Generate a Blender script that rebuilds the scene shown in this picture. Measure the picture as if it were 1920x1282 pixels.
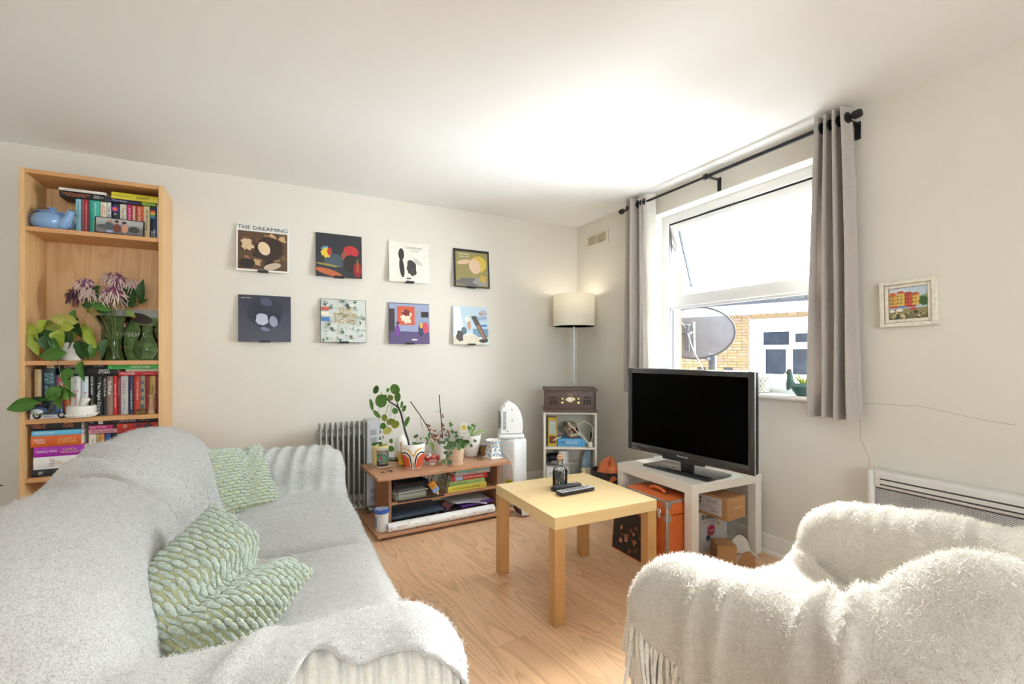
import bpy, bmesh, math, random
import numpy as np
from mathutils import Vector, Matrix, Euler, noise as mnoise
random.seed(7); np.random.seed(7)
R = math.radians
sc = bpy.context.scene
for o in list(bpy.data.objects): bpy.data.objects.remove(o)
COL = sc.collection

# ------------------------------------------------------------------ camera
CAM = Vector((-2.507, -3.594, 1.11)); YAW = R(27); FPX = 880.0; HOR = 668.0
cd = bpy.data.cameras.new('camera'); co = bpy.data.objects.new('camera', cd); COL.objects.link(co)
co.location = CAM; co.rotation_euler = (R(90), 0, -YAW)
cd.sensor_fit = 'HORIZONTAL'; cd.sensor_width = 36.0; cd.lens = FPX / 1920 * 36.0
cd.shift_y = (HOR - 641.0) / 1920.0; cd.clip_start = 0.02
sc.camera = co

# ------------------------------------------------------------------ world, sun, added fill lamps, exposure
w = bpy.data.worlds.new('overcast_sky'); sc.world = w; w.use_nodes = True
bg = w.node_tree.nodes['Background']; bg.inputs[0].default_value = (0.86, 0.935, 1.0, 1); bg.inputs[1].default_value = 6.8
def light(name, kind, loc, rot, energy, color=(1, 1, 1), **k):
    l = bpy.data.lights.new(name, kind); l.energy = energy; l.color = color
    for a, b in k.items(): setattr(l, a, b)
    o = bpy.data.objects.new(name, l); COL.objects.link(o); o.location = loc; o.rotation_euler = rot
    return o
def aim(d): return Vector(d).to_track_quat('-Z', 'Y').to_euler()
light('sun', 'SUN', (6, 4, 6), aim((-0.66, -0.55, -0.52)), 50.0, (1.0, 0.985, 0.96), angle=R(40))                 # veiled sun beyond the houses
light('wide_fill_sun', 'SUN', (6, 2, 3), aim((-0.92, -0.08, -0.32)), 44.0, (0.88, 0.95, 1.0), angle=R(125))        # second, very wide sun lamp added as fill for the room
# area lamp added behind the camera as fill, in the unseen opening of wall_front
light('rear_fill_light', 'AREA', (-2.3, -6.43, 1.5), aim((0, 1, 0.9)), 56.0, (0.86, 0.94, 1.0), shape='RECTANGLE', size=1.7, size_y=1.2)
for n_, lo_, ro_, a_, b_ in (('portal_window', (0.2, -1.565, 1.52), (-1, 0, 0), 1.2, 1.27), ('portal_fill_window', (-2.3, -6.47, 1.5), (0, 1, 0), 1.8, 1.3)):
    o_ = light(n_, 'AREA', lo_, aim(ro_), 1.0, shape='RECTANGLE', size=a_, size_y=b_); o_.data.cycles.is_portal = True   # only guides the sampling of the sky
sc.view_settings.view_transform = 'Standard'; sc.view_settings.look = 'None'
sc.view_settings.gamma = 1.0; sc.view_settings.use_curve_mapping = False
sc.view_settings.exposure = 0.2

# ------------------------------------------------------------------ measuring: a pixel of the photograph on a known plane, in metres
_s, _c = math.sin(YAW), math.cos(YAW)
def _ray(px, py):
    u = (px - 960) / FPX; v = (HOR - py) / FPX
    return Vector((u * _c + _s, -u * _s + _c, v))
def onX(px, py, x): r = _ray(px, py); return CAM + r * ((x - CAM.x) / r.x)
def onY(px, py, y): r = _ray(px, py); return CAM + r * ((y - CAM.y) / r.y)
def onZ(px, py, z): r = _ray(px, py); return CAM + r * ((z - CAM.z) / r.z)
def onD(px, py, d): return CAM + _ray(px, py) * d

# ------------------------------------------------------------------ materials
def lin(c):
    if isinstance(c, str):
        c = c.lstrip('#'); c = [int(c[i:i + 2], 16) for i in (0, 2, 4)]
    c = [x / 255 for x in c]
    return tuple((x / 12.92 if x <= 0.04045 else ((x + 0.055) / 1.055) ** 2.4) for x in c) + (1.0,)
MATS = {}
def nt(name):
    m = bpy.data.materials.new(name); m.use_nodes = True
    n = m.node_tree; return m, n, n.nodes['Principled BSDF']
def N(n, t, **k):
    x = n.nodes.new(t)
    for a, b in k.items():
        if a.startswith('i_'): x.inputs[a[2:].replace('_', ' ')].default_value = b
        else: setattr(x, a, b)
    return x
def ramp(n, fac, stops, interp='LINEAR'):
    r = n.nodes.new('ShaderNodeValToRGB'); r.color_ramp.interpolation = interp
    e = r.color_ramp.elements
    while len(e) < len(stops): e.new(0.5)
    for i, (p, c) in enumerate(stops): e[i].position = p; e[i].color = c if len(c) == 4 else tuple(c) + (1,)
    n.links.new(fac, r.inputs[0]); return r
def mat(name, rgb, rough=0.5, metal=0.0, var=0.05, vs=12.0, bump=0.0, bs=150.0, spec=0.5, sheen=0.0, coat=0.0, trans=0.0):
    """plain colour with slight procedural mottling and optional fine relief"""
    if name in MATS: return MATS[name]
    m, n, p = nt(name)
    tc = N(n, 'ShaderNodeTexCoord')
    nz = N(n, 'ShaderNodeTexNoise', i_Scale=vs, i_Detail=4.0); n.links.new(tc.outputs['Object'], nz.inputs['Vector'])
    c = lin(rgb)
    lo = tuple(max(0, x * (1 - var)) for x in c[:3]) + (1,); hi = tuple(min(1, x * (1 + var)) for x in c[:3]) + (1,)
    r = ramp(n, nz.outputs['Fac'], [(0.3, lo), (0.7, hi)]); n.links.new(r.outputs[0], p.inputs['Base Color'])
    p.inputs['Roughness'].default_value = rough; p.inputs['Metallic'].default_value = metal
    p.inputs['Specular IOR Level'].default_value = spec
    if sheen: p.inputs['Sheen Weight'].default_value = sheen; p.inputs['Sheen Roughness'].default_value = 0.6
    if coat: p.inputs['Coat Weight'].default_value = coat; p.inputs['Coat Roughness'].default_value = 0.1
    if trans: p.inputs['Subsurface Weight'].default_value = trans; p.inputs['Subsurface Radius'].default_value = (0.02, 0.02, 0.02)
    if bump:
        b = N(n, 'ShaderNodeTexNoise', i_Scale=bs, i_Detail=3.0); n.links.new(tc.outputs['Object'], b.inputs['Vector'])
        bp = N(n, 'ShaderNodeBump', i_Strength=bump, i_Distance=0.01); n.links.new(b.outputs['Fac'], bp.inputs['Height']); n.links.new(bp.outputs[0], p.inputs['Normal'])
    MATS[name] = m; return m
def wood(name, light_c, dark_c, axis='X', k=26.0, sc_=(1.0, 9.0, 9.0), rough=0.45, fine=0.35, rnd=False, spec=0.5, con=0.55):
    """oak figure: contour lines of a stretched noise, plus fine pores, along the given local axis"""
    if name in MATS: return MATS[name]
    m, n, p = nt(name); L = n.links
    tc = N(n, 'ShaderNodeTexCoord'); mp = N(n, 'ShaderNodeMapping')
    s = {'X': sc_, 'Y': (sc_[1], sc_[0], sc_[2]), 'Z': (sc_[1], sc_[2], sc_[0])}[axis]
    mp.inputs['Scale'].default_value = s; L.new(tc.outputs['Object'], mp.inputs['Vector'])
    if rnd:
        oi = N(n, 'ShaderNodeObjectInfo'); mu = N(n, 'ShaderNodeMath', operation='MULTIPLY'); mu.inputs[1].default_value = 40.0
        L.new(oi.outputs['Random'], mu.inputs[0]); cb = N(n, 'ShaderNodeCombineXYZ')
        for i in range(3): L.new(mu.outputs[0], cb.inputs[i])
        L.new(cb.outputs[0], mp.inputs['Location'])
    a = N(n, 'ShaderNodeTexNoise', i_Scale=1.0, i_Detail=1.5, i_Roughness=0.45); L.new(mp.outputs[0], a.inputs['Vector'])
    mu = N(n, 'ShaderNodeMath', operation='MULTIPLY'); mu.inputs[1].default_value = k; L.new(a.outputs['Fac'], mu.inputs[0])
    fr = N(n, 'ShaderNodeMath', operation='FRACT'); L.new(mu.outputs[0], fr.inputs[0])
    mp2 = N(n, 'ShaderNodeMapping'); s2 = [x * (3.0 if x == min(s) else 22.0) for x in s]
    mp2.inputs['Scale'].default_value = s2; L.new(tc.outputs['Object'], mp2.inputs['Vector'])
    b = N(n, 'ShaderNodeTexNoise', i_Scale=1.0, i_Detail=3.0, i_Roughness=0.6); L.new(mp2.outputs[0], b.inputs['Vector'])
    g = N(n, 'ShaderNodeTexNoise', i_Scale=0.7, i_Detail=2.0); L.new(mp.outputs[0], g.inputs['Vector'])
    lc, dc = lin(light_c), lin(dark_c)
    r1 = ramp(n, fr.outputs[0], [(0.0, (con,) * 3), (0.3, (con * 0.4 + 0.6,) * 3), (0.8, (1,) * 3), (1.0, (con,) * 3)])
    mx = N(n, 'ShaderNodeMath', operation='MULTIPLY'); L.new(r1.outputs[0], mx.inputs[0]); mx.inputs[1].default_value = 1 - fine
    m2 = N(n, 'ShaderNodeMath', operation='MULTIPLY_ADD'); L.new(b.outputs['Fac'], m2.inputs[0]); m2.inputs[1].default_value = fine; L.new(mx.outputs[0], m2.inputs[2])
    m3 = N(n, 'ShaderNodeMath', operation='MULTIPLY_ADD'); L.new(g.outputs['Fac'], m3.inputs[0]); m3.inputs[1].default_value = 0.5; L.new(m2.outputs[0], m3.inputs[2])
    cr = ramp(n, m3.outputs[0], [(0.25, dc), (1.05 if False else 1.0, lc)]); L.new(cr.outputs[0], p.inputs['Base Color'])
    p.inputs['Roughness'].default_value = rough; p.inputs['Specular IOR Level'].default_value = spec
    bp = N(n, 'ShaderNodeBump', i_Strength=0.06, i_Distance=0.002); L.new(m2.outputs[0], bp.inputs['Height']); L.new(bp.outputs[0], p.inputs['Normal'])
    MATS[name] = m; return m
def fabric(name, c1, c2, scale=260.0, bump=0.5, fleck=0.5, mid=35.0, trans=0.0, sheen=0.35):
    """woolly cloth: fine flecks of two yarn colours and a felted relief"""
    if name in MATS: return MATS[name]
    m, n, p = nt(name); L = n.links; tc = N(n, 'ShaderNodeTexCoord')
    a = N(n, 'ShaderNodeTexNoise', i_Scale=scale, i_Detail=3.0, i_Roughness=0.7); L.new(tc.outputs['Object'], a.inputs['Vector'])
    b = N(n, 'ShaderNodeTexNoise', i_Scale=mid, i_Detail=5.0, i_Roughness=0.65); L.new(tc.outputs['Object'], b.inputs['Vector'])
    ad = N(n, 'ShaderNodeMath', operation='MULTIPLY_ADD'); L.new(a.outputs['Fac'], ad.inputs[0]); ad.inputs[1].default_value = fleck
    hb = N(n, 'ShaderNodeMath', operation='MULTIPLY'); L.new(b.outputs['Fac'], hb.inputs[0]); hb.inputs[1].default_value = 1 - fleck; L.new(hb.outputs[0], ad.inputs[2])
    r = ramp(n, ad.outputs[0], [(0.36, lin(c2)), (0.56, lin(c1))]); L.new(r.outputs[0], p.inputs['Base Color'])
    p.inputs['Roughness'].default_value = 0.95; p.inputs['Specular IOR Level'].default_value = 0.15
    p.inputs['Sheen Weight'].default_value = sheen; p.inputs['Sheen Roughness'].default_value = 0.5
    h = N(n, 'ShaderNodeMath', operation='ADD'); L.new(a.outputs['Fac'], h.inputs[0])
    h2 = N(n, 'ShaderNodeMath', operation='MULTIPLY'); L.new(b.outputs['Fac'], h2.inputs[0]); h2.inputs[1].default_value = 1.6; L.new(h2.outputs[0], h.inputs[1])
    bp = N(n, 'ShaderNodeBump', i_Strength=bump, i_Distance=0.004); L.new(h.outputs[0], bp.inputs['Height']); L.new(bp.outputs[0], p.inputs['Normal'])
    if trans:
        out = n.nodes['Material Output']; t = N(n, 'ShaderNodeBsdfTranslucent'); L.new(r.outputs[0], t.inputs[0])
        mx = N(n, 'ShaderNodeMixShader'); mx.inputs[0].default_value = trans; L.new(p.outputs[0], mx.inputs[1]); L.new(t.outputs[0], mx.inputs[2]); L.new(mx.outputs[0], out.inputs[0])
    MATS[name] = m; return m
def glass(name, tint=(0.97, 0.985, 0.98), rough=0.02, ior=1.45, extra=0.0):
    """thin clear pane or wall of glass: see-through with a Fresnel gloss"""
    if name in MATS: return MATS[name]
    m, n, p = nt(name); L = n.links; out = n.nodes['Material Output']
    n.nodes.remove(p)
    t = N(n, 'ShaderNodeBsdfTransparent'); g = N(n, 'ShaderNodeBsdfGlossy', i_Roughness=rough); f = N(n, 'ShaderNodeFresnel', i_IOR=ior)
    tc = N(n, 'ShaderNodeTexCoord'); nz = N(n, 'ShaderNodeTexNoise', i_Scale=6.0); L.new(tc.outputs['Object'], nz.inputs['Vector'])
    r = ramp(n, nz.outputs['Fac'], [(0.2, tuple(x * 0.985 for x in tint)), (0.8, tint)]); L.new(r.outputs[0], t.inputs[0])
    ad = N(n, 'ShaderNodeMath', operation='ADD'); ad.use_clamp = True; L.new(f.outputs[0], ad.inputs[0]); ad.inputs[1].default_value = extra
    mx = N(n, 'ShaderNodeMixShader'); L.new(ad.outputs[0], mx.inputs[0]); L.new(t.outputs[0], mx.inputs[1]); L.new(g.outputs[0], mx.inputs[2]); L.new(mx.outputs[0], out.inputs[0])
    MATS[name] = m; return m
_pc = {}
def paint(rgb, rough=0.55, var=0.04):
    """a plain printed or painted colour, one material for each colour"""
    c = tuple(rgb) if not isinstance(rgb, str) else tuple(int(rgb.lstrip('#')[i:i + 2], 16) for i in (0, 2, 4))
    k = (c, rough)
    if k not in _pc: _pc[k] = mat('colour_%02x%02x%02x_%d' % (c + (int(rough * 100),)), c, rough, var=var, vs=30)
    return _pc[k]

# ------------------------------------------------------------------ mesh building
I4 = Matrix.Identity(4)
class MB:
    def __init__(self): self.v = []; self.f = []; self.m = I4
    def add(self, vs, fs):
        b = len(self.v)
        self.v += [tuple(self.m @ Vector(p)) for p in vs] if self.m is not I4 else [tuple(p) for p in vs]
        self.f += [tuple(i + b for i in f) for f in fs]; return self
    def box(self, x0, x1, y0, y1, z0, z1):
        return self.add([(x0, y0, z0), (x1, y0, z0), (x1, y1, z0), (x0, y1, z0), (x0, y0, z1), (x1, y0, z1), (x1, y1, z1), (x0, y1, z1)],
                        [(0, 3, 2, 1), (4, 5, 6, 7), (0, 1, 5, 4), (1, 2, 6, 5), (2, 3, 7, 6), (3, 0, 4, 7)])
    def rbox(self, x0, x1, y0, y1, z0, z1, r=0.004, seg=2):
        bm = bmesh.new(); bmesh.ops.create_cube(bm, size=1.0)
        bmesh.ops.scale(bm, vec=(x1 - x0, y1 - y0, z1 - z0), verts=bm.verts)
        bmesh.ops.translate(bm, vec=((x0 + x1) / 2, (y0 + y1) / 2, (z0 + z1) / 2), verts=bm.verts)
        bmesh.ops.bevel(bm, geom=list(bm.edges), offset=min(r, 0.49 * min(x1 - x0, y1 - y0, z1 - z0)), segments=seg, profile=0.5, affect='EDGES')
        bm.verts.index_update()
        self.add([v.co.copy() for v in bm.verts], [[v.index for v in f.verts] for f in bm.faces]); bm.free(); return self
    def lathe(self, prof, seg=24, c=(0, 0, 0), sx=1.0, sy=1.0, close=False):
        vs = []; fs = []; n = len(prof)
        for r, z in prof:
            for i in range(seg):
                a = 2 * math.pi * i / seg; vs.append((c[0] + r * sx * math.cos(a), c[1] + r * sy * math.sin(a), c[2] + z))
        for j in range(n - 1):
            for i in range(seg):
                k = (i + 1) % seg; fs.append((j * seg + i, j * seg + k, (j + 1) * seg + k, (j + 1) * seg + i))
        if prof[0][0] > 1e-5: fs.append(tuple(range(seg))[::-1])
        if prof[-1][0] > 1e-5: fs.append(tuple((n - 1) * seg + i for i in range(seg)))
        return self.add(vs, fs)
    def tube(self, pts, r, seg=8, cap=True):
        pts = [Vector(p) for p in pts]; n = len(pts); vs = []; fs = []
        rr = r if isinstance(r, (list, tuple)) else [r] * n
        t0 = (pts[1] - pts[0]).normalized(); up = Vector((0, 0, 1)) if abs(t0.z) < 0.9 else Vector((1, 0, 0))
        nrm = t0.cross(up).normalized()
        for i, p in enumerate(pts):
            t = (pts[min(i + 1, n - 1)] - pts[max(i - 1, 0)]).normalized()
            nrm = (nrm - t * nrm.dot(t)); nrm = nrm.normalized() if nrm.length > 1e-6 else t.orthogonal().normalized(); b = t.cross(nrm)
            for k in range(seg):
                a = 2 * math.pi * k / seg; vs.append(p + (nrm * math.cos(a) + b * math.sin(a)) * rr[i])
        for i in range(n - 1):
            for k in range(seg):
                q = (k + 1) % seg; fs.append((i * seg + k, i * seg + q, (i + 1) * seg + q, (i + 1) * seg + k))
        if cap: fs.append(tuple(range(seg))[::-1]); fs.append(tuple((n - 1) * seg + k for k in range(seg)))
        return self.add(vs, fs)
    def prism(self, poly, z0, z1):
        n = len(poly); vs = [(x, y, z0) for x, y in poly] + [(x, y, z1) for x, y in poly]
        fs = [tuple(range(n))[::-1], tuple(range(n, 2 * n))] + [(i, (i + 1) % n, n + (i + 1) % n, n + i) for i in range(n)]
        return self.add(vs, fs)
    def grid(self, fn, nu, nv, cu=False, cv=False):
        vs = [fn(i / (nu if cu else nu - 1), j / (nv if cv else nv - 1)) for j in range(nv) for i in range(nu)]; fs = []
        for j in range(nv if cv else nv - 1):
            for i in range(nu if cu else nu - 1):
                a, b = (i + 1) % nu, (j + 1) % nv; fs.append((j * nu + i, j * nu + a, b * nu + a, b * nu + i))
        return self.add(vs, fs)
    def ball(self, c, rx, ry=None, rz=None, nu=14, nv=9):
        ry = ry or rx; rz = rz or rx
        return self.lathe([(max(1e-6, math.sin(math.pi * j / nv)) * rx, -math.cos(math.pi * j / nv) * rz) for j in range(nv + 1)], nu, c, 1.0, ry / rx)
    def build(self, name, material, parent=None, smooth=True, loc=(0, 0, 0), rot=(0, 0, 0), ang=38):
        me = bpy.data.meshes.new(name); me.from_pydata(self.v, [], self.f); me.materials.append(material)
        return link(name, me, parent, smooth, loc, rot, ang)
def link(name, me, parent=None, smooth=True, loc=(0, 0, 0), rot=(0, 0, 0), ang=38):
    if smooth and len(me.polygons):
        me.polygons.foreach_set('use_smooth', [True] * len(me.polygons)); me.set_sharp_from_angle(angle=R(ang))
    o = bpy.data.objects.new(name, me); COL.objects.link(o); o.parent = parent; o.location = loc; o.rotation_euler = rot
    return o
def again(o, parent=None, loc=(0, 0, 0), rot=(0, 0, 0), scale=(1, 1, 1)):
    c = o.copy(); COL.objects.link(c); c.parent = parent; c.location = loc; c.rotation_euler = rot; c.scale = scale; return c
def T(name, label, cat, loc=(0, 0, 0), rz=0.0, group=None, rot=None):
    o = bpy.data.objects.new(name, None); o.empty_display_size = 0.05; COL.objects.link(o)
    o.location = loc; o.rotation_euler = rot or (0, 0, rz); return tag(o, label, cat, group)
def tag(o, label, cat, group=None):
    o['label'] = label; o['category'] = cat
    if group: o['group'] = group
    return o
def struct(o): o['kind'] = 'structure'; return o
def copy_tree(o, parent=None):
    c = o.copy(); COL.objects.link(c); c.parent = parent
    for ch in list(o.children): copy_tree(ch, c)
    return c
# lettering: flat print, fitted into w x h, centred, in the local XY plane
_tc = {}
def text_mesh(s, w, h, material):
    k = (s, round(w, 4), round(h, 4), material.name)
    if k in _tc: return _tc[k]
    cu = bpy.data.curves.new('lettering', 'FONT'); cu.body = s; cu.resolution_u = 2; cu.space_line = 0.8
    cu.align_x = 'CENTER'; to = bpy.data.objects.new('lettering', cu)
    me = bpy.data.meshes.new_from_object(to); bpy.data.objects.remove(to)
    a = np.zeros(len(me.vertices) * 3); me.vertices.foreach_get('co', a); a = a.reshape(-1, 3)
    lo, hi = a.min(0), a.max(0); a = a - (lo + hi) / 2; a[:, 0] *= w / max(1e-6, hi[0] - lo[0]); a[:, 1] *= h / max(1e-6, hi[1] - lo[1]); a[:, 2] = 0
    me.vertices.foreach_set('co', a.ravel()); me.materials.clear(); me.materials.append(material); _tc[k] = me
    return me
def lettering(s, w, h, rgb, parent, loc, rot=(R(90), 0, 0), name='lettering'):
    return link(name, text_mesh(s, w, h, paint(rgb, 0.6)), parent, False, loc, rot)
def pic(parent, shapes, name='printed_shape', y=-0.0006):
    """flat print on a front face (local XZ plane at y): (rgb, polygon) pairs, each a hair above the one before"""
    for i, (rgb, poly) in enumerate(shapes):
        mb = MB(); yy = y - 0.00025 * i
        mb.add([(x, yy, z) for x, z in poly], [tuple(range(len(poly)))]); mb.build(name, paint(rgb, 0.5), parent, False)
def ell(cx, cz, rx, rz, n=20, a=0.0, wob=0.0, seed=1):
    r = random.Random(seed); out = []
    for i in range(n):
        t = 2 * math.pi * i / n; k = 1 + wob * r.uniform(-1, 1); x, z = rx * k * math.cos(t), rz * k * math.sin(t)
        out.append((cx + x * math.cos(a) - z * math.sin(a), cz + x * math.sin(a) + z * math.cos(a)))
    return out
def rect(x0, x1, z0, z1): return [(x0, z0), (x1, z0), (x1, z1), (x0, z1)]
def lerp(a, b, t): return a + (b - a) * t
def bez(p, n=12):
    p = [Vector(q) for q in p]; out = []
    for i in range(n + 1):
        t = i / n; q = list(p)
        while len(q) > 1: q = [q[j].lerp(q[j + 1], t) for j in range(len(q) - 1)]
        out.append(q[0])
    return out
# iso-surface of a signed distance field (surface nets), for soft draped shapes
def isosurface(f, lo, hi, h):
    n = [int(math.ceil((hi[i] - lo[i]) / h)) + 1 for i in range(3)]
    ax = [lo[i] + h * np.arange(n[i]) for i in range(3)]
    X, Y, Z = np.meshgrid(*ax, indexing='ij'); D = f(X, Y, Z); ins = D < 0
    acc = np.zeros(tuple(k - 1 for k in n) + (3,)); cnt = np.zeros(tuple(k - 1 for k in n))
    corner = [(a, b, c) for a in (0, 1) for b in (0, 1) for c in (0, 1)]
    sl = lambda c: tuple(slice(c[i], c[i] + n[i] - 1) for i in range(3))
    for a in corner:
        for d in range(3):
            if a[d]: continue
            b = list(a); b[d] = 1; b = tuple(b)
            da, db = D[sl(a)], D[sl(b)]; cross = (da < 0) != (db < 0)
            t = np.where(cross, da / np.where(cross, da - db, 1), 0)
            for i in range(3): acc[..., i] += np.where(cross, a[i] + (t if i == d else 0), 0)
            cnt += cross
    act = cnt > 0; idx = -np.ones(act.shape, int); idx[act] = np.arange(act.sum())
    P = np.argwhere(act) + acc[act] / cnt[act][:, None]; V = np.array(lo) + h * P
    F = []
    for d in range(3):
        u, v = [i for i in range(3) if i != d]
        s0 = [slice(None)] * 3; s1 = [slice(None)] * 3; s0[d] = slice(0, -1); s1[d] = slice(1, None)
        A, B = ins[tuple(s0)], ins[tuple(s1)]; e = np.argwhere(A != B)
        e = e[(e[:, u] > 0) & (e[:, v] > 0) & (e[:, u] < n[u] - 1) & (e[:, v] < n[v] - 1)]
        q = []
        for ou, ov in ((-1, -1), (0, -1), (0, 0), (-1, 0)):
            g = e.copy(); g[:, u] += ou; g[:, v] += ov; q.append(idx[g[:, 0], g[:, 1], g[:, 2]])
        q = np.stack(q, 1); flip = A[e[:, 0], e[:, 1], e[:, 2]] ^ (d == 1)
        q[~flip] = q[~flip][:, ::-1]; F.append(q)
    F = np.concatenate(F)
    for _ in range(2):                       # settle the vertices on the surface
        d0 = f(V[:, 0], V[:, 1], V[:, 2]); e = h * 0.25; G = np.zeros_like(V)
        for i in range(3):
            W = V.copy(); W[:, i] += e; G[:, i] = (f(W[:, 0], W[:, 1], W[:, 2]) - d0) / e
        V = V - G * (np.clip(d0, -h, h) / np.maximum(0.3, (G * G).sum(1)))[:, None] * 0.8
    return V, F
def np_mesh(name, V, F, material):
    me = bpy.data.meshes.new(name); me.vertices.add(len(V)); me.vertices.foreach_set('co', V.astype(np.float32).ravel())
    me.loops.add(F.size); me.loops.foreach_set('vertex_index', F.astype(np.int32).ravel())
    me.polygons.add(len(F)); me.polygons.foreach_set('loop_start', (np.arange(len(F)) * 4).astype(np.int32))
    me.polygons.foreach_set('use_smooth', np.ones(len(F), bool)); me.update(calc_edges=True); me.validate(); me.materials.append(material); return me
def smin(a, b, k):
    h = np.clip(0.5 + 0.5 * (b - a) / k, 0, 1); return b * (1 - h) + a * h - k * h * (1 - h)
def sd_box(X, Y, Z, c, b, r):
    qx, qy, qz = np.abs(X - c[0]) - b[0] + r, np.abs(Y - c[1]) - b[1] + r, np.abs(Z - c[2]) - b[2] + r
    return np.sqrt(np.maximum(qx, 0) ** 2 + np.maximum(qy, 0) ** 2 + np.maximum(qz, 0) ** 2) + np.minimum(np.maximum(qx, np.maximum(qy, qz)), 0) - r
def fold(X, Y, p, q, width, depth):
    """a crease ridge along the segment p-q in plan"""
    px, py = p; dx, dy = q[0] - px, q[1] - py; l2 = dx * dx + dy * dy
    t = np.clip(((X - px) * dx + (Y - py) * dy) / l2, 0, 1); d = np.hypot(X - px - t * dx, Y - py - t * dy)
    return depth * np.exp(-(d / width) ** 2) * np.sin(np.pi * np.clip(t * 0.9 + 0.05, 0, 1))
def wobble(X, Y, Z, s, seed):
    """cheap smooth noise from a few tilted waves"""
    r = np.random.RandomState(seed); out = 0
    for i in range(7):
        k = r.normal(size=3); k *= s * r.uniform(0.6, 1.5) / np.linalg.norm(k); out = out + np.sin(k[0] * X + k[1] * Y + k[2] * Z + r.uniform(0, 6.28))
    return out / 4.0
# ================================================================== the room
XL, YF, H = -4.25, -6.4, 2.30
WALL = mat('wall_paint_cream', (224, 218, 207), 0.85, var=0.018, vs=1.6, bump=0.05, bs=60, spec=0.25)
CEIL = mat('ceiling_paint_white', (248, 248, 247), 0.9, var=0.01, vs=1.2, bump=0.04, bs=40, spec=0.2)
TRIM = mat('trim_paint_white', (232, 228, 218), 0.5, var=0.03, vs=6)
UPVC = mat('window_plastic_white', (240, 241, 242), 0.3, var=0.015, vs=5)
PLAST = mat('reveal_paint_white', (240, 237, 228), 0.8, var=0.015, vs=4, spec=0.25)
GLASS = glass('window_glass', ior=1.18)
OAKF = wood('floor_laminate_oak', (230, 188, 148), (160, 112, 78), 'Y', 20.0, (0.7, 6.0, 6.0), 0.3, 0.45, rnd=True, con=0.42)
JOINT = mat('floor_joint_dark', (120, 82, 55), 0.8)

fl = struct(MB().box(XL, 0, YF, 0, -0.12, -0.009).build('floor', JOINT))
def clip(poly, n, d):                                  # keep n.p <= d
    out = []
    for i, p in enumerate(poly):
        q = poly[(i + 1) % len(poly)]; a = n[0] * p[0] + n[1] * p[1] - d; b = n[0] * q[0] + n[1] * q[1] - d
        if a <= 0: out.append(p)
        if (a < 0) != (b < 0) and a != b:
            t = a / (a - b); out.append((p[0] + t * (q[0] - p[0]), p[1] + t * (q[1] - p[1])))
    return out
PA = R(9.5); PW, PL = 0.193, 1.285                     # laminate boards lie 9.5 degrees off the walls
pca, psa = math.cos(PA), math.sin(PA)
toW = lambda u, v: (u * pca - v * psa, u * psa + v * pca)
for i in range(-26, 6):
    for j in range(-6, 4):
        u0 = i * PW + 0.06; v0 = j * PL + (i * 0.437 % 1.0) * PL - 0.62
        cu, cv = u0 + PW / 2, v0 + PL / 2
        poly = [toW(u0 + 0.0004, v0 + 0.0004), toW(u0 + PW - 0.0004, v0 + 0.0004), toW(u0 + PW - 0.0004, v0 + PL - 0.0004), toW(u0 + 0.0004, v0 + PL - 0.0004)]
        for n, d in (((1, 0), -0.001), ((-1, 0), -XL - 0.001), ((0, 1), -0.001), ((0, -1), -YF - 0.001)): poly = clip(poly, n, d) if poly else poly
        if len(poly) < 3: continue
        wx, wy = toW(cu, cv)
        loc = [((x - wx) * pca + (y - wy) * psa, -(x - wx) * psa + (y - wy) * pca) for x, y in poly]
        MB().prism(loc, -0.0095, 0.0).build('plank', OAKF, fl, False, (wx, wy, 0), (0, 0, PA))
struct(MB().box(XL - 0.2, 0.3, YF - 0.2, 0.2, H, H + 0.12).build('ceiling', CEIL))
wb = struct(MB().box(XL - 0.2, 0.3, 0, 0.2, -0.12, H).build('wall_back', WALL))
struct(MB().box(XL - 0.2, XL, YF - 0.2, 0, -0.12, H).build('wall_left', WALL))
OY0, OY1, OZ0, OZ1, WT = -2.165, -0.965, 0.885, 2.15, 0.27
struct(MB().box(0, WT, YF - 0.2, OY0, -0.12, H).box(0, WT, OY1, 0, -0.12, H).box(0, WT, OY0, OY1, -0.12, OZ0).box(0, WT, OY0, OY1, OZ1, H).build('wall_right', WALL))
FX0, FX1, FZ0, FZ1 = -3.2, -1.4, 0.85, 2.15
struct(MB().box(XL, FX0, YF - 0.2, YF, -0.12, H).box(FX1, 0, YF - 0.2, YF, -0.12, H).box(FX0, FX1, YF - 0.2, YF, -0.12, FZ0).box(FX0, FX1, YF - 0.2, YF, FZ1, H).build('wall_front', WALL))
# skirting with a rounded top and a bead of quarter-round at the floor
def skirting(name, a, b, nrm):
    a, b, nrm = Vector(a), Vector(b), Vector(nrm); mb = MB()
    prof = [(0, 0), (0.032, 0), (0.032, 0.008), (0.027, 0.016), (0.018, 0.02), (0.017, 0.09), (0.012, 0.102), (0, 0.104)]
    n = len(prof); vs = [tuple(p + nrm * q + Vector((0, 0, z))) for p in (a, b) for q, z in prof]
    mb.add(vs, [(i, (i + 1) % n, n + (i + 1) % n, n + i) for i in range(n)] + [tuple(range(n)), tuple(range(n, 2 * n))[::-1]])
    return struct(mb.build(name, TRIM, None, True, ang=30))
skirting('baseboard_back', (XL, 0.002, 0), (0, 0.002, 0), (0, -1, 0)); skirting('baseboard_right', (0.002, YF, 0), (0.002, 0, 0), (-1, 0, 0))
skirting('baseboard_left', (XL - 0.002, YF, 0), (XL - 0.002, 0, 0), (1, 0, 0)); skirting('baseboard_front', (XL, YF - 0.002, 0), (0, YF - 0.002, 0), (0, 1, 0))
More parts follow.
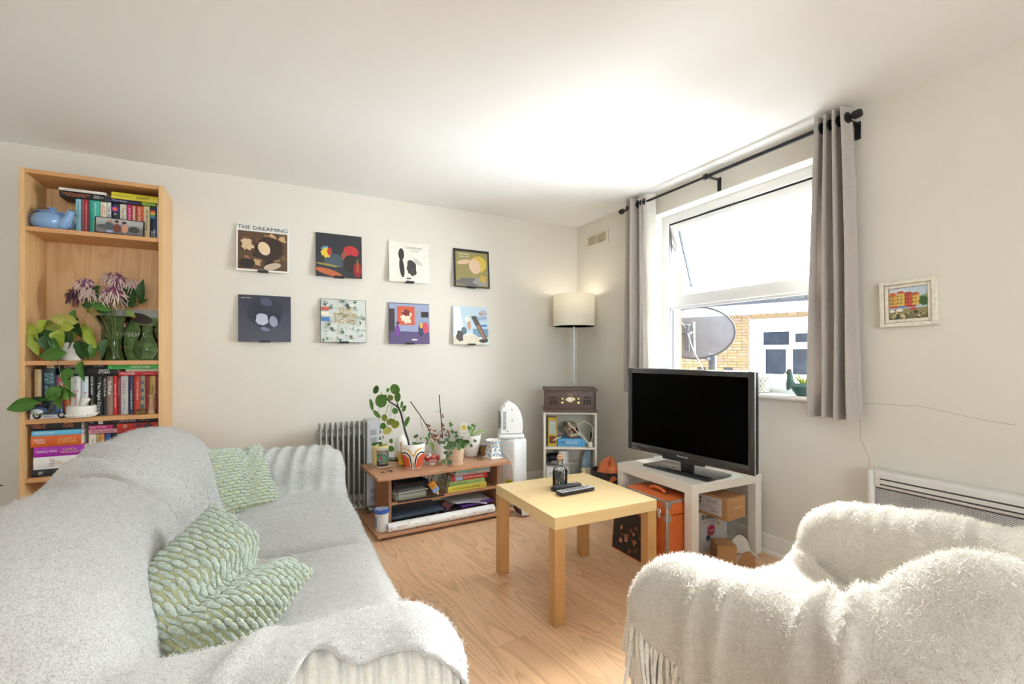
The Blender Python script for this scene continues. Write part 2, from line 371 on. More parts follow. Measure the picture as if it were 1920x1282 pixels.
# hairline cracks in the right wall's plaster and a ceiling paper seam
CRK = mat('plaster_crack', (176, 165, 142), 0.95)
def crack(pts, parent=None, w=0.0009):
    p = [onX(x, y, -0.0002) for x, y in pts]; return MB().tube(p, w, 4)
cm = crack([(1609, 755), (1640, 757), (1670, 758), (1700, 761), (1720, 760), (1760, 769), (1800, 778), (1860, 790), (1905, 797)])
cm.build('plaster_crack', CRK, bpy.data.objects['wall_right'])
crack([(1611, 783), (1614, 800), (1613, 820), (1622, 840), (1630, 860), (1631, 876)]).build('plaster_crack', CRK, bpy.data.objects['wall_right'])

# ------------------------------------------------------------------ window_1 (right wall): frame, transom, tilted top sash, fixed lower pane, sill
win = bpy.data.objects.new('window_1', None); COL.objects.link(win); struct(win)
GASK = mat('rubber_gasket_dark', (52, 54, 58), 0.7)
FXa, FXb = 0.10, 0.165                                  # frame depth range
TZ0, TZ1 = 1.468, 1.552
mb = MB()
def bar(mb, y0, y1, z0, z1, x0=FXa, x1=FXb, r=0.006): mb.rbox(x0, x1, y0, y1, z0, z1, r, 2)
bar(mb, OY1 - 0.058, OY1, OZ0, OZ1); bar(mb, OY0, OY0 + 0.058, OZ0, OZ1)
bar(mb, OY0 + 0.05, OY1 - 0.05, OZ1 - 0.062, OZ1); bar(mb, OY0 + 0.05, OY1 - 0.05, OZ0, OZ0 + 0.085)
mb.build('frame', UPVC, win)
mb = MB(); bar(mb, OY0 + 0.035, OY1 - 0.035, TZ0, TZ1, 0.096, 0.168, 0.014); mb.build('transom', UPVC, win)
mb = MB(); a, b = OY0 + 0.058, OY1 - 0.058
for q in ((a, a + 0.016, OZ0 + 0.08, TZ0), (b - 0.016, b, OZ0 + 0.08, TZ0)): bar(mb, *q, 0.118, 0.15, 0.003)
bar(mb, a, b, TZ0 - 0.016, TZ0 + 0.002, 0.118, 0.15, 0.003); bar(mb, a, b, OZ0 + 0.08, OZ0 + 0.098, 0.118, 0.15, 0.003)
mb.build('glazing_bead', UPVC, win)
MB().box(0.131, 0.137, a + 0.008, b - 0.008, OZ0 + 0.09, TZ0 - 0.006).build('pane', GLASS, win, False)
mb = MB()
for q in ((a + 0.015, a + 0.019, OZ0 + 0.095, TZ0 - 0.014), (b - 0.019, b - 0.015, OZ0 + 0.095, TZ0 - 0.014)): mb.box(0.128, 0.14, *q)
mb.box(0.128, 0.14, a + 0.015, b - 0.015, TZ0 - 0.018, TZ0 - 0.014); mb.build('gasket', GASK, win, False)
# opening sash, hinged at its top edge and pushed out at the bottom
SZ, SH = OZ1 - 0.066, OZ1 - 0.066 - TZ1 - 0.002
sash_rot = (0, R(-17.5), 0); hinge = (0.135, 0, SZ)
a, b = OY0 + 0.062, OY1 - 0.062
mb = MB()
def sbar(y0, y1, z0, z1): mb.rbox(-0.028, 0.03, y0, y1, z0, z1, 0.006, 2)
sbar(a, a + 0.055, -SH, 0); sbar(b - 0.055, b, -SH, 0); sbar(a + 0.05, b - 0.05, -0.055, 0); sbar(a + 0.05, b - 0.05, -SH, -SH + 0.055)
sash = mb.build('sash', UPVC, win, True, hinge, sash_rot)
MB().box(-0.003, 0.003, a + 0.05, b - 0.05, -SH + 0.05, -0.05).build('pane', GLASS, sash, False)
mb = MB()
for q in ((b - 0.061, b - 0.054, -SH + 0.055, -0.055), (a + 0.054, a + 0.058, -SH + 0.055, -0.055)): mb.box(-0.012, 0.012, *q)
mb.build('gasket', GASK, sash, False)
MB().rbox(-0.043, -0.027, -1.63, -1.33, -0.036, -0.014, 0.009, 3).rbox(-0.049, -0.04, -1.485, -1.475, -0.03, -0.02, 0.003, 2).build('trickle_vent', UPVC, sash)
mb = MB().rbox(-0.05, -0.026, -1.585, -1.545, -SH + 0.015, -SH + 0.04, 0.006, 2).tube([(-0.045, -1.565, -SH + 0.03), (-0.062, -1.565, -SH + 0.04), (-0.066, -1.562, -SH + 0.09), (-0.064, -1.56, -SH + 0.14)], [0.009, 0.009, 0.008, 0.007], 8)
mb.build('handle', UPVC, sash)
mb = MB().tube([(0.125, OY1 - 0.06, SZ - 0.005), (0.13, OY1 - 0.064, SZ - 0.14), (0.175, OY1 - 0.064, SZ - 0.2)], 0.005, 6).box(0.11, 0.135, OY1 - 0.064, OY1 - 0.058, SZ - 0.26, SZ)
mb.build('friction_stay', mat('metal_dull', (120, 118, 112), 0.4, 0.8), win)
mb = MB().box(0.112, 0.14, OY0 + 0.06, OY1 - 0.06, SZ - 0.001, SZ + 0.004); mb.build('hinge_gasket', GASK, win, False)
# plastered reveal lining and the window board
struct(MB().box(-0.0008, FXa + 0.002, OY1 - 0.004, OY1 + 0.001, OZ0, OZ1).box(-0.0008, FXa + 0.002, OY0 - 0.001, OY0 + 0.004, OZ0, OZ1).box(-0.0008, FXa + 0.002, OY0, OY1, OZ1 - 0.004, OZ1 + 0.001).build('trim_1', PLAST, None, False))
struct(MB().rbox(-0.04, FXa + 0.01, OY0 - 0.03, OY1 + 0.03, OZ0 - 0.012, OZ0 + 0.014, 0.011, 3).build('trim_2', mat('sill_gloss_white', (238, 236, 230), 0.35, var=0.015)))
SILL = OZ0 + 0.014
struct(MB().box(WT, WT + 0.03, YF - 0.2, OY0, -3, H + 0.6).box(WT, WT + 0.03, OY1, 0.4, -3, H + 0.6).box(WT, WT + 0.03, OY0, OY1, -3, OZ0).box(WT, WT + 0.03, OY0, OY1, OZ1, H + 0.6).build('wall_bounce_dark', mat('bounce_slab_brown', (92, 72, 58), 0.95, var=0.2, vs=9), None, False))  # unseen dark slab added to cut the light bouncing onto the dish
# unseen window added in the wall behind the camera to let in fill light
w2 = bpy.data.objects.new('fill_window', None); COL.objects.link(w2); struct(w2)
mb = MB()
for q in ((FX0, FX0 + 0.07, FZ0, FZ1), (FX1 - 0.07, FX1, FZ0, FZ1), (-2.335, -2.265, FZ0, FZ1)): mb.box(q[0], q[1], YF - 0.16, YF - 0.09, q[2], q[3])
mb.box(FX0, FX1, YF - 0.16, YF - 0.09, FZ0, FZ0 + 0.07).box(FX0, FX1, YF - 0.16, YF - 0.09, FZ1 - 0.07, FZ1); mb.build('frame', UPVC, w2)
for q in ((FX0 + 0.06, -2.33), (-2.27, FX1 - 0.06)): MB().box(q[0], q[1], YF - 0.128, YF - 0.122, FZ0 + 0.06, FZ1 - 0.06).build('pane', GLASS, w2, False)

# ------------------------------------------------------------------ curtain rod and curtains
BLK = mat('metal_black', (34, 35, 38), 0.45, 0.3)
RX, RZ = -0.09, 2.235
rod = T('curtain_rod', 'thin black metal curtain rod on brackets above the window', 'curtain rod', (RX, -1.555, RZ))
MB().tube([(0, 0.0, 0), (0, 0.83, 0)], 0.0085, 10).build('pole', BLK, rod); MB().tube([(0, -0.83, 0), (0, 0.02, 0)], 0.0112, 10).build('pole', BLK, rod)
for s in (1, -1):
    MB().lathe([(0.009, 0), (0.012, 0.004), (0.019, 0.012), (0.02, 0.032), (0.017, 0.042), (0.006, 0.046)], 14).build('finial', BLK, rod, True, (0, s * 0.8, 0), (R(-90 * s), 0, 0))
MB().lathe([(0.011, -0.012), (0.018, -0.01), (0.018, 0.01), (0.011, 0.012)], 12).build('joint_collar', BLK, rod, True, (0, 0.03, 0), (R(90), 0, 0))
for y in (0.765, 0.0, -0.785):
    b = MB().rbox(0.082, 0.0895, y - 0.013, y + 0.013, -0.085, 0.0, 0.002, 1).rbox(-0.008, 0.089, y - 0.012, y + 0.012, -0.018, -0.011, 0.002, 1).rbox(-0.016, 0.016, y - 0.01, y + 0.01, -0.02, -0.009, 0.003, 1)
    b.build('bracket', BLK, rod)
CURT = fabric('curtain_taupe', (202, 194, 188), (186, 177, 170), 420, 0.2, 0.7, 60, trans=0.24, sheen=0.2)
LINI = fabric('curtain_lining_white', (240, 237, 230), (226, 222, 214), 420, 0.15, 0.7, 60, trans=0.4, sheen=0.1)
def curtain(name, label, y0, y1, z0, z1, spread, folds, amp, ph, seed):
    t = T(name, label, 'curtain', (RX, (y0 + y1) / 2, z0), 0, 'pair of taupe eyelet curtains'); n = folds * 18 + 1
    r = random.Random(seed); offs = [r.uniform(-0.16, 0.16) for _ in range(folds + 2)]
    def fn(u, v, d=0.0):
        ww = (y1 - y0) * lerp(1.0, spread, (1 - v) ** 0.8); k = u * folds
        a = amp * (0.8 + 0.35 * math.sin(3 * k + seed)) * lerp(1.12, 0.95, v)
        s = math.sin(2 * math.pi * (k + ph + offs[int(k) % len(offs)] * 0.35 * math.sin(math.pi * (k % 1)))); s = math.copysign(abs(s) ** 0.72, s)
        hem = 0.004 * math.sin(9 * u * folds) * (1 - v) if v < 0.02 else 0
        return (a * s + d, (u - 0.5) * ww + 0.006 * math.sin(5 * v + 7 * u) * (1 - v), v * (z1 - z0) + hem)
    mb = MB().grid(lambda u, v: fn(u, v), n, 26); nn = len(mb.v)
    mb.grid(lambda u, v: fn(u, v, 0.0025), n, 26)
    mb.f = mb.f[:len(mb.f) // 2] + [f[::-1] for f in mb.f[len(mb.f) // 2:]]
    mb.build('cloth', CURT, t, True, ang=80)
    for i in range(folds * 2):
        u = (i + 0.25) / (folds * 2)
        y = (u - 0.5) * (y1 - y0)
        mb = MB(); mb.lathe([(0.018, -0.004), (0.026, -0.003), (0.027, 0.0), (0.026, 0.003), (0.018, 0.004)], 16)
        mb.build('eyelet', BLK, t, True, (0.0, y, RZ - z0), (R(90), R(25 * (1 if i % 2 else -1)), 0))
    return t
lc = curtain('curtain', 'taupe eyelet curtain with pale lining, hanging near the floor lamp corner', -1.0, -0.785, 0.845, 2.285, 1.22, 3, 0.045, 0.05, 3)
rc = curtain('curtain', 'taupe eyelet curtain hanging on the picture side of the window', -2.345, -2.19, 0.812, 2.288, 1.62, 4, 0.05, 0.3, 5)
# pale lining edge of the far curtain, turned to the window
mb = MB()
def lf(u, v): 
    return (lerp(-0.02, 0.035, u) + 0.01 * math.sin(6 * u + 2 * v), lerp(-0.08, -0.152, u) * lerp(1.12, 1.0, v) - 0.004 * math.sin(9 * v), lerp(0.0, 1.44, v))
mb.grid(lf, 8, 24); mb.grid(lambda u, v: (lf(u, v)[0] + 0.002, lf(u, v)[1] + 0.002, lf(u, v)[2]), 8, 24); mb.build('lining', LINI, lc, True, ang=80)

# ------------------------------------------------------------------ outside: brick house across the way, dish on this house
BR = [mat('brick_%s' % n, c, 0.9, var=0.14, vs=25, bump=0.3, bs=90) for n, c in (('yellow', (112, 93, 66)), ('gold', (120, 96, 62)), ('buff', (118, 102, 80)), ('pink', (114, 92, 78)), ('soot', (46, 43, 43)))]
MORT = mat('mortar_grey', (94, 88, 79), 0.95, var=0.1)
WHT = mat('render_white', (240, 240, 238), 0.8, var=0.02)
wdir = Vector((-0.373, 0.927, 0)).normalized()
base = onD(1450, 668, 11.6); base.z = 0
house = T('brick_house', 'yellow brick house across the way with white window surround', 'building', base, math.atan2(wdir.y, wdir.x) + math.pi)
# local +x runs from the far left of the view to the right, local y faces away from us
hm = house.rotation_euler.z; hinv = (Matrix.Translation(base) @ Matrix.Rotation(hm, 4, 'Z')).inverted()
def onH(px, py):                                         # pixel on the house's wall plane, in its local frame
    r = _ray(px, py); c0 = hinv @ CAM; d = hinv.to_3x3() @ r; t = -c0.y / d.y; return c0 + d * t
e0 = onH(1512, 583); w0 = onH(1408, 600); w1 = onH(1512, 720)
EAVE = e0.z
gz0 = onH(1428, 706).z; 
sx0, sx1 = onH(1406, 650).x, onH(1406, 650).x + 2.1; sz1 = onH(1408, 599).z; sz0 = gz0 - 0.35
gx0 = onH(1424, 650).x; gx1 = gx0 + 1.45; gz1 = onH(1424, 617).z
wallb = MB().box(-7, sx0, 0.012, 0.5, -5, EAVE).box(sx1, 5, 0.012, 0.5, -5, EAVE).box(sx0, sx1, 0.012, 0.5, sz1 - 0.02, EAVE).box(sx0, sx1, 0.012, 0.5, -5, sz0)
FARB, fn_, fp_ = nt('far_brickwork'); tc_ = N(fn_, 'ShaderNodeTexCoord'); sx_ = N(fn_, 'ShaderNodeSeparateXYZ'); cb_ = N(fn_, 'ShaderNodeCombineXYZ'); bt_ = N(fn_, 'ShaderNodeTexBrick', i_Scale=1.0, i_Mortar_Size=0.006, i_Brick_Width=0.226, i_Row_Height=0.0755)
bt_.inputs['Color1'].default_value = lin((112, 93, 66)); bt_.inputs['Color2'].default_value = lin((120, 100, 78)); bt_.inputs['Mortar'].default_value = lin((94, 88, 79)); fp_.inputs['Roughness'].default_value = 0.95
fn_.links.new(tc_.outputs['Object'], sx_.inputs[0]); fn_.links.new(sx_.outputs['X'], cb_.inputs['X']); fn_.links.new(sx_.outputs['Z'], cb_.inputs['Y']); fn_.links.new(cb_.outputs[0], bt_.inputs['Vector']); fn_.links.new(bt_.outputs['Color'], fp_.inputs['Base Color'])
wallo = wallb.build('brick_wall', FARB, house, False)
vis0, vis1 = onH(1262, 700).x, onH(1516, 700).x
CH, BL, BH = 0.0755, 0.226, 0.0655; zlow = onH(1300, 706).z
bmesh_b = None; cnt = 0; k = 0; z = EAVE - CH
rb = random.Random(3)
while z > zlow and cnt < 300:
    x = vis0 - (BL / 2 if k % 2 else 0); low = (EAVE - z) / (EAVE - zlow)
    while x < vis1:
        l = BL if rb.random() < 0.8 else BL * 0.5
        if not (x + l > sx0 and x < sx1 and z < sz1):
            soot = low > 0.84
            mi = (4 if rb.random() < 0.4 else rb.choice([1, 2, 3])) if soot else rb.choice([0, 0, 0, 1, 1, 2, 3])
            key = ('half' if l < BL else 'full', mi)
            if key not in _tc:
                m_ = MB().rbox(0.004, l - 0.006, 0, 0.06, 0, BH, 0.006, 1); o = m_.build('brick', BR[mi], wallo, True, (x, rb.uniform(-0.004, 0.004), z)); _tc[key] = o
            else: again(_tc[key], wallo, (x, rb.uniform(-0.005, 0.004), z))
            cnt += 1
        x += l
    z -= CH; k += 1
surr = MB().box(sx0, gx0, -0.03, 0.15, sz0, sz1).box(gx1, sx1, -0.03, 0.15, sz0, sz1).box(gx0, gx1, -0.03, 0.15, gz1, sz1).box(gx0 - 0.05, gx1 + 0.05, -0.07, 0.15, sz0 - 0.05, gz0)
surr.build('window_surround', WHT, house, False)
hw = MB(); mid = gx0 + 0.68
for q in ((gx0, gx0 + 0.07, gz0, gz1), (mid - 0.035, mid + 0.035, gz0, gz1), (gx1 - 0.07, gx1, gz0, gz1)): hw.box(q[0], q[1], 0.05, 0.12, q[2], q[3])
tz = lerp(gz0, gz1, 0.62)
for q in ((gz0, gz0 + 0.07), (tz - 0.05, tz + 0.05), (gz1 - 0.07, gz1)): hw.box(gx0 + 0.06, gx1 - 0.06, 0.05, 0.12, q[0], q[1])
for q in ((mid + 0.03, gx1 - 0.065, gz1 - 0.13, gz1 - 0.06), (mid + 0.03, mid + 0.09, tz, gz1 - 0.07), (gx1 - 0.13, gx1 - 0.06, tz, gz1 - 0.07), (mid + 0.03, gx1 - 0.065, tz + 0.05, tz + 0.11)): hw.box(q[0], q[1], 0.04, 0.11, q[2], q[3])
for q in ((gx0 + 0.06, gx0 + 0.12, gz0 + 0.06, tz - 0.05), (mid - 0.1, mid - 0.03, gz0 + 0.06, tz - 0.05)): hw.box(q[0], q[1], 0.045, 0.115, q[2], q[3])
hwo = hw.build('window', UPVC, house, False)
DG = mat('dark_window_glass', (32, 37, 47), 0.12, var=0.35, vs=3.0, spec=0.15)
for q in ((gx0 + 0.03, mid, tz, gz1 - 0.03), (mid, gx1 - 0.03, tz, gz1 - 0.03), (gx0 + 0.03, mid, gz0 + 0.03, tz), (mid, gx1 - 0.03, gz0 + 0.03, tz)):
    MB().box(q[0], q[1], 0.085, 0.095, q[2], q[3]).build('pane', DG, hwo, False)
fz0, fz1 = EAVE, onH(1512, 562).z
MB().box(-7, 5, -0.16, 0.05, fz0 - 0.01, fz1).build('fascia', mat('fascia_white', (236, 236, 236), 0.7, var=0.05, vs=9), house, False)
GUT = mat('gutter_dark', (44, 45, 54), 0.6, var=0.2, vs=5)
MB().add([(x, -0.17 - 0.06 + 0.06 * math.cos(t), fz1 + 0.02 + 0.06 * math.sin(t)) for x in (-7, 5) for t in [math.pi + math.pi * i / 8 for i in range(9)]], [(i, i + 1, 10 + i, 9 + i) for i in range(8)]).build('gutter', GUT, house)
rz1 = onH(1512, 549).z
MB().box(-7, 5, -0.19, 0.35, fz1 - 0.005, max(rz1, fz1 + 0.17)).build('roof_edge', mat('roof_concrete_mottled', (88, 87, 85), 0.95, var=0.7, vs=16), house, False)
# satellite dish seen from behind: fine grey mesh dish with its bracket, arm and cables
dish = T('satellite_dish', 'grey mesh satellite dish outside the window, seen from behind', 'satellite dish', onD(1303, 624, 4.1), R(-60))
DM = mat('dish_mesh_grey', (78, 81, 90), 0.9, 0.0, var=0.06, vs=20)
n_ = DM.node_tree; p_ = n_.nodes['Principled BSDF']; tr = N(n_, 'ShaderNodeBsdfTransparent'); mx = N(n_, 'ShaderNodeMixShader'); mx.inputs[0].default_value = 0.14
n_.links.new(p_.outputs[0], mx.inputs[1]); n_.links.new(tr.outputs[0], mx.inputs[2]); n_.links.new(mx.outputs[0], n_.nodes['Material Output'].inputs[0])
mb = MB().grid(lambda u, v: ((0.02 + 0.3 * v) * math.cos(2 * math.pi * u), -0.07 * (1 - v * v), 0.225 * (0.05 + 0.95 * v) * math.sin(2 * math.pi * u)), 48, 9, cu=True); mb.build('reflector', DM, dish, True)
mb = MB().tube([(0.32 * math.cos(2 * math.pi * i / 48), 0.0, 0.225 * math.sin(2 * math.pi * i / 48)) for i in range(49)], 0.008, 6, False); mb.build('rim', mat('dish_rim_grey', (46, 47, 52), 0.6), dish)
GM = mat('galvanised_grey', (70, 73, 79), 0.5, 0.5, var=0.1)
MB().rbox(-0.2, -0.02, -0.13, -0.05, -0.005, 0.07, 0.005, 1).rbox(-0.06, -0.02, -0.12, -0.04, -0.16, 0.05, 0.005, 1).build('mounting_bracket', GM, dish)
MB().tube([(0.01, -0.09, 0.09), (0.012, -0.095, -0.02), (0.01, -0.06, -0.2)], 0.011, 8).build('strut', mat('strut_pale', (120, 124, 130), 0.5), dish)
MB().tube([(-0.18, -0.09, 0.03), (-0.35, -0.25, 0.03), (-0.36, -0.5, 0.03)], 0.02, 10).build('wall_arm', GM, dish)
MB().tube([(0.09, 0.0, -0.21), (0.13, 0.09, -0.25), (0.135, 0.12, -0.26)], 0.02, 8).rbox(0.1, 0.16, 0.04, 0.1, -0.36, -0.18, 0.01, 2).build('feed_arm', GM, dish)
MB().tube(bez([(-0.2, -0.12, 0.12), (-0.1, -0.13, 0.14), (0.02, -0.13, 0.05), (-0.04, -0.13, -0.02), (-0.02, -0.11, -0.2), (0.02, -0.08, -0.24), (0.1, 0, -0.2), (0.08, 0, -0.4), (0.1, 0, -0.6)], 30), 0.005, 6).build('cable', mat('cable_white', (150, 150, 150), 0.5), dish)
# ================================================================== sofa, armchair, throws, cushions
CORD = fabric('corduroy_cream', (232, 228, 220), (214, 208, 198), 300, 0.35, 0.6, 45)
THROW_S = fabric('throw_wool_oatmeal', (204, 203, 201), (168, 166, 163), 330, 0.6, 0.8, 60)
THROW_C = fabric('throw_wool_cream', (208, 201, 190), (184, 176, 164), 360, 0.6, 0.7, 70)
PILE_S = fabric('throw_fibre_oatmeal', (226, 225, 223), (206, 204, 201), 200, 0.0, 0.7, 60, trans=0.55, sheen=0.0); PILE_C = fabric('throw_fibre_cream', (230, 225, 216), (212, 205, 194), 200, 0.0, 0.7, 60, trans=0.55, sheen=0.0)
FOOT = mat('furniture_foot_dark', (60, 46, 36), 0.5)
def smooth_hem(V, F, n=6):
    """even out the cut edge of a draped sheet"""
    E = np.sort(np.concatenate([F[:, [0, 1]], F[:, [1, 2]], F[:, [2, 3]], F[:, [3, 0]]]), 1); u, c = np.unique(E, axis=0, return_counts=True); B = u[c == 1]
    for _ in range(n):
        S = np.zeros_like(V); k = np.zeros(len(V)); np.add.at(S, B[:, 0], V[B[:, 1]]); np.add.at(S, B[:, 1], V[B[:, 0]]); np.add.at(k, B[:, 0], 1); np.add.at(k, B[:, 1], 1)
        m = k >= 2; V[m] = 0.5 * V[m] + 0.5 * S[m] / k[m][:, None]
    return V
def pile(V, F, n, length, seed, m_, parent):
    """woolly nap of a throw: loose fibres standing off the cloth"""
    r = np.random.RandomState(seed); a, b, c, d = (V[F[:, i]] for i in range(4)); nr = np.cross(c - a, d - b); ar = np.linalg.norm(nr, axis=1); nr /= np.maximum(ar, 1e-9)[:, None]
    k = r.choice(len(F), n, p=ar / ar.sum()); s, t = r.rand(n, 1), r.rand(n, 1); P = a[k] * (1 - s) * (1 - t) + b[k] * s * (1 - t) + c[k] * s * t + d[k] * (1 - s) * t
    rnd = r.normal(size=(n, 3)); D = nr[k] * r.uniform(0.25, 0.9, (n, 1)) + rnd * 0.55; D /= np.linalg.norm(D, axis=1)[:, None]; L = length * r.uniform(0.4, 1.25, (n, 1)); S = np.cross(D, r.normal(size=(n, 3))); S *= 0.00024 / np.linalg.norm(S, axis=1)[:, None]
    W_ = np.stack([P - S - nr[k] * 0.001, P + S - nr[k] * 0.001, P + D * L * 0.6 + S * 0.8, P + D * L + rnd * 0.0015], 1).reshape(-1, 3)
    o = link('pile', np_mesh('pile', W_, np.arange(4 * n).reshape(-1, 4), m_), parent, False); o['kind'] = 'stuff'; return o
# ---- sofa: stands along the left side, facing the television
def s_back(X, Y, Z): return sd_box(X, Y, Z, (-3.01, -1.82, 0.38), (0.13, 0.97, 0.35), 0.11)
def s_seat(X, Y, Z): return sd_box(X, Y, Z, (-2.56, -1.82, 0.25), (0.39, 0.85, 0.20), 0.075)
def s_arm(X, Y, Z, y0): return sd_box(X, Y, Z, (-2.605, y0, 0.335), (0.44, 0.132, 0.285 + (0.02 if y0 > -2 else 0)), 0.125)
def s_cush(X, Y, Z, yc, hy, top, xc):
    x2 = X + 0.30 * (Z - 0.5); t2 = Z - 0.05 * np.cos((Y - yc) / hy * 1.5) 
    return sd_box(x2, Y, t2, (xc, yc, (top + 0.36) / 2 - 0.03), (0.15, hy, (top - 0.36) / 2), 0.14)
def sofa_f(X, Y, Z):
    d = smin(s_back(X, Y, Z), s_seat(X, Y, Z), 0.05)
    d = smin(d, s_arm(X, Y, Z, -0.95), 0.07); d = smin(d, s_arm(X, Y, Z, -2.69), 0.06)
    c = smin(s_cush(X, Y, Z, -1.52, 0.45, 0.82, -2.83), s_cush(X, Y, Z, -2.31, 0.40, 0.79, -2.84), 0.05)
    d = smin(d, c, 0.045)
    top = np.clip((Z - 0.3) * 8, 0, 1)
    d = d + fold(X, Y, (-2.75, -1.82), (-2.12, -1.83), 0.022, 0.03) * top                     # gap between the seat cushions
    # gathers and drag lines of the throw
    d = d - fold(X, Y, (-3.15, -1.62), (-2.88, -1.78), 0.03, 0.022) * top - fold(X, Y, (-3.15, -1.78), (-2.8, -1.98), 0.028, 0.03) * top
    d = d - fold(X, Y, (-3.15, -1.93), (-2.78, -2.12), 0.03, 0.018) * top
    for k in range(7):
        d = d - fold(X, Y, (-2.66 + 0.07 * k, -1.12 - 0.03 * (k % 2)), (-2.52 + 0.06 * k, -0.84), 0.014, 0.012) * top
    for k in range(4): d = d - fold(X, Y, (-2.70 + 0.03 * k, -1.16 - 0.05 * k), (-2.28, -1.05 - 0.07 * k), 0.013, 0.009) * top
    for k in range(4): d = d - fold(X, Y, (-2.30, -2.42 + 0.05 * k), (-2.62, -2.44 + 0.03 * k), 0.012, 0.004) * top
    d = d - fold(X, Y, (-2.62, -2.80), (-2.47, -2.55), 0.02, 0.012) * top
    return d - 0.0035 * wobble(X, Y, Z, 26, 3) - 0.004 * wobble(X, Y, Z, 11, 5)
def hem_of(x): return np.interp(x, [-3.2, -2.75, -2.65, -2.552, -2.50, -2.46, -2.425, -2.395, -2.37, -2.33, -2.279, -2.24, -2.209, -2.188, -2.175, -2.16, -2.14, -2.1],
                                   [0.496, 0.541, 0.561, 0.588, 0.592, 0.616, 0.620, 0.603, 0.596, 0.603, 0.600, 0.576, 0.541, 0.506, 0.466, 0.416, 0.356, 0.296])
V, F = isosurface(sofa_f, (-3.22, -2.88, 0.02), (-2.06, -0.76, 0.94), 0.0125)
below = (V[:, 1] < -2.715) & (V[:, 2] < hem_of(V[:, 0])); low = V[:, 2] < 0.045
F = F[~((below | low)[F].all(1))]
mv = np.zeros(len(V), bool); mv[F.ravel()] = True; mv &= below
V[mv, 2] = np.maximum(V[mv, 2], np.minimum(hem_of(V[mv, 0]), V[mv, 2] + 0.014))
near = (V[:, 1] < -2.69); dh = np.clip(1 - (V[:, 2] - hem_of(V[:, 0])) / 0.05, 0, 1) * near
V[:, 1] -= dh ** 2 * (0.010 + 0.008 * np.sin(V[:, 0] * 52))
used = np.unique(F); rem = -np.ones(len(V), int); rem[used] = np.arange(len(used))
SV, SF = smooth_hem(V[used], rem[F]), rem[F]
st_ = T('sofa_throw', 'oatmeal wool throw draped over the whole sofa', 'throw', (0, 0, 0))
th = link('cloth', np_mesh('cloth', SV, SF, THROW_S), st_, False)
pile(SV, SF, 130000, 0.009, 4, PILE_S, st_)
sm = th.modifiers.new('thickness', 'SOLIDIFY'); sm.thickness = 0.006; sm.offset = -1
# the sofa underneath
sofa = T('sofa', 'cream corduroy two seat sofa showing its ribbed arm under the throw', 'sofa', (0, 0, 0))
def soft(f, lo, hi, h, name, parent, off=0.02, m=CORD):
    V, F = isosurface(lambda X, Y, Z: f(X, Y, Z) + off, lo, hi, h); return link(name, np_mesh(name, V, F, m), parent, False)
def rib_arm(X, Y, Z):
    w = np.clip((-2.67 - Y) / 0.05, 0, 1); xx = X + 0.006 * np.sin(Z * 17) + 0.004 * np.sin(X * 40)
    return s_arm(X, Y, Z, -2.69) + 0.013 - 0.017 * w * (np.abs(np.sin(math.pi * xx / 0.029)) ** 0.85 - 0.6)
V, F = isosurface(rib_arm, (-3.08, -2.85, 0.03), (-2.12, -2.52, 0.68), 0.0055); link('arm', np_mesh('arm', V, F, CORD), sofa, False)
soft(lambda X, Y, Z: s_arm(X, Y, Z, -0.95), (-3.08, -1.1, 0.03), (-2.12, -0.8, 0.68), 0.025, 'arm', sofa)
soft(s_back, (-3.16, -2.82, 0.0), (-2.85, -0.82, 0.76), 0.03, 'backrest', sofa, 0.025)
for y0, y1 in ((-2.62, -1.84), (-1.82, -1.02)):
    soft(lambda X, Y, Z: np.maximum(s_seat(X, Y, Z), np.maximum(y0 - Y, Y - y1)), (-2.97, y0 - 0.03, 0.0), (-2.12, y1 + 0.03, 0.5), 0.03, 'seat_cushion', sofa, 0.03)
soft(lambda X, Y, Z: s_cush(X, Y, Z, -1.52, 0.45, 0.82, -2.83), (-3.2, -2.02, 0.3), (-2.5, -1.02, 0.95), 0.03, 'back_cushion', sofa, 0.03)
soft(lambda X, Y, Z: s_cush(X, Y, Z, -2.31, 0.40, 0.79, -2.84), (-3.2, -2.75, 0.3), (-2.5, -1.86, 0.95), 0.03, 'back_cushion', sofa, 0.03)
for x in (-3.02, -2.24):
    for y in (-2.68, -0.96): MB().lathe([(0.022, 0), (0.028, 0.06)], 12, (x, y, 0)).build('foot', FOOT, sofa)

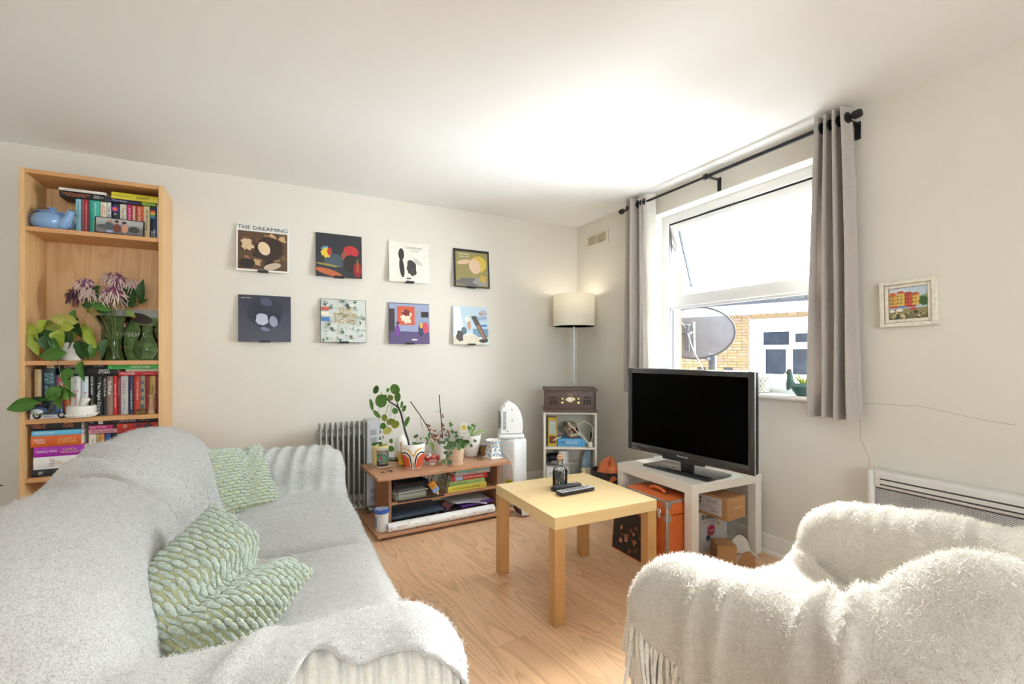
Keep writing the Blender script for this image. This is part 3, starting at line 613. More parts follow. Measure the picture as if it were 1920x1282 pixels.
# ---- armchair under a cream throw, facing the low unit
def c_arm(X, Y, Z, x0, top, rise, hx):
    z = Z - rise * np.clip((-2.62 - Y) / 0.35, 0, 1); return sd_box(X, Y, z, (x0, -2.99, top / 2 + 0.02), (hx, 0.40, top / 2 - 0.02), 0.125)
def c_seat(X, Y, Z): return sd_box(X, Y, Z, (-1.21, -2.97, 0.23), (0.36, 0.40, 0.20), 0.07)
def c_back(X, Y, Z):
    z = Z - 0.13 * np.exp(-((X + 1.42) / 0.17) ** 2) - 0.13 * np.exp(-((X + 0.84) / 0.16) ** 2)
    y = Y + 0.12 * (Z - 0.5) - 0.30 * np.clip(-1.28 - X, 0, 1) * 0.6
    return sd_box(X, y, z, (-1.21, -3.27, 0.34), (0.50, 0.145, 0.30), 0.13)
def chair_f(X, Y, Z):
    d = smin(c_seat(X, Y, Z), c_arm(X, Y, Z, -1.575, 0.582, 0.06, 0.135), 0.10)
    d = smin(d, c_arm(X, Y, Z, -0.85, 0.615, 0.06, 0.125), 0.09); d = smin(d, c_back(X, Y, Z), 0.07)
    top = np.clip((Z - 0.2) * 6, 0, 1)
    # folds pulled from the seat up over the back's shoulder and down the near side
    d = d - fold(X, Y, (-1.42, -3.02), (-1.74, -3.10), 0.018, 0.024) * top - fold(X, Y, (-1.46, -3.08), (-1.76, -3.19), 0.015, 0.022) * top
    d = d - fold(X, Y, (-1.30, -2.98), (-1.42, -3.06), 0.02, 0.012) * top
    d = d - fold(X, Y, (-1.62, -2.85), (-1.76, -2.87), 0.018, 0.013) * top - fold(X, Y, (-1.60, -2.91), (-1.76, -2.95), 0.014, 0.013) * top
    d = d - fold(X, Y, (-0.98, -2.64), (-1.1, -2.95), 0.016, 0.022) * top - fold(X, Y, (-1.02, -2.62), (-1.2, -2.9), 0.02, 0.012) * top
    for k in range(9): d = d - fold(X, Y, (-0.76, -2.70 - 0.045 * k), (-1.0 - 0.01 * k, -2.72 - 0.05 * k), 0.011, 0.004 + 0.003 * (k % 2)) * top
    return d - 0.003 * wobble(X, Y, Z, 30, 9) - 0.005 * wobble(X, Y, Z, 12, 11)
V, F = isosurface(chair_f, (-1.84, -3.62, 0.05), (-0.62, -2.46, 0.92), 0.0125)
def chem(x, y):                                          # hem height round the chair
    return np.where(x < -1.5, np.interp(y, [-3.5, -3.2, -2.95, -2.88, -2.82, -2.72, -2.64, -2.56], [0.12, 0.22, 0.34, 0.385, 0.42, 0.425, 0.44, 0.43]), np.interp(x, [-1.5, -1.3, -0.7], [0.42, 0.30, 0.16]))
lowc = V[:, 2] < chem(V[:, 0], V[:, 1]); inside = (V[:, 2] > 0.3) & (np.abs(V[:, 0] + 1.2) < 0.3)
lowc &= ~inside
F = F[~(lowc[F].all(1))]; used = np.unique(F); rem = -np.ones(len(V), int); rem[used] = np.arange(len(used))
mv = np.zeros(len(V), bool); mv[used] = True; mv &= lowc; V[mv, 2] = np.minimum(V[mv, 2] + 0.0125, chem(V[mv, 0], V[mv, 1]))
ct = T('armchair_throw', 'cream wool throw with long fringe draped over the armchair', 'throw', (0, 0, 0))
SV, SF = smooth_hem(V[used], rem[F]), rem[F]
cl = link('cloth', np_mesh('cloth', SV, SF, THROW_C), ct, False); pile(SV, SF, 90000, 0.0095, 3, PILE_C, ct)
sm = cl.modifiers.new('thickness', 'SOLIDIFY'); sm.thickness = 0.006; sm.offset = -1
# fringe: twisted tassels along the hem of the near arm
FR = fabric('fringe_yarn', (232, 227, 217), (205, 198, 186), 300, 0.6, 0.6, 60)
rf = random.Random(5)
def surf_x(y, z, x0=-1.82):                              # outer skin of the chair at that height
    xs = np.linspace(x0, -1.45, 80); d = chair_f(xs, np.full(80, y), np.full(80, z)); k = np.argmax(d < 0); return xs[k]
for k in range(26):
    y = -2.585 - 0.0165 * k; zz = float(chem(np.array([-1.7]), np.array([y]))[0]); x = surf_x(y, zz + 0.012)
    L = rf.uniform(0.13, 0.19); dx, dy = rf.uniform(-0.012, 0.012), rf.uniform(-0.02, 0.02)
    pts = bez([(x + 0.004, y, zz + 0.012), (x - 0.008, y + dy * 0.3, zz - 0.02), (x - 0.004 + dx, y + dy, zz - L * 0.5), (x - 0.002 - dx, y + dy * 1.6, zz - L)], 10)
    mb = MB().tube(pts, [0.0045, 0.0052, 0.0058, 0.0045, 0.0042, 0.0044, 0.004, 0.0045, 0.005, 0.0055, 0.004], 6)
    mb.tube([p + Vector((0.002, 0.006 * math.sin(i * 0.9 + k), -0.006 * i / 10)) for i, p in enumerate(pts)], 0.0026, 5)
    mb.build('tassel', FR, ct)
for k in range(7):
    x = -1.655 + 0.024 * k; zz = 0.425; ys_ = np.linspace(-2.45, -2.8, 120); y = float(ys_[np.argmax(chair_f(np.full(120, x), ys_, np.full(120, zz + 0.012)) < 0)]); L = rf.uniform(0.13, 0.18)
    MB().tube(bez([(x, y, zz + 0.01), (x, y + 0.012, zz - 0.03), (x + rf.uniform(-0.02, 0.02), y + 0.006, zz - L * 0.6), (x + rf.uniform(-0.02, 0.02), y + 0.008, zz - L)], 8), 0.0045, 6).build('tassel', FR, ct)
chair = T('armchair', 'cream corduroy armchair under the fringed throw beside the wall heater', 'armchair', (0, 0, 0))
def rib_carm(X, Y, Z):
    w = np.clip((-1.62 - X) / 0.05, 0, 1); return c_arm(X, Y, Z, -1.575, 0.582, 0.055, 0.135) + 0.015 - 0.015 * w * (np.abs(np.sin(math.pi * Y / 0.029)) ** 0.85 - 0.6)
V, F = isosurface(rib_carm, (-1.74, -3.42, 0.02), (-1.42, -2.56, 0.68), 0.0075); link('arm', np_mesh('arm', V, F, CORD), chair, False)
soft(lambda X, Y, Z: c_arm(X, Y, Z, -0.85, 0.6, 0.06, 0.125), (-1.0, -3.42, 0.0), (-0.7, -2.56, 0.7), 0.025, 'arm', chair)
soft(c_seat, (-1.6, -3.4, 0.0), (-0.8, -2.54, 0.46), 0.03, 'seat_cushion', chair, 0.025); soft(c_back, (-1.75, -3.6, 0.0), (-0.65, -3.05, 0.85), 0.03, 'backrest', chair, 0.03)
for x in (-1.56, -0.86):
    for y in (-2.68, -3.3): MB().lathe([(0.022, 0), (0.028, 0.06)], 12, (x, y, 0)).build('foot', FOOT, chair)

# ---- chunky knit cushions
KB = mat('cushion_base_lime', (186, 188, 142), 0.95, var=0.1, vs=40, bump=0.3, bs=200, spec=0.15, sheen=0.3)
KT = fabric('cushion_tuft_sage', (200, 209, 196), (164, 178, 160), 240, 0.8, 0.6, 90)
def frame(o, e1, up):
    x = Vector(e1).normalized(); z = Vector(up); z = (z - x * z.dot(x)).normalized(); y = z.cross(x)
    return Matrix(((x.x, y.x, z.x, o[0]), (x.y, y.y, z.y, o[1]), (x.z, y.z, z.z, o[2]), (0, 0, 0, 1)))
def knit_cushion(label, mtx, w, h, th, dent, seed, pitch):
    c = T('cushion', label, 'cushion', (0, 0, 0), 0, 'sage knit cushions on the sofa'); c.matrix_world = mtx
    def pt(s, t, side, lift=0.0):
        e = (max(0, 1 - s * s) * max(0, 1 - t * t)) ** 0.42
        ds = math.exp(-((s - dent[0] - 0.25 * t) / 0.2) ** 2) * (0.35 + 0.65 * (t + 1) / 2)
        x = w / 2 * s * (1 - 0.07 * (1 - t * t)) * (1 - 0.05 * (t + 1)); z = h / 2 * t * (1 - 0.07 * (1 - s * s)) - dent[1] * ds * (t + 1) / 2
        y = side * (th / 2 * e * (1 - dent[2] * ds * (1 if side < 0 else 0.4)) + lift)
        return Vector((x, y, z))
    mb = MB(); n = 30
    for side in (-1, 1): mb.grid(lambda u, v: pt((2 * u - 1) * side * -1, 2 * v - 1, side), n, n)
    mb.build('cover', KB, c, True, ang=70)
    r = random.Random(seed); mb = MB(); rows = int(h / pitch); seg = 0.038
    for side in (-1, 1):
        for i in range(rows):
            t = -0.96 + 1.92 * (i + 0.5) / rows; k = int(w / seg); off = 0.5 * (i % 2)
            for j in range(k + 1):
                s0 = -0.97 + 1.94 * (j + off - 0.5) / k; s1 = s0 + 1.94 * 0.93 / k; s0, s1 = max(-0.985, s0), min(0.985, s1)
                if s1 - s0 < 0.03: continue
                big = (j + i // 2) % 2; rad = pitch * (0.46 if big else 0.33); pts = []; rr = []
                for q in range(7):
                    ss = lerp(s0, s1, q / 6); pts.append(pt(ss, t + r.uniform(-0.006, 0.006), side, rad * 0.35 + r.uniform(-0.0006, 0.0012)))
                    rr.append(rad * (0.5 if q in (0, 6) else (0.72 + 0.2 * r.random() if q % 2 else 0.95 + 0.2 * r.random())))
                mb.tube(pts, rr, 7)
    mb.build('tufts', KT, c, True, ang=60)['kind'] = 'stuff'
    # frilled seam round the edge
    mb = MB()
    for q in range(4):
        for j in range(22):
            a = -1 + 2 * (j + 0.5) / 22; s, t = [(a, -1), (1, a), (a, 1), (-1, a)][q]; p = pt(s, t, 1)
            mb.ball(p, pitch * 0.5 * r.uniform(0.85, 1.15), nu=7, nv=5)
    mb.build('edge_tufts', KT, c, True, ang=60)
    return c
knit_cushion('large sage green knit cushion slumped against the sofa back by the near arm', frame((-2.625, -2.345, 0.575), (0.28, -0.10, -0.23), (-0.10, 0.62, 0.68)), 0.335, 0.325, 0.16, (0.0, 0.06, 0.5), 4, 0.0145)
knit_cushion('sage green knit cushion leaning in the corner by the far sofa arm', frame((-2.668, -1.235, 0.577), (0.74, 0.62, -0.08), (-0.42, 0.25, 0.9)), 0.40, 0.30, 0.14, (0.25, 0.02, 0.5), 6, 0.0145)

# ================================================================== bookcase
OAK = wood('bookcase_oak_upright', (228, 186, 132), (200, 152, 100), 'Z', 9.0, (0.9, 12, 12), 0.45, 0.55)
OAKH = wood('bookcase_oak_edge', (214, 160, 106), (186, 130, 80), 'X', 9.0, (0.9, 14, 14), 0.45, 0.55)
OAKB = wood('bookcase_oak_back', (232, 190, 138), (182, 134, 84), 'Z', 14.0, (0.7, 7, 7), 0.5, 0.45, con=0.45)
BX0, BX1, BY, BH_ = -3.676, -3.069, -0.28, 2.09
bc = T('bookcase', 'tall narrow oak bookcase filled with books against the back wall', 'bookcase', ((BX0 + BX1) / 2, -0.001, 0))
bw = (BX1 - BX0) / 2
for s in (-1, 1):
    a, b = (-bw, -bw + 0.022) if s < 0 else (bw - 0.022, bw); MB().rbox(a, b, BY, 0, 0, BH_, 0.0015, 1).build('side_panel', OAK, bc)
MB().rbox(-bw + 0.0215, bw - 0.0215, BY + 0.004, 0, BH_ - 0.024, BH_ - 0.002, 0.001, 1).build('top_panel', OAKH, bc)
MB().box(-bw + 0.02, bw - 0.02, -0.012, -0.004, 0.07, BH_ - 0.01).build('back_panel', OAKB, bc, False)
SH = [1.788, 1.087, 0.780, 0.474, 0.09]
for z in SH: MB().rbox(-bw + 0.0215, bw - 0.0215, BY + 0.004, -0.011, z - 0.024, z, 0.001, 1).build('shelf', OAKH, bc)
MB().box(-bw + 0.02, bw - 0.02, BY + 0.02, BY + 0.036, 0, 0.068).build('plinth', OAKH, bc, False)

# ------------------------------------------------------------------ books
PAGE = mat('book_pages', (232, 222, 200), 0.9, var=0.12, vs=60)
def book(L, D, Tk, rgb, loc, upright=True, titles=(), label='', rz=0.0, tilt=0.0, group=None, name='book', soft=True):
    """local x: along the spine, local y: into the shelf from the spine, local z: thickness; titles: (text, rgb, centre 0-1, length 0-1, height 0-1)"""
    t = T(name, label, 'book', loc, rz, group)
    if upright: t.rotation_euler = (0, R(90) + tilt, rz)
    b = 0.0016; m = paint(rgb, 0.45)
    mb = MB().box(-L / 2, L / 2, 0, D, 0, b).box(-L / 2, L / 2, 0, D, Tk - b, Tk)
    r = min(0.004, Tk * 0.3); pr = [(0.0 + r, 0), (0.001, r), (0, Tk / 2), (0.001, Tk - r), (r, Tk)]
    n = len(pr); vs = [(x, y, z) for x in (-L / 2, L / 2) for y, z in pr] + [(x, 0.006, z) for x in (-L / 2, L / 2) for z in (0, Tk)]
    fs = [(i, i + 1, n + i + 1, n + i) for i in range(n - 1)] + [tuple(range(n))[::-1] + (2 * n, 2 * n + 1), tuple(range(n, 2 * n)) + (2 * n + 3, 2 * n + 2)]
    mb.add(vs, [f if i else f for i, f in enumerate(fs)]); mb.build('cover', m, t, True, ang=50)
    MB().box(-L / 2 + 0.0015, L / 2 - 0.0015, 0.003, D - 0.0015, b, Tk - b).build('pages', PAGE, t, False)
    for s, c, cx, ww, hh in titles:
        lettering(s, L * ww, Tk * hh, c, t, ((cx - 0.5) * L, -0.0006, Tk * 0.5), name='title')
    return t
def zx(z, x, y): s, ox, oy = z; return ox + x / s, oy + y / s
Z1 = (6.4, 30, 300); Z3 = (4.931, 20, 660)
def upright_row(zm, shelf, yy, rows, group, where):
    for x0, x1, ytop, rgb, titles, lab in rows:
        p0 = onY(*zx(zm, x0, ytop), yy); p1 = onY(*zx(zm, x1, ytop), yy); L = max(0.1, min(p0.z, p1.z) - shelf)
        book(L - 0.001, 0.13, p1.x - p0.x - 0.0006, rgb, (p0.x, yy, shelf + L / 2), True, titles, lab + where, group=group)
def flat_pile(zm, yy, rows, group, where, depth=0.13):
    for x0, x1, ya, yb, rgb, titles, lab, z in rows:
        p0 = onY(*zx(zm, x0, ya), yy); p1 = onY(*zx(zm, x1, ya), yy); tk = onY(*zx(zm, (x0 + x1) / 2, ya), yy).z - onY(*zx(zm, (x0 + x1) / 2, yb), yy).z
        book(p1.x - p0.x, depth, tk, rgb, ((p0.x + p1.x) / 2, yy, z), False, titles, lab + where, group=group)
        return_z = z + tk
W = (245, 243, 236); K = (28, 28, 30)
# ---- top shelf, upright
g1 = 'upright books on the top bookcase shelf'
upright_row(Z1, SH[0], -0.205, [
    (716, 783, 462, (150, 200, 212), [('HAPPY PLACE', (60, 100, 110), 0.3, 0.5, 0.3)], 'pale blue paperback next to the spice jar'),
    (785, 822, 468, (150, 92, 104), [], 'slim mauve book beside the red one'),
    (823, 861, 470, (208, 52, 44), [('SHADOW AND BONE', W, 0.5, 0.75, 0.3)], 'slim red book between two mauve books'),
    (862, 888, 474, (128, 74, 88), [], 'very slim dark mauve book'),
    (890, 1010, 478, (58, 176, 158), [('SARAH J MAAS', (236, 246, 240), 0.28, 0.42, 0.22), ('A COURT of\nMIST and FURY', (196, 214, 90), 0.78, 0.36, 0.4)], 'thick teal green fantasy book'),
    (1015, 1089, 498, (236, 226, 204), [('Side\nStory', (190, 44, 40), 0.24, 0.3, 0.66)], 'cream paperback with red lettering'),
    (1093, 1142, 505, (232, 232, 228), [('THE BEE', (60, 40, 70), 0.3, 0.45, 0.6)], 'white paperback with dark capitals'),
    (1145, 1246, 515, (30, 34, 58), [('A', W, 0.32, 0.06, 0.35)], 'dark navy book with a glowing orb'),
    (1249, 1327, 525, (226, 220, 202), [('Tess Mac', (70, 70, 80), 0.3, 0.4, 0.4)], 'cream paperback with grey script'),
    (1332, 1392, 530, (214, 48, 120), [('Just Kids', W, 0.3, 0.4, 0.5)], 'hot pink paperback'),
    (1394, 1442, 540, (214, 108, 62), [('GREEN', W, 0.3, 0.3, 0.4)], 'orange and white striped paperback'),
    (1446, 1526, 545, (218, 92, 52), [('Carrie Soto', W, 0.27, 0.45, 0.55)], 'orange red book behind the photo frame'),
    (1528, 1607, 550, (228, 208, 164), [('All My Mothers', (50, 50, 60), 0.42, 0.6, 0.5)], 'cream book titled All My Mothers'),
    (1610, 1690, 560, (34, 46, 66), [('Gabrielle\nZevin', W, 0.82, 0.28, 0.75)], 'navy book with rainbow stripes'),
    (1692, 1727, 522, (236, 232, 228), [('BLONDE', (204, 40, 40), 0.25, 0.4, 0.4)], 'slim white book with red lettering')], g1, ' on the top shelf')
def spine_print(pts, rgb, yy, zm=Z1):
    p = [onY(*zx(zm, x, y), yy) for x, y in pts]; return p
o = bpy.data.objects.new('tmp', None); bpy.data.objects.remove(o)
for i, c in enumerate(((230, 90, 60), (240, 200, 70), (90, 180, 110), (60, 130, 200))):
    b = [x for x in bpy.data.objects if x.get('label', '').startswith('navy book with rainbow')][0]
    MB().box(-0.075 + 0.012 * i, -0.064 + 0.012 * i, -0.0009, -0.0003, 0.002, 0.0235).build('rainbow_stripe', paint(c), b, False)
b = [x for x in bpy.data.objects if x.get('label', '').startswith('dark navy book with a glowing')][0]
for i, (c, rr) in enumerate((((60, 60, 160), 0.017), ((200, 60, 130), 0.013), ((240, 120, 70), 0.008))):
    MB().lathe([(rr, 0), (rr, 0.0004 + 0.0003 * i)], 20).build('printed_orb', paint(c), b, False, (-0.062, -0.0003, 0.016), (R(90), 0, 0))
b = [x for x in bpy.data.objects if x.get('label', '').startswith('orange and white striped')][0]
for i in range(2): MB().box(-0.09, 0.09, -0.0009, -0.0003, 0.004 + 0.006 * i, 0.0065 + 0.006 * i).build('printed_stripe', paint(W), b, False)
# ---- top shelf, lying on the row
zt = SH[0]
def zat(zm, x, y, yy): return onY(*zx(zm, x, y), yy).z
ga = 'books lying on the top shelf row'
z0 = max(zat(Z1, 900, 474, -0.215), 0)
flat_pile(Z1, -0.22, [(515, 1064, 345, 415, K, [('Faster Than a Cannonball\n1995 and All That', (226, 120, 70), 0.36, 0.62, 0.62), ('Dylan\nJones', W, 0.83, 0.15, 0.6), ('OI+', W, 0.95, 0.05, 0.25)], 'black book titled Faster Than a Cannonball lying flat', z0)], ga, ' on the top shelf')
tk = zat(Z1, 790, 345, -0.22) - zat(Z1, 790, 415, -0.22)
flat_pile(Z1, -0.215, [(512, 1085, 300, 335, (238, 232, 222), [('A New Sense of Being Alive', (120, 110, 100), 0.3, 0.4, 0.3)], 'thin white book lying over the black one', z0 + tk)], ga, ' on the top shelf')
z0 = zat(Z1, 1290, 520, -0.215)
flat_pile(Z1, -0.22, [(1072, 1515, 452, 496, (44, 40, 74), [('Wilson Bentley', (206, 206, 226), 0.38, 0.4, 0.5)], 'navy book lying flat under the yellow one', z0)], ga, ' on the top shelf')
tk = zat(Z1, 1290, 452, -0.22) - zat(Z1, 1290, 496, -0.22)
flat_pile(Z1, -0.22, [(1515, 1676, 500, 550, (132, 172, 52), [('St. Joan', (40, 60, 20), 0.5, 0.4, 0.4)], 'small green book lying at the end', zat(Z1, 1600, 555, -0.205))], ga, ' on the top shelf')
flat_pile(Z1, -0.225, [(1145, 1704, 380, 455, (216, 206, 56), [('Evie Emerson Sumner', (90, 80, 20), 0.24, 0.4, 0.22), ('PARADISE', (120, 110, 30), 0.66, 0.26, 0.22), ('LOST', (150, 110, 30), 0.67, 0.3, 0.48)], 'yellow book titled Lost lying on top', z0 + tk)], ga, ' on the top shelf')
# ---- third shelf
g3 = 'upright books on the third bookcase shelf'
upright_row(Z3, SH[2], -0.215, [
    (222, 286, 158, (196, 168, 128), [], 'worn beige paperback at the row end'),
    (294, 416, 150, (38, 58, 66), [('HOUSE\nOF SKY', (140, 200, 210), 0.2, 0.22, 0.7), ('flame\nand breath', (140, 200, 210), 0.45, 0.2, 0.6)], 'thick dark teal book behind the toy scooter'),
    (418, 440, 210, (120, 60, 130), [], 'slim purple book'), (441, 497, 214, (204, 50, 70), [('SEVEN', W, 0.3, 0.3, 0.5)], 'red book behind the trailing vine'),
    (498, 552, 216, (222, 122, 68), [('EMMA', (250, 240, 220), 0.35, 0.2, 0.5)], 'orange paperback behind the trailing vine'),
    (557, 650, 218, (240, 238, 232), [('Sapiens', (200, 56, 44), 0.62, 0.55, 0.5), ('Harari', (130, 130, 130), 0.2, 0.25, 0.3)], 'thick white book titled Sapiens'),
    (655, 720, 220, (226, 234, 240), [('Kim Ji', (220, 90, 60), 0.6, 0.4, 0.5)], 'white and blue paperback beside Sapiens'),
    (722, 778, 218, (30, 30, 34), [('EVELYN HUGO', W, 0.25, 0.45, 0.35), ('husbands', (210, 200, 60), 0.72, 0.3, 0.3)], 'black book titled Evelyn Hugo standing'),
    (780, 848, 218, (28, 28, 30), [('The Night Circus', W, 0.55, 0.78, 0.5)], 'black book titled The Night Circus'),
    (850, 889, 218, (32, 30, 30), [('NOCTURNE', (220, 216, 200), 0.3, 0.45, 0.5)], 'slim black book with pale capitals'),
    (890, 948, 220, (150, 118, 104), [('lolita', W, 0.3, 0.35, 0.6)], 'brown paperback titled lolita'),
    (950, 985, 218, (206, 44, 44), [('WHITE TEETH', W, 0.5, 0.6, 0.35)], 'slim bright red book'),
    (986, 1018, 222, (132, 40, 46), [('Wolf Road', (220, 190, 170), 0.3, 0.4, 0.35)], 'slim dark red book beside the grey one'),
    (1019, 1088, 218, (196, 196, 196), [('Catch-22', (190, 60, 60), 0.28, 0.35, 0.45), ('Joseph Heller', (70, 70, 70), 0.75, 0.3, 0.2)], 'grey book titled Catch-22'),
    (1090, 1140, 218, (44, 52, 88), [('NORMAL PEOPLE', W, 0.62, 0.5, 0.3), ('Sally Rooney', (210, 90, 70), 0.25, 0.35, 0.25)], 'navy paperback titled Normal People'),
    (1143, 1200, 218, (206, 62, 44), [('fire keeper', W, 0.4, 0.5, 0.35)], 'vermilion paperback'),
    (1201, 1245, 218, (170, 162, 136), [], 'beige paperback with blue bands'),
    (1246, 1283, 220, (160, 40, 48), [], 'slim crimson book'), (1285, 1340, 218, (196, 164, 84), [('Witch', K, 0.4, 0.3, 0.4)], 'mustard paperback behind the bud vase'),
    (1342, 1372, 225, (140, 52, 54), [], 'slim dark red book at the end')], g3, ' on the third shelf')
b = [x for x in bpy.data.objects if x.get('label', '').startswith('beige paperback with blue bands')][0]
for i in range(4): MB().box(-0.08 + 0.045 * i, -0.06 + 0.045 * i, -0.0009, -0.0003, 0.001, 0.0145).build('printed_band', paint((84, 104, 124)), b, False)
gb = 'books lying on the third shelf row'
z0 = zat(Z3, 720, 216, -0.22)
flat_pile(Z3, -0.23, [(465, 990, 140, 214, (34, 32, 36), [('REBECCA\nYARROS', W, 0.18, 0.27, 0.5), ('ONYX\nSTORM', W, 0.75, 0.2, 0.55)], 'black book titled Onyx Storm lying flat', z0)], gb, ' on the third shelf')
tk = zat(Z3, 720, 140, -0.23) - zat(Z3, 720, 214, -0.23)
flat_pile(Z3, -0.225, [(495, 672, 108, 136, (150, 108, 88), [('AUARAN', W, 0.55, 0.6, 0.5)], 'small brown book lying on the black one', z0 + tk), (737, 897, 110, 136, (48, 42, 40), [('Jon and Jon', W, 0.45, 0.6, 0.5)], 'small black book lying on Onyx Storm', z0 + tk)], gb, ' on the third shelf')
z1 = zat(Z3, 1180, 214, -0.22)
flat_pile(Z3, -0.23, [(998, 1362, 177, 212, (200, 44, 48), [('POWER', W, 0.24, 0.36, 0.62), ('the power of now', W, 0.75, 0.3, 0.2)], 'red book titled Power lying flat', z1)], gb, ' on the third shelf')
tk1 = zat(Z3, 1180, 177, -0.23) - zat(Z3, 1180, 212, -0.23)
flat_pile(Z3, -0.225, [(1065, 1373, 152, 177, (206, 196, 178), [], 'slim beige book lying under the green one', z1 + tk1)], gb, ' on the third shelf')
tk2 = zat(Z3, 1180, 152, -0.225) - zat(Z3, 1180, 177, -0.225)
flat_pile(Z3, -0.235, [(898, 1374, 110, 150, (84, 196, 92), [('ADAM KAY', (30, 80, 40), 0.24, 0.32, 0.5), ('UNDOCTORED', W, 0.63, 0.38, 0.5)], 'bright green book titled Undoctored lying on top', z1 + tk1 + tk2)], gb, ' on the third shelf')
flat_pile(Z3, -0.2, [(335, 405, 108, 150, (210, 192, 160), [], 'small pale notebook lying above the teal book', zat(Z3, 350, 148, -0.205))], gb, ' on the third shelf')
# ---- fourth shelf
gc = 'stack of fantasy hardbacks on the fourth shelf'
zz = SH[3]
for x0, x1, h, rgb, ti, lab in [
    (192, 640, 62, (40, 38, 44), [('SKY', W, 0.2, 0.1, 0.4)], 'dark hardback at the bottom of the fantasy stack'),
    (212, 690, 104, (236, 234, 230), [('THE\nCITY', (130, 50, 120), 0.36, 0.12, 0.6), ('HALL', (200, 160, 90), 0.5, 0.12, 0.3)], 'thick white hardback low in the fantasy stack'),
    (216, 684, 86, (172, 44, 172), [('SARAH J. MAAS', W, 0.25, 0.4, 0.26), ('A COURT of\nWINGS and RUIN', (220, 190, 100), 0.7, 0.36, 0.5)], 'magenta hardback in the fantasy stack'),
    (187, 652, 94, (218, 102, 40), [('SARAH\nJ. MAAS', W, 0.16, 0.24, 0.5), ('A COURT of\nSILVER FLAMES', (236, 190, 110), 0.72, 0.4, 0.5)], 'orange hardback in the fantasy stack'),
    (196, 658, 42, (104, 190, 226), [('SARAH J. MAAS', W, 0.25, 0.4, 0.5)], 'slim sky blue book in the fantasy stack'),
    (190, 655, 90, (36, 36, 40), [('REBECCA\nYARROS', (196, 110, 60), 0.16, 0.28, 0.5), ('IRON\nFLAME', (206, 110, 50), 0.74, 0.2, 0.55)], 'black and copper hardback titled Iron Flame'),
    (184, 652, 62, (240, 238, 236), [('Eleanor Oliphant is', (80, 80, 90), 0.26, 0.4, 0.4), ('fine', (60, 60, 70), 0.65, 0.2, 0.3)], 'white book on top of the fantasy stack')]:
    p0 = onY(*zx(Z3, x0, 800), -0.25); p1 = onY(*zx(Z3, x1, 800), -0.25); tk = h / 4.931 * 2.62 / 880 * 1.03
    book(p1.x - p0.x, 0.155, tk, rgb, ((p0.x + p1.x) / 2, -0.255, zz), False, ti, lab, group=gc); zz += tk
gd = 'upright books on the fourth bookcase shelf'
upright_row(Z3, SH[3], -0.19, [
    (722, 792, 757, (234, 226, 208), [('The Great Gatsby', (90, 80, 70), 0.4, 0.55, 0.4)], 'cream paperback beside the fantasy stack'),
    (795, 826, 755, (204, 176, 106), [('SULA', K, 0.3, 0.3, 0.4)], 'slim mustard book'), (828, 866, 752, (220, 154, 70), [('JEAN RHYS', W, 0.35, 0.4, 0.35)], 'slim amber paperback'),
    (870, 925, 750, (54, 86, 160), [('Villette', (220, 220, 160), 0.35, 0.35, 0.4)], 'royal blue paperback'), (928, 985, 748, (30, 34, 38), [('EVIL', (160, 210, 200), 0.35, 0.35, 0.6)], 'black paperback with pale letters'),
    (990, 1080, 742, (92, 182, 192), [], 'thick turquoise book'), (1085, 1132, 742, (206, 190, 160), [], 'beige paperback beside the lavender'), (1135, 1180, 745, (70, 60, 56), [], 'dark brown book behind the lavender'),
    (1183, 1260, 745, (120, 74, 60), [], 'thick chestnut book behind the lavender'), (1263, 1370, 745, (56, 52, 60), [], 'thick charcoal book at the shelf end')], gd, ' on the fourth shelf')
ge = 'books lying on the fourth shelf row'; zz = zat(Z3, 850, 748, -0.19) + 0.001
for x0, x1, h, rgb, ti, lab in [(722, 985, 36, (226, 160, 172), [('VIRGIN SUICIDES', (90, 50, 60), 0.5, 0.8, 0.5)], 'pale pink book titled Virgin Suicides'), (722, 945, 36, (206, 62, 128), [('HOW TO FAIL', W, 0.4, 0.65, 0.42)], 'deep pink book titled How to Fail'), (722, 955, 56, (36, 34, 38), [('hope', W, 0.12, 0.15, 0.3)], 'black book on top of the pink ones')]:
    p0 = onY(*zx(Z3, x0, 700), -0.2); p1 = onY(*zx(Z3, x1, 700), -0.2); tk = h / 4.931 * 2.75 / 880
    o = book(p1.x - p0.x, 0.13, tk, rgb, ((p0.x + p1.x) / 2, -0.205, zz), False, ti, lab, group=ge)
    if h == 56: MB().box(-0.012, 0.008, -0.0009, -0.0003, 0.006, 0.028).build('publisher_mark', paint(W), o, False)
    zz += tk
zz = zat(Z3, 1150, 742, -0.19) + 0.001
for x0, x1, h, rgb, ti, lab in [(985, 1182, 38, (190, 46, 36), [], 'short dark red book'), (985, 1362, 46, (220, 60, 44), [('GUY\nDAY', W, 0.2, 0.1, 0.7), ('MEDUSA', (90, 40, 110), 0.5, 0.3, 0.4)], 'bright red book with white patch'), (985, 1372, 46, (40, 36, 34), [('EVELYN HUGO', W, 0.25, 0.38, 0.4), ('taylor\njenkins reid', (200, 170, 90), 0.62, 0.22, 0.5)], 'black book titled Evelyn Hugo lying flat')]:
    p0 = onY(*zx(Z3, x0, 660), -0.2); p1 = onY(*zx(Z3, x1, 660), -0.2); tk = h / 4.931 * 2.83 / 880
    book(p1.x - p0.x, 0.13, tk, rgb, ((p0.x + p1.x) / 2, -0.205, zz), False, ti, lab, group=ge); zz += tk

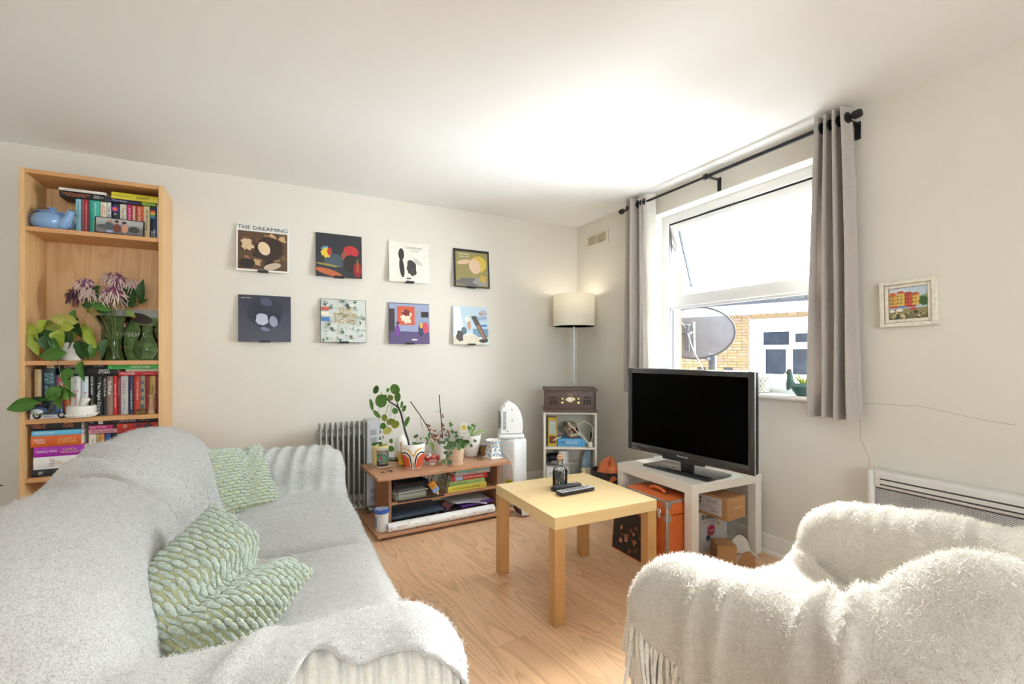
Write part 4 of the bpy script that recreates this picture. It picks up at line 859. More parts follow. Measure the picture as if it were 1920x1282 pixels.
# ------------------------------------------------------------------ things on the bookcase
TEA = mat('teapot_glaze_blue', (128, 164, 208), 0.18, var=0.05, vs=10, coat=0.6)
tp = onY(*zx(Z1, 490, 800), -0.17); tea = T('teapot', 'squat sky blue ceramic teapot on the top bookcase shelf', 'teapot', (tp.x - 0.004, -0.205, SH[0]), R(4))
mb = MB(); prof = [(0.045, 0), (0.07, 0.006), (0.088, 0.03), (0.091, 0.052), (0.081, 0.078), (0.058, 0.094), (0.05, 0.097)]; mb.lathe(prof, 36, (0, 0, 0), 1.0, 0.78)
mb.build('body', TEA, tea)
MB().lathe([(0.056, 0.094), (0.057, 0.098), (0.04, 0.105), (0.012, 0.109), (0.011, 0.115), (0.017, 0.119), (0.014, 0.124), (0.001, 0.126)], 28, (-0.005, 0, 0), 1.25, 0.85).build('lid', TEA, tea)
MB().tube(bez([(0.045, -0.036, 0.03), (0.07, -0.054, 0.045), (0.076, -0.058, 0.075), (0.09, -0.066, 0.106)], 10), [0.03, 0.029, 0.027, 0.025, 0.023, 0.021, 0.019, 0.018, 0.017, 0.017, 0.018], 16).build('spout', TEA, tea)
MB().tube(bez([(-0.085, 0, 0.07), (-0.125, 0, 0.075), (-0.125, 0, 0.01), (-0.088, 0, 0.03)], 12), 0.008, 10).build('handle', TEA, tea)
GJ = glass('jar_glass', (0.96, 0.975, 0.965))
sp = onY(*zx(Z1, 682, 590), -0.19); sj = T('spice_jar', 'small spice jar with white label standing behind the blue teapot', 'jar', (sp.x, -0.19, SH[0]))
MB().lathe([(0.015, 0), (0.016, 0.004), (0.016, 0.1), (0.013, 0.106)], 18).build('glass', GJ, sj); MB().lathe([(0.0145, 0.003), (0.0145, 0.09)], 16).build('contents', mat('dried_herbs', (150, 136, 70), 0.9, var=0.4, vs=200), sj)
MB().lathe([(0.0165, 0.05), (0.0165, 0.09)], 18).build('paper_label', paint((236, 232, 222)), sj); MB().lathe([(0.0155, 0.104), (0.0155, 0.116), (0.012, 0.118)], 16).build('lid', paint((206, 200, 150)), sj)
# framed holiday snap: three figures on a grey beach, leaning on the books
pf = T('photo_frame', 'small framed snapshot of three people on a beach leaning on books', 'picture frame', onY(*zx(Z1, 1243, 885), -0.268)); pf.location.z = SH[0]; pf.rotation_euler = (R(-12), 0, R(4))
MB().box(-0.108, 0.108, 0, 0.008, 0, 0.096).build('frame', paint((38, 34, 34), 0.4), pf, False)
pw = 0.102
pic(pf, [((176, 174, 172), rect(-pw, pw, 0.006, 0.091)), ((150, 152, 154), rect(-pw, pw, 0.045, 0.062)), ((112, 110, 110), rect(-pw, pw, 0.006, 0.046)), ((84, 84, 86), ell(-0.07, 0.04, 0.03, 0.012)), ((70, 68, 68), ell(0.062, 0.036, 0.024, 0.02)),
         ((86, 92, 98), ell(-0.046, 0.046, 0.02, 0.026)), ((190, 140, 112), ell(-0.04, 0.076, 0.008, 0.01)), ((150, 170, 196), rect(-0.056, -0.03, 0.008, 0.022)), ((120, 60, 50), ell(-0.012, 0.036, 0.016, 0.026)), ((186, 132, 106), ell(-0.014, 0.07, 0.008, 0.01)),
         ((56, 40, 36), ell(-0.014, 0.076, 0.01, 0.007)), ((196, 140, 112), ell(0.022, 0.036, 0.014, 0.024)), ((188, 136, 110), ell(0.018, 0.066, 0.008, 0.01)), ((60, 44, 40), ell(0.019, 0.072, 0.01, 0.007))], 'photo_print')
# model scooter
sv = T('model_scooter', 'small blue and white model scooter in front of the books', 'model scooter', onY(*zx(Z3, 360, 580), -0.262)); sv.location.z = SH[2]; sv.rotation_euler = (0, 0, R(-8))
SB = mat('scooter_enamel_blue', (70, 98, 140), 0.25, 0.2, coat=0.5); CHR = mat('chrome', (200, 202, 206), 0.15, 1.0, var=0.02); RUB = mat('rubber_black', (30, 30, 32), 0.7)
for x in (-0.052, 0.052):
    wl = MB(); wl.tube([(0.014 * math.cos(2 * math.pi * i / 16), 0, 0.014 * math.sin(2 * math.pi * i / 16)) for i in range(17)], 0.005, 8, False); o = wl.build('wheel', RUB, sv, True, (x, 0, 0.019)); MB().lathe([(0.01, -0.004), (0.01, 0.004)], 14).build('hub', CHR, o, True, (0, 0, 0), (R(90), 0, 0))
MB().ball((-0.045, 0, 0.044), 0.04, 0.022, 0.024, 18, 10).rbox(-0.02, 0.045, -0.012, 0.012, 0.022, 0.03, 0.004, 2).build('body', SB, sv)
MB().ball((-0.045, -0.016, 0.04), 0.026, 0.012, 0.015, 14, 8).build('side_panel', mat('scooter_enamel_white', (226, 228, 230), 0.25, coat=0.5), sv)
MB().rbox(-0.075, -0.01, -0.014, 0.014, 0.066, 0.078, 0.005, 2).build('saddle', mat('saddle_brown', (70, 52, 44), 0.6), sv)
MB().tube([(0.054, 0, 0.026), (0.046, 0, 0.06), (0.038, 0, 0.096)], [0.006, 0.01, 0.006], 8).rbox(0.03, 0.05, -0.02, 0.02, 0.03, 0.08, 0.006, 2).build('leg_shield', SB, sv)
MB().tube([(0.036, -0.034, 0.098), (0.04, 0, 0.094), (0.036, 0.034, 0.098)], 0.003, 6).ball((0.046, 0, 0.096), 0.01).build('handlebar', CHR, sv)
# mortar and pestle
mt = T('mortar', 'white stone mortar with carved band and pestle on the third shelf', 'mortar', onY(*zx(Z3, 655, 572), -0.255)); mt.location.z = SH[2]
STN = mat('white_marble', (232, 228, 218), 0.5, var=0.06, vs=20)
MB().lathe([(0.052, 0), (0.06, 0.004), (0.063, 0.02), (0.064, 0.05), (0.062, 0.062), (0.056, 0.064), (0.05, 0.05), (0.03, 0.028), (0.001, 0.022)], 32).build('bowl', STN, mt)
mb = MB()
for i in range(22): a = 2 * math.pi * i / 22; mb.ball((0.0625 * math.cos(a), 0.0625 * math.sin(a), 0.014), 0.0065, nu=8, nv=6)
mb.build('carved_band', STN, mt)
MB().tube(bez([(-0.01, 0.0, 0.03), (0.0, 0.0, 0.06), (0.012, 0, 0.09), (0.018, 0, 0.106)], 8), [0.016, 0.014, 0.0135, 0.015, 0.017, 0.019, 0.021, 0.023, 0.02], 14).build('pestle', STN, mt)
# silver trinket dish and bud vase
td = T('trinket_dish', 'tiny round brass trinket pot in front of the red books', 'trinket pot', onY(*zx(Z3, 1205, 545), -0.245)); td.location.z = SH[2]
SLV = mat('aged_brass', (176, 162, 120), 0.3, 0.9, var=0.2, vs=40)
MB().lathe([(0.012, 0), (0.016, 0.003), (0.026, 0.016), (0.027, 0.022), (0.022, 0.026), (0.012, 0.03), (0.005, 0.034), (0.003, 0.04), (0.001, 0.041)], 20).build('pot', SLV, td)
for a in range(3): MB().ball((0.022 * math.cos(a * 2.1), 0.022 * math.sin(a * 2.1), 0.007), 0.007, nu=8, nv=6).build('ornament', SLV, td)
bv = T('bud_vase', 'slim pinkish clay bud vase holding a dry twig', 'vase', onY(*zx(Z3, 1302, 540), -0.245)); bv.location.z = SH[2]
MB().lathe([(0.018, 0), (0.02, 0.003), (0.0135, 0.03), (0.011, 0.07), (0.013, 0.098), (0.019, 0.112), (0.017, 0.112), (0.01, 0.095), (0.001, 0.09)], 20).build('vase', mat('clay_pink', (198, 160, 128), 0.5, var=0.12, vs=30), bv)
MB().tube(bez([(0, 0, 0.09), (-0.006, 0, 0.13), (-0.03, 0, 0.15), (-0.04, -0.005, 0.19)], 8), 0.0014, 5).tube([(-0.02, 0, 0.14), (-0.008, 0, 0.17)], 0.001, 5).build('twig', mat('dry_twig', (120, 96, 78), 0.9), bv)
# dried lavender bunch on the fourth shelf
lv = T('lavender_bunch', 'dark dried lavender sprigs in front of the fourth shelf books', 'dried flowers', onY(*zx(Z3, 1215, 745), -0.25)); lv.location.z = SH[3]
LVM = mat('dried_lavender', (74, 66, 84), 0.9, var=0.3, vs=90); rl = random.Random(2); zl = zat(Z3, 1215, 650, -0.25) - SH[3]
MB().lathe([(0.014, 0), (0.02, 0.03), (0.016, 0.075), (0.019, 0.09), (0.016, 0.088), (0.001, 0.06)], 16).build('jar', paint((120, 116, 110)), lv)
for i in range(11):
    ax, ay, hh = rl.uniform(-0.035, 0.04), rl.uniform(-0.02, 0.02), zl * rl.uniform(0.9, 1.08); mb = MB().tube(bez([(0, 0, 0.05), (ax * 0.3, ay, hh * 0.5), (ax, ay, hh)], 6), 0.0011, 5)
    for j in range(8):
        q = lerp(0.66, 1.0, j / 7); mb.ball((ax * q * q + rl.uniform(-0.003, 0.003), ay * q, hh * q), 0.0042, nu=6, nv=4)
    mb.build('sprig', LVM, lv)
# large art book standing behind the glass: green cover, sleeping figure in grass
ab = T('art_book', 'large green art book standing behind the glass vases', 'book', (onY(*zx((5.828, 20, 480), 1300, 1100), -0.05).x, -0.05, SH[1])); ab.rotation_euler = (R(-7), 0, 0)
x0 = onY(*zx((5.828, 20, 480), 970, 900), -0.06).x - ab.location.x; x1 = onY(*zx((5.828, 20, 480), 1622, 900), -0.06).x - ab.location.x; hh = zat((5.828, 20, 480), 1480, 545, -0.06) - SH[1]
MB().box(x0, x1, 0, 0.022, 0, hh).build('cover', mat('book_cover_meadow', (98, 130, 58), 0.4, var=0.55, vs=28), ab, False); MB().box(x0 + 0.002, x1 + 0.001, 0.003, 0.019, 0.003, hh + 0.0005).build('pages', PAGE, ab, False)
pic(ab, [((178, 186, 180), rect(x0 + 0.002, x1 - 0.002, hh * 0.8, hh - 0.002)), ((64, 44, 28), ell(0.045, hh * 0.78, 0.062, 0.03, a=-0.3)), ((186, 154, 60), ell(0.0, hh * 0.8, 0.026, 0.014, a=0.3)), ((196, 160, 70), ell(-0.035, hh * 0.24, 0.016, 0.008, a=-0.6))], 'cover_print')
lettering('resort', (x1 - x0) * 0.5, 0.028, (226, 230, 214), ab, (0.005, -0.0022, hh * 0.48), name='title')
# ================================================================== record sleeves on the back wall
CARD = mat('sleeve_card_edge', (222, 216, 204), 0.7)
SW = 0.313
def sleeve(label, x0, z0, base, shapes, texts, ledge, group='record sleeves hung on the back wall', w=SW, h=SW):
    t = T('record_sleeve', label, 'record sleeve', (x0 + w / 2, -0.034, z0), 0, group); t.rotation_euler = (R(-4.2), 0, 0)
    MB().rbox(-w / 2, w / 2, 0, 0.0045, 0, h, 0.001, 1).build('sleeve', paint(base, 0.35), t, False)
    pic(t, [(c, [(x * w, z * h) for x, z in p]) for c, p in shapes], 'printed_shape')
    for k, (s, c, cx, cz, tw, thh) in enumerate(texts): lettering(s, tw * w, thh * h, c, t, (cx * w, -0.0008 - 0.00025 * len(shapes) - 0.0002 * k, cz * h))
    lg = T('record_ledge', 'small black wall ledge under the ' + ledge, 'wall ledge', (x0 + w / 2, 0, z0), 0, 'black ledges under the record sleeves')
    MB().rbox(-0.032, 0.032, -0.048, 0.0005, -0.004, -0.0005, 0.001, 1).rbox(-0.032, 0.032, -0.048, -0.044, -0.004, 0.009, 0.001, 1).build('ledge', BLK, lg); MB().rbox(-0.03, 0.03, -0.004, 0.0005, -0.004, 0.05, 0.001, 1).build('back_plate', BLK, lg)
E_ = ell
def scatter(n, cols, x0, x1, z0, z1, r0, r1, seed, wob=0.35):
    r = random.Random(seed); return [(r.choice(cols), ell(r.uniform(x0, x1), r.uniform(z0, z1), r.uniform(r0, r1), r.uniform(r0, r1), 12, r.uniform(0, 3), wob, r.randint(0, 999))) for _ in range(n)]
sleeve('record sleeve in sepia browns with white border titled The Dreaming', -2.722, 1.677, (240, 238, 232), [((92, 66, 44), rect(-0.47, 0.47, 0.04, 0.86))] + scatter(26, [(150, 112, 76), (70, 48, 32), (196, 160, 116), (120, 86, 58), (44, 30, 22)], -0.4, 0.4, 0.1, 0.8, 0.03, 0.09, 3) +
       [((54, 36, 26), E_(0.12, 0.5, 0.27, 0.26, wob=0.06)), ((226, 200, 164), E_(0.02, 0.5, 0.11, 0.15, a=0.4)), ((214, 184, 146), E_(-0.3, 0.56, 0.11, 0.13, wob=0.25, a=0.5)), ((40, 28, 22), E_(-0.3, 0.16, 0.15, 0.1)), ((196, 178, 154), E_(0.18, 0.12, 0.17, 0.07, a=0.3))],
       [('THE DREAMING', (52, 56, 66), 0, 0.93, 0.95, 0.085), ('KATE BUSH', (190, 150, 60), 0.4, 0.82, 0.15, 0.025)], 'sepia brown record sleeve')
sleeve('dark record sleeve with a red shape and a small yellow shape', -2.238, 1.677, (58, 52, 50), [((46, 48, 54), rect(-0.49, 0.49, 0.02, 0.98)), ((70, 84, 96), E_(-0.1, 0.38, 0.22, 0.16, wob=0.1)), ((190, 100, 60), E_(-0.22, 0.1, 0.3, 0.07, a=-0.25)), ((150, 140, 70), E_(-0.25, 0.27, 0.26, 0.025, a=-0.12)),
       ((190, 44, 48), E_(0.26, 0.62, 0.17, 0.13, a=-0.2)), ((150, 78, 54), E_(0.12, 0.5, 0.08, 0.11)), ((44, 36, 34), E_(0.26, 0.34, 0.18, 0.2)), ((150, 34, 40), E_(0.4, 0.2, 0.09, 0.18)), ((220, 190, 60), E_(-0.29, 0.56, 0.1, 0.13, wob=0.2)), ((190, 50, 50), E_(-0.21, 0.58, 0.05, 0.09)), ((90, 150, 200), E_(-0.32, 0.66, 0.09, 0.02, a=0.4))], [('DISCOVERY', (206, 160, 60), 0.4, 0.3, 0.035, 0.3)], 'dark red and black record sleeve')
sleeve('pale cream record sleeve with black ink shapes', -1.728, 1.677, (234, 229, 218), [((50, 48, 46), E_(-0.2, 0.68, 0.07, 0.15)), ((48, 46, 44), E_(-0.19, 0.35, 0.06, 0.24, a=0.1)), ((60, 58, 56), E_(0.05, 0.36, 0.12, 0.2, a=0.15, wob=0.12)), ((206, 202, 194), E_(0.2, 0.52, 0.14, 0.06, a=-0.6)), ((48, 46, 44), rect(-0.08, 0.03, 0.08, 0.11))],
       [('FLEETWOOD MAC', (110, 106, 100), 0.12, 0.86, 0.4, 0.05), ('RUMOURS', (140, 136, 130), 0.14, 0.78, 0.18, 0.035)], 'pale cream record sleeve')
sleeve('record sleeve in a black border with an olive and blond picture', -1.212, 1.672, (28, 28, 30), [((150, 138, 84), rect(-0.45, 0.45, 0.03, 0.93)), ((104, 100, 98), E_(-0.05, 0.14, 0.4, 0.11, wob=0.1)), ((150, 146, 150), E_(0.22, 0.16, 0.2, 0.1, wob=0.2)), ((206, 178, 70), E_(0.18, 0.62, 0.24, 0.22, a=0.4)), ((220, 188, 158), E_(0.08, 0.56, 0.16, 0.2, a=0.35)), ((214, 180, 150), E_(-0.22, 0.66, 0.2, 0.06, a=0.2)), ((190, 160, 64), E_(0.3, 0.24, 0.1, 0.1, wob=0.3))],
       [('hunky dory', W, -0.22, 0.8, 0.28, 0.04), ('david bowie', W, -0.22, 0.87, 0.28, 0.04)], 'black bordered olive record sleeve')
sleeve('deep blue record sleeve with a pale smudge in the middle', -2.71, 1.209, (40, 40, 62), [((34, 34, 54), E_(0, 0.62, 0.34, 0.32, wob=0.06)), ((72, 74, 100), E_(0.02, 0.86, 0.12, 0.09, a=-0.4)), ((186, 186, 204), E_(-0.06, 0.48, 0.12, 0.13, a=0.3, wob=0.1)), ((150, 152, 176), E_(0.16, 0.44, 0.08, 0.12, a=0.2)), ((120, 120, 148), E_(0.0, 0.27, 0.09, 0.04, a=-0.3))], [('JONI MITCHELL', W, -0.36, 0.93, 0.18, 0.025)], 'deep blue record sleeve')
rs = [((206, 210, 204), rect(-0.49, 0.49, 0.01, 0.99))] + scatter(150, [(236, 236, 230), (96, 122, 96), (150, 164, 150), (60, 72, 64), (226, 228, 220)], -0.46, 0.46, 0.04, 0.96, 0.008, 0.045, 8, 0.6)
rs = [rs[0]] + rs[1:]
sleeve('record sleeve with splashed green and white paint titled The Stone Roses', -2.208, 1.209, (70, 82, 74), rs[:90] + [((196, 92, 70), rect(-0.49, -0.32, 0.72, 0.8)), ((232, 226, 208), rect(-0.49, -0.32, 0.6, 0.69)), ((70, 120, 186), rect(-0.49, -0.32, 0.48, 0.57))], [('THE\nSTONE\nROSES', (184, 148, 60), 0.02, 0.62, 0.5, 0.36)], 'paint splashed record sleeve')
sleeve('record sleeve of a violet street scene with an orange poster shape', -1.728, 1.207, (96, 84, 118), [((150, 160, 190), rect(-0.49, 0.49, 0.3, 0.98)), ((92, 78, 120), rect(-0.49, 0.49, 0.01, 0.3)), ((60, 50, 58), rect(-0.49, -0.36, 0.3, 0.85)), ((206, 90, 60), rect(-0.3, 0.13, 0.46, 0.92)), ((236, 214, 190), E_(-0.08, 0.66, 0.13, 0.16, wob=0.25)), ((120, 40, 30), E_(-0.08, 0.76, 0.1, 0.08, wob=0.2)), ((120, 60, 150), E_(-0.3, 0.32, 0.06, 0.14)), ((90, 40, 50), E_(-0.29, 0.5, 0.04, 0.04)), ((206, 70, 90), E_(0.4, 0.4, 0.08, 0.14)), ((60, 60, 90), E_(0.28, 0.34, 0.06, 0.16)), ((210, 170, 80), E_(0.29, 0.46, 0.04, 0.08)), ((226, 220, 214), E_(0.12, 0.1, 0.08, 0.02)), ((50, 40, 44), rect(0.3, 0.48, 0.66, 0.8))], [('TOTO', (206, 180, 80), 0.22, 0.78, 0.14, 0.06)], 'violet street scene record sleeve')
sleeve('record sleeve of a boat deck under pale sky titled Summer Days', -1.22, 1.206, (222, 226, 224), [((186, 208, 222), rect(-0.49, 0.49, 0.3, 0.99)), ((110, 150, 176), rect(0.05, 0.49, 0.2, 0.42)), ((214, 206, 184), [(-0.49, 0.01), (0.4, 0.01), (0.1, 0.28), (-0.49, 0.2)]), ((236, 236, 232), [(-0.46, 0.3), (-0.2, 0.3), (-0.3, 0.98), (-0.47, 0.98)]), ((80, 70, 62), [(0.0, 0.74), (0.14, 0.76), (0.48, 0.12), (0.36, 0.08)]), ((150, 110, 80), [(0.16, 0.5), (0.22, 0.54), (0.44, 0.12), (0.36, 0.1)]), ((90, 110, 130), E_(-0.2, 0.36, 0.08, 0.1)), ((70, 64, 60), E_(-0.32, 0.22, 0.1, 0.14, wob=0.2)), ((226, 220, 210), E_(-0.1, 0.66, 0.07, 0.08)), ((196, 150, 120), E_(-0.05, 0.5, 0.05, 0.12)), ((50, 46, 46), E_(0.34, 0.1, 0.13, 0.05)), ((60, 130, 190), rect(0.28, 0.45, 0.48, 0.53))],
       [('THE\nBEACH\nBOYS', (190, 70, 60), 0.34, 0.83, 0.22, 0.14), ('SUMMER\nDAYS', (70, 120, 180), 0.3, 0.69, 0.3, 0.1)], 'boat deck record sleeve')

# ================================================================== coffee table, bottle, remotes
BIRCH = wood('coffee_table_birch', (228, 200, 148), (212, 180, 124), 'X', 10.0, (1.0, 14, 14), 0.35, 0.6)
BIRCHL = wood('coffee_table_leg', (200, 154, 98), (176, 128, 74), 'Z', 8.0, (1.2, 16, 16), 0.4, 0.6)
def lack(name, label, x0, x1, y0, y1, mt_, ml):
    t = T(name, label, 'table', ((x0 + x1) / 2, (y0 + y1) / 2, 0)); hx, hy = (x1 - x0) / 2, (y1 - y0) / 2
    MB().rbox(-hx, hx, -hy, hy, 0.40, 0.45, 0.0015, 1).build('tabletop', mt_, t)
    for sx in (-1, 1):
        for sy in (-1, 1): MB().rbox(sx * (hx - 0.026) - 0.025, sx * (hx - 0.026) + 0.025, sy * (hy - 0.026) - 0.025, sy * (hy - 0.026) + 0.025, 0, 0.402, 0.0012, 1).build('leg', ml, t)
    return t
lack('coffee_table', 'square pale birch coffee table in the middle of the floor', -1.482, -0.928, -1.968, -1.40, BIRCH, BIRCHL)
bp = onZ(1050, 912, 0.4505); bt = T('glass_bottle', 'corked glass bottle of dark matchsticks on the coffee table', 'bottle', bp)
BG = glass('bottle_glass', (0.975, 0.985, 0.985), 0.01, 1.4, 0.01); s_ = bp and (bp - CAM).length * 0.96 / 880
MB().lathe([(0.0005, 0.002), (0.034, 0.0), (0.0375, 0.004), (0.0375, 0.078), (0.034, 0.09), (0.022, 0.102), (0.0145, 0.112), (0.0135, 0.13), (0.0165, 0.133), (0.0165, 0.142), (0.0125, 0.143)], 32).build('glass', BG, bt)
rm = random.Random(4)
for k in range(46):
    a, r0 = rm.uniform(0, 6.28), 0.03 * math.sqrt(rm.random()); tw = a + rm.uniform(0.9, 1.5); r1 = min(0.031, r0 * rm.uniform(0.8, 1.15) + 0.004)
    p, q = Vector((r0 * math.cos(a), r0 * math.sin(a), 0.006)), Vector((r1 * math.cos(tw), r1 * math.sin(tw), rm.uniform(0.082, 0.088)))
    mb = MB().tube([p, q], 0.0017, 4); o = mb.build('matchstick', paint((74, 84, 82) if k % 3 else (58, 66, 66)), bt, False); MB().ball(q + Vector((0, 0, 0.002)), 0.0026, nu=6, nv=4).build('match_head', paint((236, 236, 232)), o)
MB().lathe([(0.0115, 0.128), (0.0125, 0.142), (0.0145, 0.1425), (0.015, 0.156), (0.014, 0.158), (0.001, 0.158)], 18).build('cork', mat('cork', (196, 148, 106), 0.9, var=0.2, vs=150, bump=0.3), bt)
MB().lathe([(0.0165, 0.1435), (0.0168, 0.145), (0.0165, 0.147), (0.0155, 0.145)], 18).build('neck_ring', paint((230, 226, 214)), bt)
def remote(label, pc, ang, L, Wd, body, face, rows, seed):
    t = T('remote_control', label, 'remote control', (pc.x, pc.y, 0.4502), ang, 'remote controls on the coffee table'); r = random.Random(seed)
    MB().rbox(-L / 2, L / 2, -Wd / 2, Wd / 2, 0, 0.018, 0.006, 3).build('body', paint(body, 0.35), t)
    MB().rbox(-L / 2 + 0.004, L / 2 - 0.004, -Wd / 2 + 0.003, Wd / 2 - 0.003, 0.0165, 0.0195, 0.0012, 2).build('face_plate', paint(face, 0.3), t)
    for i in range(rows):
        for j in range(4):
            x = lerp(-L / 2 + 0.016, L / 2 - 0.05, i / (rows - 1)); y = (j - 1.5) * Wd * 0.2
            c = r.choice([(60, 62, 66), (90, 92, 98), (60, 62, 66), (180, 60, 60), (70, 130, 90)]) if i == rows - 2 else r.choice([(70, 72, 78), (110, 112, 118)])
            MB().rbox(x - 0.0038, x + 0.0038, y - 0.0032, y + 0.0032, 0.019, 0.0212, 0.001, 1).build('button', paint(c), t)
    MB().lathe([(0.011, 0.019), (0.011, 0.021), (0.009, 0.0215)], 20, (L / 2 - 0.028, 0, 0)).build('dial', paint((150, 152, 158), 0.3), t)
remote('silver faced television remote lying on the coffee table', onZ(1079, 919, 0.46), math.atan2(*(lambda a, b: (b.y - a.y, b.x - a.x))(onZ(1037, 926, 0.46), onZ(1112, 912, 0.46))), 0.205, 0.05, (34, 34, 38), (196, 198, 202), 11, 1)
remote('black remote tucked beside the glass bottle', onZ(1062, 913, 0.458), math.atan2(*(lambda a, b: (b.y - a.y, b.x - a.x))(onZ(1037, 920, 0.46), onZ(1105, 907, 0.46))), 0.17, 0.038, (28, 28, 30), (40, 40, 44), 9, 2)

# ================================================================== television on its white table
WL = mat('white_lacquer', (232, 226, 216), 0.4, var=0.02, vs=5)
lack('side_table', 'square white side table carrying the television', -0.596, -0.046, -1.872, -1.288, WL, WL)
tv = T('television', 'flat black television on a glossy black pedestal', 'television', (-0.402, -1.64, 0.4505), R(-84.9))
SCR = mat('screen_black', (2, 2, 2), 0.22, var=0.0, spec=0.04); BEZ = mat('bezel_gloss_dark', (52, 53, 56), 0.12, 0.2, var=0.03, coat=0.5); EDGE = mat('bezel_silver', (170, 172, 174), 0.25, 0.8, var=0.03)
TW, TZ0_, TZ1_ = 0.424, 0.066, 0.583
MB().rbox(-TW, TW, 0.0, 0.03, TZ0_, TZ1_, 0.006, 2).build('rear_shell', mat('tv_back_black', (30, 30, 32), 0.5), tv)
mb = MB()
for q in ((-TW, -TW + 0.034, TZ0_, TZ1_), (TW - 0.034, TW, TZ0_, TZ1_)): mb.rbox(q[0], q[1], -0.012, 0.006, q[2], q[3], 0.004, 2)
mb.rbox(-TW + 0.03, TW - 0.03, -0.012, 0.006, TZ1_ - 0.03, TZ1_, 0.004, 2).rbox(-TW + 0.03, TW - 0.03, -0.012, 0.006, TZ0_, TZ0_ + 0.045, 0.004, 2); mb.build('bezel', BEZ, tv)
mb = MB().tube([(x, -0.004, z) for x, z in ((-TW, TZ0_), (TW, TZ0_), (TW, TZ1_), (-TW, TZ1_), (-TW, TZ0_))], 0.0045, 6); mb.build('edge_trim', EDGE, tv)
MB().box(-TW + 0.028, TW - 0.028, -0.008, 0.0, TZ0_ + 0.04, TZ1_ - 0.026).build('screen', SCR, tv, False)
lettering('Panasonic', 0.075, 0.012, (190, 192, 196), tv, (0.0, -0.0126, TZ0_ + 0.018), name='brand_lettering')
MB().box(-0.14, 0.14, -0.018, 0.0, TZ0_ - 0.014, TZ0_ + 0.002).build('speaker_bar', BEZ, tv, False)
MB().rbox(-0.04, 0.04, 0.018, 0.045, 0.01, TZ0_ + 0.05, 0.005, 2).build('neck', BEZ, tv)
MB().rbox(-0.22, 0.22, -0.10, 0.12, 0.0, 0.014, 0.006, 2).build('pedestal', mat('pedestal_gloss_black', (22, 23, 25), 0.08, coat=0.8), tv)
MB().rbox(-0.21, -0.05, -0.06, 0.0, 0.014, 0.0155, 0.0006, 1).build('pedestal_plate', mat('pedestal_plate_grey', (120, 118, 112), 0.2, 0.4), tv)
for i, (px, py, rz, lab) in enumerate(((1368, 892, 8, 'white sheet of paper sticking out beside the television pedestal'), (1245, 858, -12, 'white card tucked behind the television pedestal'))):
    p = onZ(px, py, 0.4505); t = tag(MB().box(-0.05, 0.05, -0.05, 0.05, 0, 0.0012).build('paper_sheet', paint((244, 244, 240)), None, False, (p.x, p.y, 0.4502), (0, 0, R(rz))), lab, 'paper')
tag(MB().tube(bez([(-0.37, -1.80, 0.457), (-0.33, -1.86, 0.458), (-0.30, -1.84, 0.457), (-0.25, -1.78, 0.457)], 10), 0.004, 6).build('power_cable', RUB), 'black power cable lying by the television pedestal', 'cable')
# ---- orange record case under the side table
OR = mat('case_vinyl_orange', (214, 108, 50), 0.55, var=0.05, vs=10, bump=0.1, bs=300); ALU = mat('aluminium_edge', (178, 178, 176), 0.3, 0.9, var=0.05)
oc = T('record_case', 'orange record carrying case with aluminium edges under the side table', 'record case', (-0.602, -1.635, 0)); hx, hy, hz = 0.098, 0.175, 0.36
MB().rbox(-hx, hx, -hy, hy, 0, 0.285, 0.003, 1).build('body', OR, oc); MB().rbox(-hx, hx, -hy, hy, 0.289, hz, 0.003, 1).build('lid', OR, oc)
mb = MB()
for sx in (-1, 1):
    for sy in (-1, 1): mb.rbox(sx * hx - 0.009 if sx < 0 else hx - 0.009, sx * hx + 0.009 if sx < 0 else hx + 0.002, sy * hy - (0.002 if sy < 0 else 0.009), sy * hy + (0.009 if sy < 0 else 0.002), 0.004, hz - 0.002, 0.002, 1)
for sy in (-1, 1): mb.rbox(-hx, hx, sy * hy - (0.002 if sy < 0 else 0.009), sy * hy + (0.009 if sy < 0 else 0.002), hz - 0.011, hz + 0.002, 0.002, 1)
for sx in (-1, 1): mb.rbox(sx * hx - (0.002 if sx < 0 else 0.009), sx * hx + (0.009 if sx < 0 else 0.002), -hy, hy, hz - 0.011, hz + 0.002, 0.002, 1)
mb.build('edge_strip', ALU, oc)
for z in (hz - 0.018, 0.27):
    for sx in (-1, 1):
        for sy in (-1, 1): MB().rbox(sx * (hx - 0.009) - 0.014, sx * (hx - 0.009) + 0.014, sy * (hy - 0.009) - 0.014, sy * (hy - 0.009) + 0.014, z - 0.016, z + 0.021, 0.004, 2).build('corner_guard', ALU, oc)
for y in (0.02,): 
    MB().tube(bez([(0.0, -0.06, hz + 0.002), (0.0, -0.05, hz + 0.03), (0.0, 0.05, hz + 0.03), (0.0, 0.06, hz + 0.002)], 12), 0.009, 8).build('handle', OR, oc)
for y in (-0.065, 0.065): MB().tube([(0.012 * math.cos(a), y, hz + 0.004 + 0.008 * abs(math.sin(a))) for a in [2 * math.pi * i / 12 for i in range(13)]], 0.002, 5, False).build('handle_ring', CHR, oc)
MB().rbox(-hx - 0.008, -hx + 0.002, -hy + 0.045, -hy + 0.075, 0.262, 0.312, 0.003, 1).build('latch', CHR, oc)
tag(MB().rbox(-0.40, -0.385, -1.70, -1.36, 0, 0.385, 0.002, 1).build('cardboard_sheet', mat('cardboard_dark', (128, 96, 68), 0.9, var=0.08)), 'brown cardboard panel standing behind the orange record case', 'cardboard')
